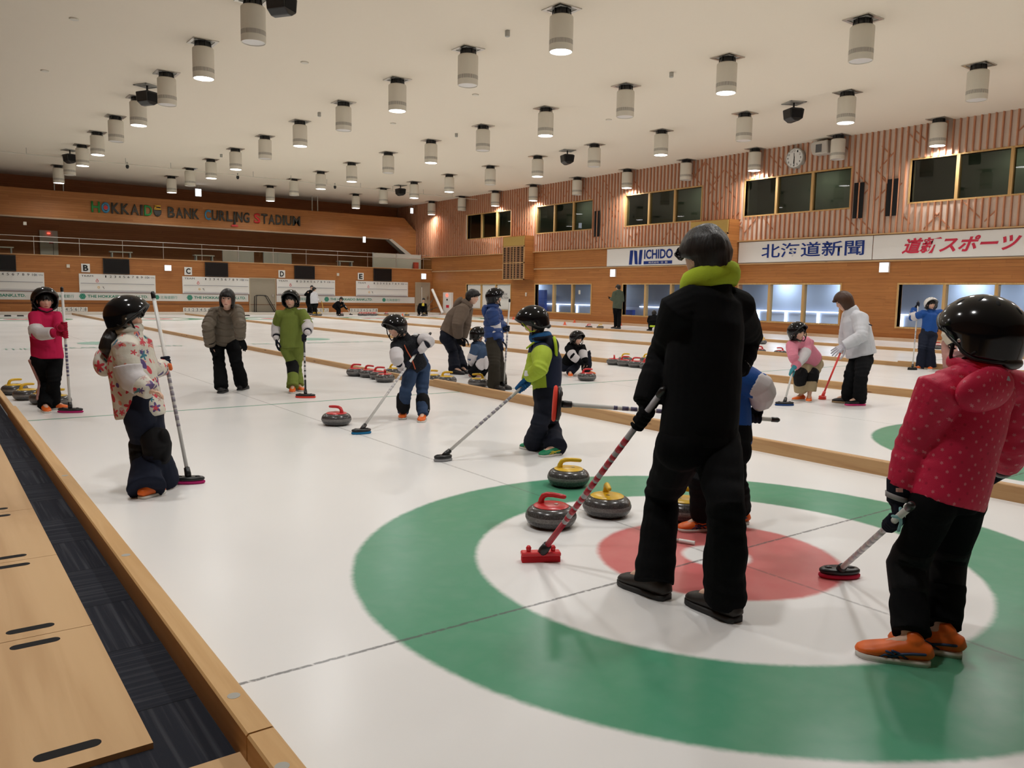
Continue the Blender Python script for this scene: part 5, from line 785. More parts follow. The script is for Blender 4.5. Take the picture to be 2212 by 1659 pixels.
BROOMS = [
 {'label': 'white broom with a magenta pad held by the girl in red fleece', 'head': [-1.9987, 6.862, 0.035], 'top': [-2.0381, 6.7843, 1.2957], 'long': [0.8611, -0.5085, 0.0], 'pad': 'magenta', 'decal': 'navy', 'span': (0.28, 0.55), 'hl': 0.13, 'hw': 0.05},
 {'label': 'white broom with a magenta pad held by the girl in the star print jacket', 'head': [-1.8078, 3.0008, 0.035], 'top': [-1.9399, 3.2687, 1.2755], 'long': [0.8849, -0.4658, 0.0], 'pad': 'magenta', 'decal': 'grey', 'span': (0.28, 0.58), 'hl': 0.107, 'hw': 0.045},
 {'label': 'black broom with a red-orange pad held by the child in the green suit', 'head': [0.5681, 6.8527, 0.035], 'top': [0.7921, 7.4441, 0.8761], 'long': [0.8349, -0.5504, 0.0], 'pad': 'redp', 'shaft': 'black', 'decal': 'silver', 'span': (0.2, 0.6), 'nd': 6, 'hl': 0.125, 'hw': 0.05},
 {'label': 'white broom with a blue pad pushed by the boy in the dark vest', 'head': [0.0299, 4.1732, 0.035], 'top': [1.1169, 4.7735, 0.8882], 'long': [0.9886, -0.1503, 0.0], 'pad': 'bluep', 'decal': 'silver', 'span': (0.35, 0.6), 'hl': 0.095, 'hw': 0.045},
 {'label': 'white broom with a grey pad pushed by the boy in the lime and navy jacket', 'head': [0.0396, 2.738, 0.035], 'top': [0.842, 2.6387, 0.63], 'long': [0.9949, -0.1014, 0.0], 'pad': 'greyp', 'decal': 'grey', 'span': (0.35, 0.75), 'hl': 0.078, 'hw': 0.045},
 {'label': 'white broom held upright by the child in the blue puffer jacket', 'head': [3.2558, 6.4046, 0.035], 'top': [3.3849, 6.4756, 1.2418], 'long': [0.8001, 0.5999, 0.0], 'pad': 'blackp', 'decal': 'grey', 'span': (0.3, 0.6), 'hl': 0.09},
 {'label': 'red brush broom with a red and white shaft held by the man in black', 'head': [-0.8032, 0.4313, 0.035], 'top': [-0.732, -0.2734, 0.9235], 'long': [0.8709, -0.4915, 0.0], 'pad': 'crim', 'brush': 1, 'lower': 0.22, 'decal': 'red', 'span': (0.24, 0.75), 'nd': 12, 'hl': 0.098, 'hw': 0.028, 'shaft': 'grey', 'r': 0.014},
 {'label': 'white broom with a red pad held level behind the man in black', 'head': [-0.2834, 0.9455, 0.6894], 'top': [0.7264, 0.1926, 0.6191], 'long': [0.7209, 0.693, 0.0], 'pad': 'redp', 'decal': 'navy', 'span': (0.25, 0.6), 'hl': 0.105, 'hw': 0.075, 'axial': 1},
 {'label': 'white broom with a red pad held by the girl in the red motif jacket', 'head': [0.2444, -0.5322, 0.035], 'top': [-0.4697, -1.2071, 0.6031], 'long': [0.8349, -0.5504, 0.0], 'pad': 'crim', 'decal': 'silver', 'span': (0.2, 0.75), 'hl': 0.1, 'hw': 0.05, 'r': 0.0125},
 {'label': 'white broom with a navy pad held by the girl in pink', 'head': [5.3811, 3.3857, 0.035], 'top': [5.8792, 3.5877, 0.6062], 'long': [0.8349, -0.5504, 0.0], 'pad': 'navyp', 'hl': 0.122, 'hw': 0.04},
 {'label': 'all red broom held by the woman in the white jacket', 'head': [6.3884, 3.5108, 0.035], 'top': [6.6345, 3.4186, 0.681], 'long': [0.9678, -0.2516, 0.0], 'pad': 'redp', 'shaft': 'red', 'hl': 0.05, 'hw': 0.05},
 {'label': 'white broom with a black pad held up by the child in the white helmet', 'head': [12.2326, 5.3324, 0.035], 'top': [12.8884, 5.6485, 1.3214], 'long': [0.8611, -0.5085, 0.0], 'pad': 'blackp', 'decal': 'grey', 'span': (0.35, 0.55), 'hl': 0.1},
 {'label': 'white broom over the shoulder of the man in green at the right wall', 'head': [20.3406, 22.4234, 1.2653], 'top': [20.921, 22.5071, 1.8007], 'long': [0.9063, -0.4226, 0.0], 'pad': 'blackp', 'hl': 0.09},
 {'label': 'white broom of the far sweeper in black below scoreboard E', 'head': [15.6615, 37.9496, 0.1034], 'top': [15.3676, 38.2474, 0.6964], 'long': [0.8066, -0.5912, 0.0], 'pad': 'blackp', 'hl': 0.1},
 {'label': 'white broom standing up behind the far crouching person by the beige door', 'head': [20.8936, 39.3513, 0.1447], 'top': [21.0383, 39.6471, 1.7078], 'long': [0.8066, -0.5912, 0.0], 'pad': 'blackp', 'hl': 0.1}]
# ================================================================ PEOPLE
DG = lambda: bpy.context.evaluated_depsgraph_get()
def A(v): return np.array(v, float)
def loft(st, n=22):
    """closed loft of ellipses: (centre, lateral axis, half width, half depth)"""
    c = [A(s[0]) for s in st]; m = len(st); rings = []; ang = np.arange(n) * 2 * PI / n
    for i, s in enumerate(st):
        t = nrm(c[min(i + 1, m - 1)] - c[max(i - 1, 0)]); l = A(s[1]); l = nrm(l - t * (l @ t)); f = np.cross(t, l)
        rings.append(c[i] + np.outer(np.cos(ang), l) * s[2] + np.outer(np.sin(ang), f) * s[3])
    V = np.concatenate(rings); F = []
    for j in range(m - 1):
        for i in range(n): F.append((j * n + i, j * n + (i + 1) % n, (j + 1) * n + (i + 1) % n, (j + 1) * n + i))
    F.append(tuple(range(n - 1, -1, -1))); F.append(tuple((m - 1) * n + i for i in range(n)))
    return V, F
def ball(c, ax, nu=20, nv=14):
    """ellipsoid; ax = 3x3 rows of half axes"""
    V, F = [], []; ax = A(ax); c = A(c)
    for j in range(nv + 1):
        ph = PI * j / nv
        for i in range(nu):
            th = 2 * PI * i / nu; V.append(c + math.sin(ph) * math.cos(th) * ax[0] + math.sin(ph) * math.sin(th) * ax[1] + math.cos(ph) * ax[2])
    for j in range(nv):
        for i in range(nu): F.append((j * nu + i, (j + 1) * nu + i, (j + 1) * nu + (i + 1) % nu, j * nu + (i + 1) % nu))
    return A(V), F
def sph(c, r): return ball(c, np.eye(3) * r)
def fuse(parts, voxel, smooth=3, fac=.5):
    """one continuous surface from overlapping closed pieces"""
    V, F, n = [], [], 0
    for v, f in parts:
        V.append(v); F += [tuple(i + n for i in q) for q in f]; n += len(v)
    me = bpy.data.meshes.new('tmp'); me.from_pydata([tuple(x) for x in np.concatenate(V)], [], F); me.update()
    bm = bmesh.new(); bm.from_mesh(me); bmesh.ops.remove_doubles(bm, verts=bm.verts, dist=1e-6); bmesh.ops.recalc_face_normals(bm, faces=bm.faces); bm.to_mesh(me); bm.free()
    o = bpy.data.objects.new('tmp', me); C.objects.link(o)
    rm = o.modifiers.new('r', 'REMESH'); rm.mode = 'VOXEL'; rm.voxel_size = voxel; rm.adaptivity = 0
    if smooth: sm = o.modifiers.new('s', 'SMOOTH'); sm.factor = fac; sm.iterations = smooth
    out = bpy.data.meshes.new_from_object(o.evaluated_get(DG())); bpy.data.objects.remove(o); bpy.data.meshes.remove(me); return out
def co(me): a = np.zeros(len(me.vertices) * 3); me.vertices.foreach_get('co', a); return a.reshape(-1, 3)
def nor(me): a = np.zeros(len(me.vertices) * 3); me.vertices.foreach_get('normal', a); return a.reshape(-1, 3)
def setco(me, a): me.vertices.foreach_set('co', np.ascontiguousarray(a).ravel()); me.update()
def vattr(me, name, arr):
    at = me.attributes.new(name, 'FLOAT_VECTOR', 'POINT'); at.data.foreach_set('vector', np.ascontiguousarray(arr, dtype=np.float32).ravel())
_ws = np.random.RandomState(3); _wk = _ws.normal(size=(14, 3)); _wp = _ws.uniform(0, 6.28, 14)
def waves(p, scale):
    s = np.zeros(len(p))
    for k, ph in zip(_wk, _wp): s += np.sin((p @ (k * scale)) + ph + 1.3 * np.sin(p @ (k[::-1] * scale * .43)))
    return s / 14 ** .5
def bones_attr(me, bones, lat):
    """fab = (distance around, distance along, bone index)"""
    P = co(me); best = np.full(len(P), 1e9); out = np.zeros((len(P), 3))
    for bi, (a, b, r) in enumerate(bones):
        a, b = A(a), A(b); d = b - a; L = np.linalg.norm(d); d = d / max(L, 1e-6); t = (P - a) @ d; q = P - a - np.outer(t, d)
        dist = np.linalg.norm(q, axis=1) / r + np.maximum(0, np.maximum(-t, t - L)) / r
        l = nrm(lat - d * (lat @ d)) if abs(lat @ d) < .95 else nrm(np.cross(d, [0, 0, 1.])); f = np.cross(d, l)
        ang = np.arctan2(q @ f, q @ l); m = dist < best; best[m] = dist[m]
        out[m] = np.stack([ang[m] * r, t[m], np.full(m.sum(), bi)], 1)
    vattr(me, 'fab', out); return out
# ---------------------------------------------------------------- skin, hair and cloth materials
def skin_mat(name, tone, blush=.35):
    m = MAT(name, .5, .35); x, y, z = m.xyz(m.attr('hl')); ax = x.abs()
    fr = y.ss(.03, .05)
    def el(cx, cz, rx, rz, soft=.35):
        d = (((ax - cx) / rx).pw(2.) + ((z - cz) / rz).pw(2.)).sqrt(); return d.ss(1. + soft, 1. - soft) * fr
    def elc(cz, rx, rz): d = ((x / rx).pw(2.) + ((z - cz) / rz).pw(2.)).sqrt(); return d.ss(1.3, .8) * fr
    c = m.mix(el(.040, -.038, .026, .022, .8) * blush, tone, (.62, .20, .15))
    c = m.mix(el(.031, .022, .017, .0035) * .8, c, (.045, .03, .022)); c = m.mix(el(.030, .000, .0145, .0060), c, (.62, .56, .50)); c = m.mix(el(.030, .000, .0075, .0065), c, (.012, .009, .008))
    c = m.mix(el(.030, .0055, .0155, .0026) * .9, c, (.02, .015, .012)); c = m.mix(elc(-.070, .021, .0065) * .75, c, (.48, .12, .11)); c = m.mix(elc(-.071, .017, .0016) * .8, c, (.16, .03, .03))
    c = m.mix(el(.007, -.046, .004, .0025) * .6, c, (.2, .06, .04)); m.color(c); m.b.inputs['Subsurface Weight'].default_value = .0; return m.m
SKIN = skin_mat('skin', (.72, .46, .335)); SKIN_P = skin_mat('skin_rosy', (.74, .46, .35), .55)
def hair_mat(name, c1, c2):
    m = MAT(name, .42, .35); cc = m.coord(); x, y, z = m.xyz(cc); n = m.noise(m.vec(x * 60., y * 60., z * 6.), 1.6, 3.); m.color(m.mix(n, c1, c2)); m.bump(n, .5, .006); return m.m
HAIR = hair_mat('black_hair', (.008, .007, .007), (.022, .019, .017)); HAIR_B = hair_mat('brown_hair', (.045, .020, .012), (.085, .040, .024))
def cloth(name, col, rough=.85, var=.10, bump=.35, bs=260., sheen=0., spec=.15):
    key = 'cloth_' + name
    if key in _plain: return _plain[key]
    m = MAT(name, rough, spec); c = m.coord(); n = m.noise(c, 7., 3.)
    m.color(m.mix(n.ss(.3, .75) * .5, col, tuple(v * (1 - var * 2.5) for v in col))); m.bump(m.noise(c, bs, 2.) * .35 + m.noise(c, 22., 3.) * .65, bump, .006)
    if sheen: m.b.inputs['Sheen Weight'].default_value = sheen
    _plain[key] = m.m; return m.m
def star_cloth():
    m = MAT('star_print', .5, .3); f = m.attr('fab'); u, v, b = m.xyz(f); base = m.mix(m.noise(f, 4., 2.), (.66, .63, .55), (.60, .565, .48))
    col = base
    for k, (cell, dens, rr) in enumerate(((.085, .72, .036), (.060, .55, .020), (.120, .55, .042))):
        uu = u + b * 3.7 + k * .037; vv = v + k * .051; iu, iv = (uu / cell).floor(), (vv / cell).floor(); key = m.vec(iu, iv, b + k * 9.)
        r1 = m.white(key); r2 = m.white(m.vec(iu + 51., iv, b + k)); r3 = m.white(m.vec(iu, iv + 77., b - k)); r4 = m.white(m.vec(iu - 33., iv + 5., b + k))
        du = (uu / cell - iu - .5) * cell + (r2 - .5) * cell * .3; dv = (vv / cell - iv - .5) * cell + (r3 - .5) * cell * .3
        rad = (du * du + dv * dv).sqrt(); th = dv.at2(du) + r1 * 6.28
        star = rad.lt(((th * 5.).sin() * .30 + .66) * rr); blob = (((du + dv * .3) / .65).pw(2.) + dv.pw(2.)).sqrt().lt(rr * .8)
        streak = ((du * .8 + dv * .6).abs() * 3.2).mx((dv * .8 - du * .6).abs()).lt(rr * .9)
        pick = r4.lt(.45); shp = star * pick + blob * (1. - pick) * r4.lt(.72) + streak * r4.gt(.72); shp = shp.mn(1.) * r1.lt(dens)
        cc = m.mix(r2.gt(.40), (.60, .05, .075), (.70, .22, .16)); cc = m.mix(r2.gt(.58), cc, (.10, .06, .20)); cc = m.mix(r2.gt(.74), cc, (.04, .19, .25)); cc = m.mix(r2.gt(.88), cc, (.50, .33, .30))
        col = m.mix(shp, col, cc)
    m.color(col); m.bump(m.noise(m.coord(), 16., 3.), .5, .012); return m.m
def dot_cloth():
    m = MAT('red_motif_print', .55, .25); f = m.attr('fab'); u, v, b = m.xyz(f); n = m.noise(m.coord(), 7., 3.)
    col = m.mix(n.ss(.3, .7), (.64, .022, .075), (.54, .014, .058)); cell = .052
    for k in (0, 1):
        uu = u + k * .026; vv = v + k * .026 + b * .31; iu, iv = (uu / cell).floor(), (vv / cell).floor(); r = m.white(m.vec(iu, iv, b + 3. * k))
        du = (uu / cell - iu - .5) * cell + (r - .5) * .012; dv = (vv / cell - iv - .5) * cell + (r - .5) * .008; th = dv.at2(du)
        rad = (du * du + dv * dv).sqrt() * ((th * 6.).sin() * .35 + 1.15); on = rad.lt(.0056)
        cc = m.mix(r.gt(.72), (.72, .32, .36), (.26, .008, .03)); col = m.mix(on * .5, col, cc)
    m.color(col); m.bump(m.noise(m.coord(), 14., 3.) * .8 + m.noise(m.coord(), 300., 1.) * .2, .45, .012); return m.m
def split_cloth(name, front, back, cut=0.):
    m = MAT(name, .7, .2); f = m.attr('fab'); t = m.attr('tl'); x, y, z = m.xyz(t); u, v, b = m.xyz(f)
    side = (y + (m.noise(m.coord(), 9., 1.) - .5) * .01).gt(cut); sl = b.gt(.5); k = side.mx(sl); sh = z.gt(.335) * (1. - sl); k = k * (1. - sh)
    n = m.noise(m.coord(), 8., 3.); a = m.mix(n, front, tuple(c * .8 for c in front)); m.color(m.mix(k, back, a)); m.bump(n * .5 + m.noise(m.coord(), 26., 2.) * .5, .5, .012); return m.m
def stripe_cloth(name, base, lite):
    m = MAT(name, .85, .15); f = m.attr('fab'); u, v, b = m.xyz(f); n = m.noise(m.vec(u * 30., v * 260., b), 1., 2.); m.color(m.mix(n.ss(.5, .75), base, lite)); m.bump(n, .25, .003); return m.m
STAR, DOT = star_cloth(), dot_cloth(); LIME = split_cloth('lime_navy_cloth', (.42, .55, .045), (.012, .017, .042), .005); KNIT = stripe_cloth('dark_marled_knit', (.012, .013, .016), (.05, .05, .058))
CL = dict(black=cloth('black_cloth', (.0065, .0068, .0075), spec=.06), softblack=cloth('soft_black', (.0085, .0088, .0098), spec=.07), navy=cloth('navy_cloth', (.014, .018, .034)), dnavy=cloth('dark_navy', (.012, .014, .024)), crimson=cloth('crimson_fleece', (.55, .018, .085), .9),
          taupe=cloth('taupe_puffer', (.165, .135, .10), .55, spec=.3), brown=cloth('brown_coat', (.155, .115, .088), .8), green=cloth('olive_green', (.175, .225, .045), .8), blue=cloth('blue_puffer', (.022, .055, .19), .55, spec=.3), dusk=cloth('dusk_blue', (.055, .095, .175), .75),
          royal=cloth('royal_blue', (.015, .075, .30), .6), pink=cloth('pink_cloth', (.78, .27, .36), .75), white=cloth('white_shell', (.66, .67, .72), .5, spec=.3), khaki=cloth('khaki_cloth', (.42, .33, .20)), olive=cloth('olive_brown', (.035, .03, .022)), jean=cloth('blue_track', (.035, .062, .125)),
          padw=cloth('pale_elbow_pad', (.62, .59, .60), .8, .04), padk=cloth('black_knee_pad', (.008, .008, .009), .75), sage=cloth('sage_green', (.085, .105, .075), .85), beige=cloth('beige_coat', (.50, .44, .35)), rose=cloth('dusty_rose', (.45, .24, .21)), lime=cloth('lime_fleece', (.50, .66, .045), .8), redg=cloth('dark_red_knit', (.33, .012, .035), .9),
          orange=plain('orange_shoe', (.78, .14, .015), .45, .4), greenshoe=plain('green_shoe', (.02, .26, .12), .5, .4), brownshoe=plain('dark_brown_shoe', (.022, .018, .015), .5, .4), blackshoe=plain('black_shoe', (.012, .012, .013), .45, .4), pinkshoe=plain('pink_sole', (.70, .03, .20), .5), tan=plain('tan_sole', (.30, .19, .09), .6), solew=plain('white_sole', (.66, .63, .58), .5), soleg=plain('dark_sole', (.02, .02, .02), .6),
          bluegl=cloth('blue_glove', (.015, .10, .27), .7), teal=cloth('teal_glove', (.06, .30, .36), .7), whiteg=cloth('pale_grey_glove', (.52, .50, .56), .8), pinkp=cloth('pale_pink_fleece', (.62, .34, .34), .95), cyan=cloth('pale_cyan_trim', (.27, .52, .55), .7), stripew=plain('white_stripe', (.70, .70, .70), .7), navystripe=plain('navy_stripe', (.015, .035, .10), .5), yellowst=plain('yellow_stripe', (.62, .50, .03), .5), zip=plain('orange_zip', (.60, .10, .03), .5), greyl=plain('grey_label', (.30, .29, .29), .6), orangeg=plain('orange_glove_patch', (.75, .16, .03), .6))
CL['star'], CL['dot'], CL['limenavy'], CL['knit'] = STAR, DOT, LIME, KNIT
HELM = plain('helmet_black', (.006, .006, .007), .13, .34, var=0); HELM_W = plain('helmet_white', (.66, .64, .62), .3, .5, var=0); STRAP = plain('helmet_strap', (.012, .012, .012), .7, .2, var=0)

# ---------------------------------------------------------------- head, hands, shoes
def head_parts(c, X, Y, Z, s):
    nu, nv = 44, 34; V, F = [], []
    for j in range(nv + 1):
        ph = PI * j / nv; z = math.cos(ph); q = math.sin(ph)
        for i in range(nu):
            th = 2 * PI * i / nu; x, y = q * math.sin(th), q * math.cos(th)
            px, py, pz = .075 * x, .094 * y, (.106 if z > 0 else .120) * z
            if z < 0:
                t = -z; px *= 1 - .26 * t ** 1.6; py *= (1 - .08 * t) if y > 0 else (1 - .42 * t)
                if y > 0: py += .014 * t * t
            if y > 0:
                py *= 1 - .10 * math.exp(-((abs(x) - .0) / .9) ** 2) * (1 if z < .4 else .3)
                py += .021 * math.exp(-(x / .13) ** 2 - ((z + .30) / .15) ** 2) + .008 * math.exp(-(x / .10) ** 2 - ((z + .08) / .16) ** 2)
                py -= .007 * math.exp(-((abs(x) - .36) / .17) ** 2 - ((z - .0) / .11) ** 2)
                py += .004 * math.exp(-((abs(x) - .34) / .3) ** 2 - ((z - .22) / .10) ** 2) + .006 * math.exp(-(x / .25) ** 2 - ((z + .60) / .09) ** 2) + .007 * math.exp(-(x / .25) ** 2 - ((z + .90) / .12) ** 2)
                py += .004 * math.exp(-((abs(x) - .5) / .2) ** 2 - ((z + .3) / .2) ** 2)
            V.append(c + s * (px * X + py * Y + pz * Z))
    for j in range(nv):
        for i in range(nu): F.append((j * nu + i, (j + 1) * nu + i, (j + 1) * nu + (i + 1) % nu, j * nu + (i + 1) % nu))
    out = [(A(V), F)]
    for sx in (-1, 1): out.append(ball(c + s * (sx * .077 * X - .006 * Y - .012 * Z), [s * .011 * X, s * .017 * (Y + .3 * Z), s * .031 * Z], 12, 8))
    return out
def shell(c, X, Y, Z, rx, ry, rz, rim, taper=0., nth=56, nu=10, nd=8, wav=0., bulge=0.):
    V, F = [], []; tot = nu + nd
    for i in range(nth):
        th = 2 * PI * i / nth; zl = rim(th); pm = math.acos(max(-1, min(1, max(zl, 0) / rz)))
        for k in range(1, tot + 1):
            if k <= nu:
                a = pm * k / nu; z, r = rz * math.cos(a), math.sin(a)
            else:
                f = (k - nu) / nd; z = min(zl, 0) * f if zl < 0 else zl; r = (math.sin(pm) if zl > 0 else 1.) * (1 - taper * f * (1 if zl < 0 else 0)) + bulge * math.sin(PI * f) * (1 if zl < 0 else 0)
            r *= 1 + wav * math.sin(th * 17 + k * .3) * min(1, k / 4)
            V.append(c + X * rx * r * math.sin(th) + Y * ry * r * math.cos(th) + Z * z)
    V.append(c + Z * rz); top = len(V) - 1
    for i in range(nth):
        j = (i + 1) % nth; F.append((top, i * tot, j * tot))
        for k in range(tot - 1): F.append((i * tot + k, i * tot + k + 1, j * tot + k + 1, j * tot + k))
    return A(V), F
def mesh_obj(name, VF, mat, parent, solid=0., offset=-1):
    me = bpy.data.meshes.new(name); me.from_pydata([tuple(v) for v in VF[0]], [], [tuple(f) for f in VF[1]]); me.update()
    bm = bmesh.new(); bm.from_mesh(me); bmesh.ops.remove_doubles(bm, verts=bm.verts, dist=1e-5); bmesh.ops.recalc_face_normals(bm, faces=bm.faces); bm.to_mesh(me); bm.free()
    o = link(name, me, mat, parent, True)
    if solid: s_ = o.modifiers.new('solid', 'SOLIDIFY'); s_.thickness = solid; s_.offset = offset
    return o
def finger(pts, r): return tube_np(pts, [r * 1.05] * (len(pts) - 1) + [r * .8], 8, 2)
def hand_parts(W, h, s, k=1.):
    """h: dict with either grip point+axis (fingers closed round a shaft) or dir+normal (relaxed, slightly curled)"""
    out = []; fr = .0088 * s * k; pr = .0135 * s * k
    if 'grip' in h:
        G, a = A(h['grip']), nrm(h['axis']); d = G - W; d = d - a * (d @ a); dist = np.linalg.norm(d); d = nrm(d); sg = h.get('side', 1); n = np.cross(a, d) * sg; rs = h.get('rs', .0125)
        R_ = rs + fr
        for i in range(4):
            off = a * (.030 - .020 * i) * s * k; kn = G + off * .95 + n * (R_ + .004) - d * .004
            out.append(tube_np([W + off * .45, (W + kn) / 2 + n * .004 + off * .2, kn], [pr * 1.0, pr * 1.12, pr * .95], 8, 2))
            pts = [kn]
            for an in (30, 65, 105, 150, 195, 235)[: 6 - (i == 3)]:
                t = R(an); pts.append(G + off + (n * math.cos(t) + d * math.sin(t)) * R_)
            out.append(finger(pts, fr * (1. if i < 3 else .88)))
        th = [W + a * .018 * s + d * .01, W + a * .034 * s + (G - W) * .55 + n * .004]
        for an in (-25, -75, -125): t = R(an); th.append(G + a * .040 * s + (n * math.cos(t) + d * math.sin(t)) * (R_ + .002))
        out.append(finger(th, fr * 1.15))
    else:
        d, n = nrm(h['dir']), A(h['normal']); n = nrm(n - d * (n @ d)); sd = np.cross(d, n) * h.get('side', 1); cu = h.get('curl', .45); sp = h.get('spread', .0)
        for i in range(4):
            o = (.030 - .020 * i) * s * k; kn = W + d * (.078 - .004 * abs(i - 1)) * s * k + sd * o
            out.append(tube_np([W + sd * o * .5, kn], [pr, pr * .95], 8, 2)); L = (.070, .078, .072, .055)[i] * s * k; p, ang, pts = kn, 0., [kn]
            for seg in (.45, .30, .25):
                ang += cu * (1. + .1 * i); dd = d * math.cos(ang) + n * math.sin(ang) + sd * sp * (1.5 - i) * .25; p = p + dd * L * seg; pts.append(p)
            out.append(finger(pts, fr * (1., 1., .98, .86)[i]))
        b = W + d * .02 * s + sd * .022 * s * k; out.append(finger([b, b + (d * .5 + sd * .8 + n * .35) * .035 * s * k, b + (d * 1.05 + sd * 1.0 + n * .75) * .048 * s * k, b + (d * 1.75 + sd * 1.05 + n * 1.0) * .052 * s * k], fr * 1.2))
    out.append(sph(W, .022 * s * k)); return out
def shoe(name, an, dr, L, root, upper, sole, vox, stripe=None, side=1, ah=.0, zb=0., tilt=0.):
    """an: ankle, dr: horizontal direction of the toes"""
    d = nrm([dr[0], dr[1], 0]); up = A([0, 0, 1.]); l = np.cross(d, up)
    if tilt: d, up = d * math.cos(tilt) - up * math.sin(tilt), up * math.cos(tilt) + d * math.sin(tilt)
    base = A([an[0], an[1], zb]) - d * L * .27
    S_ = [(-.01, .10, .16), (.04, .145, .28), (.16, .168, .34), (.30, .170, .35), (.45, .18, .30), (.60, .195, .245), (.75, .205, .205), (.88, .185, .17), (.96, .135, .13), (1.0, .06, .07)]
    st = [(base + d * L * s + up * (L * (h * .5) + .008), l, L * w_, L * h * .5) for s, w_, h in S_]
    pp = [loft(st, 18), tube_np([base + d * L * .20 + up * L * .2, base + d * L * .23 + up * L * .36], [L * .15, L * .145], 14, 1)]
    me = fuse(pp, max(vox, .004), 2); p = co(me); fl = (p - base) @ up; p[fl < .012] += np.outer(.012 - fl[fl < .012], up); setco(me, p)
    o = link(name, me, upper, root)
    out = []
    for s, w_, h in S_: out.append((s, w_ * 1.04))
    V, F = [], []; N = len(out)
    ring = [base + d * L * s + l * L * w_ for s, w_ in out] + [base + d * L * s - l * L * w_ for s, w_ in out[::-1]]
    n = len(ring); hs = L * .085
    V = [r + up * .001 for r in ring] + [r * 1. + up * hs for r in ring]; F = [tuple(range(n)), tuple(range(2 * n - 1, n - 1, -1))] + [(i, n + i, n + (i + 1) % n, (i + 1) % n) for i in range(n)]
    mesh_obj('sole', (A(V), F), sole, o)
    if stripe:
        def sp(s, hh, sx):          # point on the flank of the shoe
            w_ = np.interp(s, [q[0] for q in S_], [q[1] for q in S_]); h = np.interp(s, [q[0] for q in S_], [q[2] for q in S_]); c_ = hh / h * 2 - 1; c_ = max(-.95, min(.95, c_)); return base + d * L * s + up * (L * hh + .008) + l * sx * L * (w_ * math.sqrt(1 - c_ * c_) + .006)
        for sx in (-1, 1):
            for ln, r in (([(.08, .17), (.25, .16), (.42, .13), (.56, .055)], .011), ([(.30, .05), (.42, .14), (.52, .17)], .009), ([(.42, .05), (.52, .13), (.60, .155)], .009), ([(.46, .08), (.62, .10), (.68, .05)], .008)):
                pt = [sp(s, h, sx) for s, h in ln]; fine = [];
                for i in range(len(pt) - 1):
                    for t in (0, .5): fine.append(pt[i] * (1 - t) + pt[i + 1] * t)
                fine.append(pt[-1]); v, f = tube_np(fine, L * r * 2.0, 6, 1); mesh_obj('side_stripe', (v, f), stripe, o)
    return o
def helmet(c, X, Y, Z, s, root, mat=HELM, brim=True, tilt=0.):
    rx, ry, rz = .128 * s, .146 * s, .128 * s; c = c + Z * .012 * s; Y, Z = Y * .978 + Z * .208, Z * .978 - Y * .208
    def rim(th):
        f = math.cos(th); a = abs(math.sin(th))
        return s * (.050 * max(0, f) ** .8 - .085 * max(0, -f) ** .7 - .046 * a ** 2.6)
    o = mesh_obj('helmet', shell(c, X, Y, Z, rx, ry, rz, rim, .10, 64, 14, 6), mat, root, .016 * s)
    V, F = [], []
    pts = []
    for i in range(65):
        th = 2 * PI * i / 64; zl = rim(th); r = math.sqrt(max(0, 1 - (max(zl, 0) / rz) ** 2)) * (1 - .10 * (zl < 0)); pts.append(c + X * rx * r * .985 * math.sin(th) + Y * ry * r * .985 * math.cos(th) + Z * zl)
    v, f = tube_np(pts, .0065 * s, 6, 0, False); mesh_obj('rim', (v, f), plain('helmet_rim', (.01, .01, .01), .4, .5, var=0), o)
    for th, el in ((20, 55), (-20, 55), (60, 50), (-60, 50), (140, 55), (-140, 55), (180, 42), (100, 62), (-100, 62), (0, 40)):
        a, e_ = R(th), R(el); p = c + X * rx * math.cos(e_) * math.sin(a) + Y * ry * math.cos(e_) * math.cos(a) + Z * rz * math.sin(e_); n = nrm(X * math.cos(e_) * math.sin(a) / rx + Y * math.cos(e_) * math.cos(a) / ry + Z * math.sin(e_) / rz); t1 = nrm(np.cross(n, Z)); t2 = np.cross(n, t1)
        v, f = ball(p - n * .002, [t1 * .008 * s, t2 * .017 * s, n * .0032 * s], 12, 6); mesh_obj('vent', (v, f), MATTE, o)
    for sx in (-1, 1):
        a = c + X * sx * .108 * s + Y * .025 * s - Z * .045 * s; b = c + X * sx * .052 * s + Y * .045 * s - Z * .125 * s; m_ = c + Y * .062 * s - Z * .148 * s
        v, f = tube_np([a, (a + b) / 2 + X * sx * .012 * s, b, m_], .0062 * s, 6, 1); mesh_obj('strap', (v, f), STRAP, o)
        a2 = c + X * sx * .112 * s - Y * .055 * s - Z * .06 * s; v, f = tube_np([a2, c + X * sx * .085 * s + Y * .01 * s - Z * .10 * s, b], .0055 * s, 6, 1); mesh_obj('strap', (v, f), STRAP, o)
        v, f = ball(c + X * sx * rx * .93 - Z * .028 * s, [X * .004 * s, Y * .007 * s, Z * .007 * s], 10, 6); mesh_obj('rivet', (v, f), STEEL, o)
    v, f = ball(c - Y * ry * .80 - Z * .085 * s, [X * .055 * s, Y * .022 * s, Z * .022 * s], 14, 8); mesh_obj('fit_dial', (v, f), BLACK, o)
    return o
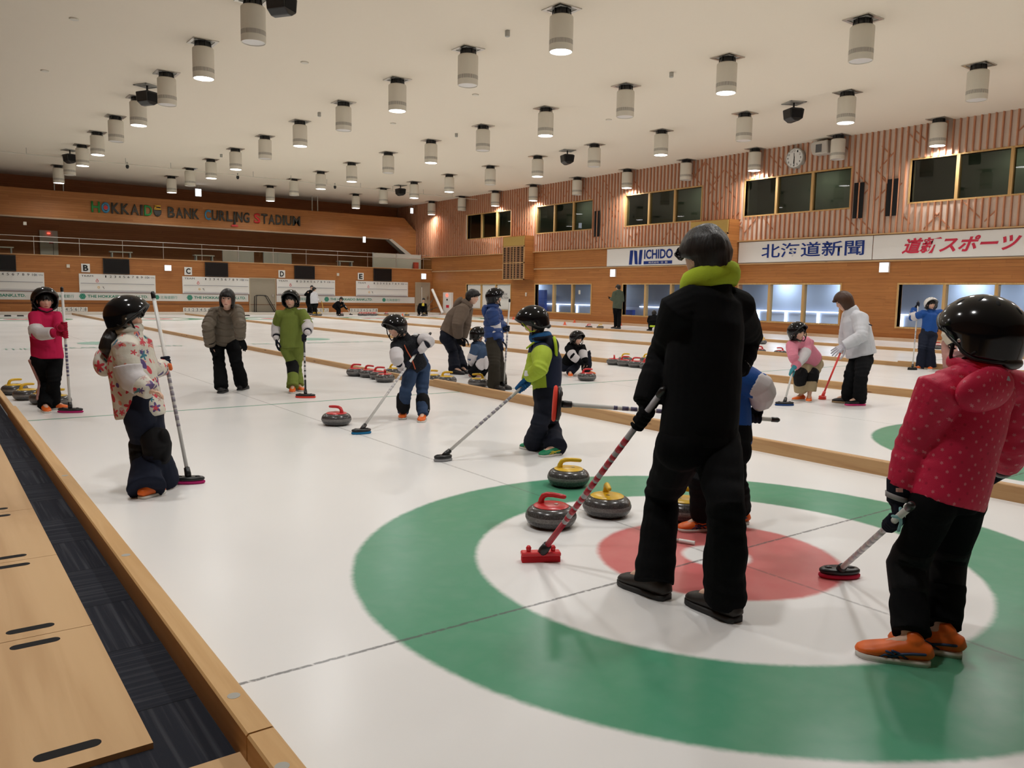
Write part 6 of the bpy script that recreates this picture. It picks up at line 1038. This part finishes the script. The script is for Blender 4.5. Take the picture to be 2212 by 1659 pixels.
def hair_cap(c, X, Y, Z, s, root, kind, mat):
    def rim(th):
        f = math.cos(th); a = abs(math.sin(th)); k = 0.
        if kind == 'short': return s * (.045 * max(0, f) ** .6 - .095 * max(0, -f) ** .6 - .03 * a ** 3)
        if kind == 'bob': return s * ((.030 if f > .75 else .030 - (.75 - f) / .35 * .14 if f > .4 else -.11) - .015 * max(0, -f))
        if kind == 'under': return s * (.02 * max(0, f) - .10 * max(0, -f) ** .5 - .085 * a ** 3)
    r = 1.20 if kind == 'short' else 1.18 if kind == 'bob' else 1.04
    v, f = shell(c + Z * .004 * s, X, Y, Z, .080 * s * r, .099 * s * r, .111 * s * (1.12 if kind != 'under' else 1.), rim, .16 if kind == 'bob' else .22, 60, 12, 8, .012, .05 if kind == 'bob' else 0.)
    if kind == 'short': v = v + (v - c) * (waves(v, 38.) * .028)[:, None]
    return mesh_obj('hair', (v, f), mat, root, .016 * s)

# ---------------------------------------------------------------- the person builder
def make_person(p):
    J = {k: A(v) for k, v in p['J'].items()}; S_ = p['S']; vox = p['vox']; base = A([*(J['LA'] + J['RA'])[:2] / 2, 0.])
    for k in J: J[k] = J[k] - base
    Lr = lambda v: A(v) - base
    kid = S_ < 1.45; hs = p.get('hs', .90 if kid else 1.0)
    lat = nrm(J['RS'] - J['LS']); up_t = nrm(J['NB'] - J['PV']); fw_t = nrm(np.cross(up_t, lat))
    Y = nrm(p['face']); n_ = nrm(J['H'] - J['NB']); Z = nrm(A([0, 0, 1.]) * .75 + n_ * .5); Z = nrm(Z - Y * (Z @ Y)); X = np.cross(Y, Z); H = J['H']
    hip = nrm(J['RH'] - J['LH'])
    # body: one surface
    pv, nb, ch = J['PV'], J['NB'], J['CH']; w_ = .5 * (pv + ch)
    parts = [loft([(pv - up_t * .05 * S_, hip, .06 * S_, .055 * S_), (pv, hip, .092 * S_, .066 * S_), (pv * .6 + ch * .4, lat, .080 * S_, .058 * S_), (ch, lat, .092 * S_, .062 * S_), (ch * .4 + nb * .6, lat, .09 * S_, .052 * S_), (nb, lat, .035 * S_, .034 * S_)], 18)]
    parts.append(tube_np([nb - up_t * .02, nb * .4 + H * .6 - Y * .02 * hs, H - Y * .02 * hs], [.036 * S_ if not kid else .034 * S_, .045 * hs, .05 * hs], 14, 2))
    parts += head_parts(H, X, Y, Z, hs)
    for s in 'LR':
        sh, el, wr = J[s + 'S'], J[s + 'E'], J[s + 'W']; hp, kn, an = J[s + 'H'], J[s + 'K'], J[s + 'A']
        parts.append(tube_np([nb * .35 + sh * .65 - up_t * .012, sh, el, wr], [.036 * S_, .036 * S_, .024 * S_, .0165 * S_], 12, 3))
        parts.append(tube_np([pv * .5 + hp * .5, hp, hp * .55 + kn * .45, kn, kn * .6 + an * .4, an], [.05 * S_, .054 * S_, .046 * S_, .033 * S_, .033 * S_, .022 * S_], 12, 3))
        t = p['toe'][s]; parts.append(tube_np([an, an + A([t[0], t[1], 0]) * .07 * S_ - A([0, 0, .03 * S_])], [.022 * S_, .018 * S_], 8, 2))
        h = dict(p['hand'].get(s) or {'dir': nrm(wr - el), 'normal': fw_t})
        if 'grip' in h: h['grip'] = Lr(h['grip'])
        parts += hand_parts(wr, h, hs, .72)
    me = fuse(parts, vox, 2); q = co(me); d = (q - H) / hs; vattr(me, 'hl', np.stack([d @ X, d @ Y, d @ Z], 1))
    root = link('person', me, SKIN_P if p.get('rosy') else SKIN, None); root.location = tuple(base); tag(root, p['label'], 'person')
    # trousers
    T = p['trousers']; tp = T.get('pad', .016); fl = T.get('flare', 0.); cv = max(vox, .007)
    kw = T.get('w', 1.)
    tr = [loft([(pv + up_t * .075 * S_, hip, .088 * S_ + tp, .066 * S_ + tp), (pv, hip, (.097 * S_ + tp) * kw, .072 * S_ + tp), (pv - A([0, 0, .055 * S_]), hip, .06 * S_ + tp, .06 * S_ + tp)], 20)]
    bones = []
    for s in 'LR':
        hp, kn, an = J[s + 'H'], J[s + 'K'], J[s + 'A']; end = an + nrm(kn - an) * T.get('short', -.024) * S_
        dn = nrm(end - kn); f1 = kn * .45 + end * .55
        q0 = hp * .6 + pv * .4 + up_t * .03 * S_; tr.append(sph(hp, .056 * S_ + tp)); tr.append(tube_np([q0, hp, hp * .5 + kn * .5, kn, f1, end], [.056 * S_ + tp, .054 * S_ + tp, .046 * S_ + tp, .035 * S_ + tp * 1.05, .035 * S_ + tp + fl * .45, .029 * S_ + tp + fl], 16, 0)); bones += [(hp, kn, .055 * S_), (kn, end, .045 * S_)]
    me = fuse(tr, cv, 3); V = co(me); N = nor(me); disp = np.zeros(len(V))
    for s in 'LR':
        kn, an = J[s + 'K'], J[s + 'A']; dk = np.linalg.norm(V - kn, axis=1); da = np.linalg.norm(V - an, axis=1); g = np.exp(-(dk / (.09 * S_)) ** 2) + .8 * np.exp(-(da / (.08 * S_)) ** 2); disp += g * .004 * np.sin(V[:, 2] * 150 / S_ + 2.2 * waves(V, 9.))
    disp += .0045 * waves(V, 17.) * T.get('wr', 1.); setco(me, V + N * disp[:, None]); bones_attr(me, bones, hip); trs = link('trousers', me, CL[T['c']], root)
    if T.get('stripes'):
        s, cname, offs = T['stripes']; hp, kn, an = J[s + 'H'], J[s + 'K'], J[s + 'A']; out = hip * (1 if s == 'R' else -1)
        for oo in offs:
            pts = [hp * (1 - t) + kn * t if t <= 1 else kn * (2 - t) + an * (t - 1) for t in np.linspace(T.get('s0', .0), T.get('s1', 1.75), 14)]; rr = [np.interp(t, [0, 1, 2], [.053 * S_ + tp, .035 * S_ + tp, .029 * S_ + tp + fl]) for t in np.linspace(T.get('s0', .0), T.get('s1', 1.75), 14)]
            fwd = nrm(np.cross(out, A([0, 0, 1.]))); pp = []
            for a, r in zip(pts, rr): u = nrm(out + fwd * oo); pp.append(a + u * (r + .009))
            v, f = tube_np(pp, T.get('sw', .005), 6, 1); mesh_obj('side_stripe', (v, f), CL[cname], trs)
    # jacket
    Jk = p['jacket']; jp = Jk.get('pad', .022); hm = J['HM']; cw_, cd_, hw_, hd_ = Jk.get('dim', (.105 * S_ + jp, .078 * S_ + jp, .108 * S_ + jp, .085 * S_ + jp)); upj = nrm(nb - hm)
    sw_ = np.linalg.norm(J['RS'] - J['LS']) / 2
    fo = Jk.get('fo', 0.)
    st = [(hm - upj * .004, hip * .5 + lat * .5, hw_ * .97, hd_ * .97), (hm + upj * .02, hip * .5 + lat * .5, hw_, hd_), (hm * .6 + ch * .4, lat, (hw_ + cw_) / 2 * .99, (hd_ + cd_) / 2), (ch, lat, cw_, cd_), (ch * .45 + nb * .55, lat, max(cw_ * .9, sw_ * .95), cd_ * .88), (ch * .18 + nb * .82, lat, sw_ * .62, cd_ * .62), (nb + up_t * .012, lat, .047 * S_ + jp * .6, .045 * S_ + jp * .6)]
    if Jk.get('collar', True): st.append((nb + up_t * .045 + fw_t * .008, lat, .043 * S_ + jp * .5, .043 * S_ + jp * .5))
    jk = [loft(st, 26)]; bones = [(hm, nb, cw_)]; sr = Jk.get('sr', 1.)
    for s in 'LR':
        sh, el, wr = J[s + 'S'], J[s + 'E'], J[s + 'W']; cut = Jk.get('sleeve', 1.); inn = nb * .5 + sh * .5 - up_t * .035
        if cut >= 1: we = el * (1 - Jk.get('fe', 1.)) + wr * Jk.get('fe', 1.); pth = [inn, sh, sh * .5 + el * .5, el, el * .5 + we * .5, we]; rad = [(.044 * S_ + jp * .6), (.043 * S_ + jp * .6) * sr, (.037 * S_ + jp * .6) * sr, (.033 * S_ + jp * .6) * sr, (.030 * S_ + jp * .58) * sr, (.025 * S_ + jp * .5) * sr]
        else: e2 = sh * (1 - cut) + el * cut; pth = [inn, sh, sh * .5 + e2 * .5, e2]; rad = [.044 * S_ + jp * .6, (.043 * S_ + jp * .6) * sr, (.039 * S_ + jp * .6) * sr, (.037 * S_ + jp * .6) * sr]
        jk.append(tube_np(pth, rad, 16, 0)); bones += [(sh, el, .05 * S_), (el, wr, .042 * S_)]
    me = fuse(jk, cv, 3); fab = bones_attr(me, bones, lat); V = co(me); N = nor(me); disp = .0038 * waves(V, 14.) * Jk.get('wr', 1.)
    for s in 'LR':
        el = J[s + 'E']; g = np.exp(-(np.linalg.norm(V - el, axis=1) / (.08 * S_)) ** 2); disp += g * .003 * np.sin(fab[:, 1] * 110 + 2. * waves(V, 8.))
    if Jk.get('quilt'):
        pq = Jk['quilt']; disp += -.011 * np.exp(-(((fab[:, 1] + .012 * waves(V, 5.)) % pq - pq / 2) / .012) ** 2) + .004
    setco(me, V + N * disp[:, None]); V = co(me); d = V - hm; L_ = np.linalg.norm(nb - hm); vattr(me, 'tl', np.stack([d @ lat, d @ fw_t, d @ upj / L_ * .42], 1)); jo = link(Jk.get('name', 'jacket'), me, CL[Jk['c']], root)
    # sleeves of another colour below short sleeves
    if Jk.get('sleeve', 1.) < 1 and 'under' in Jk:
        for s in 'LR':
            sh, el, wr = J[s + 'S'], J[s + 'E'], J[s + 'W']; me = fuse([tube_np([sh * .5 + el * .5, el, wr], [.038 * S_ + .01, .034 * S_ + .01, .026 * S_ + .008], 14, 1)], cv, 2); link('sleeve', me, CL[Jk['under']], root)
    # hood, collar
    hd = p.get('hood')
    if hd:
        sz = hd.get('s', 1.) * (S_ / 1.3) ** .5; cc_ = (A(hd['at']) - base) if 'at' in hd else nb - fw_t * (.02 + cd_ * .72) - up_t * (hd.get('drop', .02) + .055 * sz); ra = hd.get('ax', (.100 * sz, .042 * sz, .088 * sz)); ax = [lat * ra[0], fw_t * ra[1], up_t * ra[2]]
        pr_ = [ball(cc_, ax)]
        rg = [nb + lat * .075 * sz * math.sin(a) + fw_t * .065 * sz * math.cos(a) * (1 if math.cos(a) > 0 else 1.05) + up_t * (.012 + .0 * math.cos(a)) for a in np.linspace(-2.6, 2.6, 15) + PI]
        if hd.get('ring', True): pr_.append(tube_np(rg, .024 * sz ** .5, 10, 2)); me = fuse(pr_, cv, 3); V = co(me); setco(me, V + nor(me) * (.004 * waves(V, 20.))[:, None]); bones_attr(me, [(cc_ - up_t * .1, cc_ + up_t * .1, .1)], lat); V = co(me); ho = link('hood', me, CL[hd['c']], root); vattr(me, 'tl', np.zeros((len(V), 3)))
        if 'trim' in hd:
            tt = [cc_ + lat * .108 * sz * math.sin(a) + up_t * .088 * sz * math.cos(a) - fw_t * .02 * sz + up_t * .0 for a in np.linspace(.7, 2 * PI - .7, 24)]; v, f = tube_np(tt, .012 * sz, 8, 1); mesh_obj('hood_trim', (v, f), CL[hd['trim']], ho)
    if 'collar' in p:
        cl = p['collar']; sz = cl.get('s', 1.); rg = [nb + up_t * cl.get('up', .03) + lat * (.052 * S_ * sz) * math.sin(a) + fw_t * (.050 * S_ * sz) * math.cos(a) + up_t * cl.get('rise', 0.) * math.cos(a) for a in np.linspace(0, 2 * PI, 25)]
        v, f = tube_np(rg, cl.get('r', .022), 10, 0, False, ax=up_t, flat=cl.get('flat', 1.6)); mesh_obj('collar', (v, f), CL[cl['c']], root)
    # pads
    for s, cname, a0, a1 in p.get('elbow', []):
        sh, el, wr = J[s + 'S'], J[s + 'E'], J[s + 'W']; rr = .034 * S_ + jp * .6 * sr + .011; me = fuse([tube_np([el * (1 - a0) + sh * a0, el * (1 - a0 * .4) + sh * a0 * .4, el * (1 - a1 * .3) + wr * a1 * .3, el * (1 - a1) + wr * a1], [rr * 1.08, rr * 1.05, rr, rr * .88], 16, 0)], cv, 2); V = co(me); setco(me, V + nor(me) * (.0025 * waves(V, 26.))[:, None]); link('elbow_pad', me, CL[cname], root)
    for s, cname in p.get('knee', []):
        hp, kn, an = J[s + 'H'], J[s + 'K'], J[s + 'A']; rr = .036 * S_ + tp * 1.05 + .011; kd = p.get('kdir'); ff = nrm(np.cross(A([0, 0, 1.]), hip) * -1) if kd is None else nrm(kd)
        ff = -nrm(np.cross(hip, A([0, 0, 1.]))) if kd is None else ff
        me = fuse([tube_np([kn * .72 + hp * .28, kn + ff * .006, kn * .62 + an * .38], [rr, rr * 1.06, rr * .96], 16, 1), ball(kn + ff * (rr * .60), [hip * rr * .6, ff * rr * .46, A([0, 0, 1.]) * rr * 1.3])], cv, 2); link('knee_pad', me, CL[cname], root)
    # gloves
    G = p.get('gloves', {})
    for s in 'LR':
        g = G.get(s) or G.get('both')
        if not g: continue
        wr, el = J[s + 'W'], J[s + 'E']; h = dict(p['hand'].get(s) or {'dir': nrm(wr - el), 'normal': fw_t, 'side': 1 if s == 'L' else -1})
        if 'grip' in h: h['grip'] = Lr(h['grip'])
        pr_ = hand_parts(wr, h, hs, g.get('k', 1.22)); back = nrm(el - wr); cl = g.get('cuff', .06)
        pr_.append(tube_np([wr - back * .01, wr + back * cl], [.027 * hs * g.get('k', 1.2), .026 * S_ + jp * .5 + .006], 14, 0)); me = fuse(pr_, max(.0035, min(vox * .62, .006)), 1); go = link('glove', me, CL[g['c']], root)
        if 'band' in g:
            r0, r1 = .027 * hs * g.get('k', 1.2) + .004, .026 * S_ + jp * .5 + .010; qa = lambda d: r0 + (r1 - r0) * (d + .01) / (cl + .01)
            v, f = tube_np([wr + back * .008, wr + back * .028], [qa(.008), qa(.028)], 16, 0); mesh_obj('wrist_strap', (v, f), CL[g['band']], go)
    # shoes
    for s in 'LR':
        sh = p['shoes']; shs = sh.get(s, sh)
        shoe('shoe', J[s + 'A'], p['toe'][s], (.172 if kid else .165) * S_ * sh.get('k', 1.), root, CL[shs['c']], CL[shs.get('sole', 'solew')], min(vox, .008), CL[shs['stripe']] if shs.get('stripe') else None, zb=p.get('lift', {}).get(s, 0.), tilt=p.get('tilt', {}).get(s, 0.))
    # head wear, hair
    if p.get('helmet'):
        helmet(H, X, Y, Z, p.get('hel', 1.), root, HELM_W if p['helmet'] == 'white' else HELM)
        if p.get('hair', 'under'): hair_cap(H, X, Y, Z, hs, root, 'under', HAIR)
    else: hair_cap(H, X, Y, Z, hs, root, p.get('hair', 'short'), HAIR_B if p.get('brownhair') else HAIR)
    for ex in p.get('extra', []): ex_part(ex, root, J, p, lat, fw_t, up_t, X, Y, Z, base, S_, cd_, cw_, hm)
    return root
def ex_part(ex, root, J, p, lat, fw_t, up_t, X, Y, Z, base, S_, cd_, cw_, hm):
    k = ex[0]
    if k == 'tail':                                    # ponytail: points in world metres
        pts = [A(q) - base for q in ex[1]]; me = fuse([tube_np(pts, ex[2], 14, 3, ax=lat, flat=1.15)], .006, 2); V = co(me); setco(me, V + nor(me) * (.003 * np.sin(V @ A([90., 60., 8.])))[:, None]); link('ponytail', me, HAIR, root)
    elif k == 'blob':                                  # soft cloth piece: name, material, list of (point, radii)
        parts = []
        for q, rx_, ry_, rz_ in ex[3]: parts.append(ball(A(q) - base, [lat * rx_, fw_t * ry_, up_t * rz_]))
        me = fuse(parts, max(p['vox'], .006), 3); V = co(me); setco(me, V + nor(me) * (.003 * waves(V, 20.))[:, None]); bones_attr(me, [(V.mean(0) - up_t * .1, V.mean(0) + up_t * .1, .1)], lat); vattr(me, 'tl', np.zeros((len(V), 3))); link(ex[1], me, CL[ex[2]], root)
    elif k == 'tube':                                  # name, material, points, radius
        v, f = tube_np([A(q) - base for q in ex[3]], ex[4], 8, 2); mesh_obj(ex[1], (v, f), CL[ex[2]], root)
    elif k == 'patch':                                 # small flat badge facing a direction: name, mat, point, normal, w, h
        n = nrm(ex[4]); u = nrm(np.cross(A([0, 0, 1.]), n)); t = np.cross(n, u); c = A(ex[3]) - base; v, f = loft([(c - n * .012, u, ex[5], ex[6]), (c + n * .004, u, ex[5], ex[6])], 4)
        c4 = [u * ex[5] + t * ex[6], -u * ex[5] + t * ex[6], -u * ex[5] - t * ex[6], u * ex[5] - t * ex[6]]; m = MB(); m.add([tuple(c - n * .02 + q) for q in c4] + [tuple(c + n * .004 + q) for q in c4], [(3, 2, 1, 0), (4, 5, 6, 7), (0, 1, 5, 4), (1, 2, 6, 5), (2, 3, 7, 6), (3, 0, 4, 7)]); m.build(ex[1], CL[ex[2]], root)
# ---------------------------------------------------------------- brooms
def broom(b):
    h, t = A(b['head']), A(b['top']); a = nrm(t - h); e = empty('curling_broom', tuple(h), b['label'], 'broom'); r = b.get('r', .0125); n0 = .045
    L = np.linalg.norm(t - h); pt = lambda d: a * d
    c = {'white': plain('shaft_white', (.66, .65, .62), .35, .5, var=0), 'black': BLACK, 'grey': plain('shaft_grey', (.42, .41, .43), .35, .5, var=0), 'red': plain('shaft_red', (.80, .06, .05), .35, .5, var=0)}[b.get('shaft', 'white')]
    v, f = tube_np([pt(n0), pt(L - .03)], r, 16, 0); mesh_obj('shaft', (v, f), c, e)
    v, f = tube_np([pt(L - .035), pt(L)], r * 1.18, 14, 1); mesh_obj('end_cap', (v, f), BLACK if b.get('shaft') != 'red' else c, e)
    if b.get('decal'):
        m = plain('decal_' + b['decal'], {'navy': (.10, .09, .17), 'red': (.50, .03, .05), 'grey': (.30, .28, .32), 'silver': (.5, .48, .5)}[b['decal']], .4, .5, var=0); s0, s1 = b.get('span', (.3, .55))
        for k in range(b.get('nd', 9)):
            d0 = L * (s0 + (s1 - s0) * k / b.get('nd', 9)); d1 = d0 + L * (s1 - s0) / b.get('nd', 9) * (.75 if k % 3 else .45); v, f = tube_np([pt(d0), pt(d1)], r * 1.03, 14, 0); mesh_obj('shaft_marking', (v, f), m, e)
    if b.get('lower'): v, f = tube_np([pt(n0), pt(L * b['lower'])], r * 1.02, 14, 0); mesh_obj('lower_sleeve', (v, f), plain('decal_red', (.50, .03, .05), .4, .5, var=0), e)
    v, f = tube_np([pt(-.002), pt(.03), pt(.075)], [r * 1.5, r * 1.75, r * 1.5], 14, 0); mesh_obj('ferrule', (v, f), BLACK if b.get('shaft') != 'red' else c, e)
    up = nrm(A(b.get('up', (0, 0, 1.)))) if not b.get('axial') else a; l = A(b['long']) if not b.get('axial') else A([0, 0, 1.]); l = nrm(l - up * (l @ up)); s = np.cross(up, l); hl, hw = b.get('hl', .10), b.get('hw', .045)
    col = CL.get(b['pad']) or {'magenta': plain('pad_magenta', (.45, .02, .14), .8, .2), 'redp': plain('pad_red', (.80, .07, .045), .8, .2), 'bluep': plain('pad_blue', (.015, .16, .34), .8, .2), 'navyp': plain('pad_navy', (.02, .06, .20), .8, .2), 'greyp': plain('pad_grey', (.30, .30, .31), .8, .2), 'crim': plain('pad_crimson', (.55, .01, .05), .6, .3), 'blackp': MATTE}[b['pad']]
    if b.get('brush'):
        m = MB()
        def bx(a0, a1, b0, b1, c0, c1, mm):
            m = MB(); P_ = [up * c + l * x + s * y for c in (c0, c1) for x, y in ((a0, b0), (a1, b0), (a1, b1), (a0, b1))]; m.add([tuple(q) for q in P_], [(3, 2, 1, 0), (4, 5, 6, 7), (0, 1, 5, 4), (1, 2, 6, 5), (2, 3, 7, 6), (3, 0, 4, 7)]); return m
        o = bx(-hl, hl, -hw, hw, -.008, .016, 0).build('brush_back', plain('brush_red', (.68, .02, .03), .35, .5, var=0), e); o.modifiers.new('b', 'BEVEL').width = .006
        o2 = bx(-hl * .97, hl * .97, -hw * .85, hw * .85, -.034, -.008, 0).build('bristles', plain('bristle_red', (.60, .03, .04), .9, .1), e)
        for sx in (-1, 1): v, f = tube_np([l * sx * hl * .62 + up * .014, l * sx * hl * .62 + up * .034], [.010, .014], 10, 1); mesh_obj('clip_knob', (v, f), plain('brush_red', (.68, .02, .03), .35, .5, var=0), e)
        return e
    def ell(k, c0, c1): return loft([(up * c0, l, hl * k * .93, hw * k * .9), (up * (c0 * .7 + c1 * .3), l, hl * k, hw * k), (up * (c0 * .3 + c1 * .7), l, hl * k, hw * k), (up * c1, l, hl * k * .9, hw * k * .85)], 32)
    mesh_obj('pad', ell(1., -.034, -.012), col, e); hd_ = BLACK if b.get('shaft') != 'red' else c; mesh_obj('head_plate', ell(.97, -.013, .012), hd_, e)
    for sx in (-1, 1): v, f = ball(l * sx * hl * .55 + up * .012, [l * .018, s * .012, up * .008], 10, 6); mesh_obj('head_rivet', (v, f), hd_, e)
    return e
for p_ in PEOPLE: make_person(p_)
for b_ in BROOMS: broom(b_)
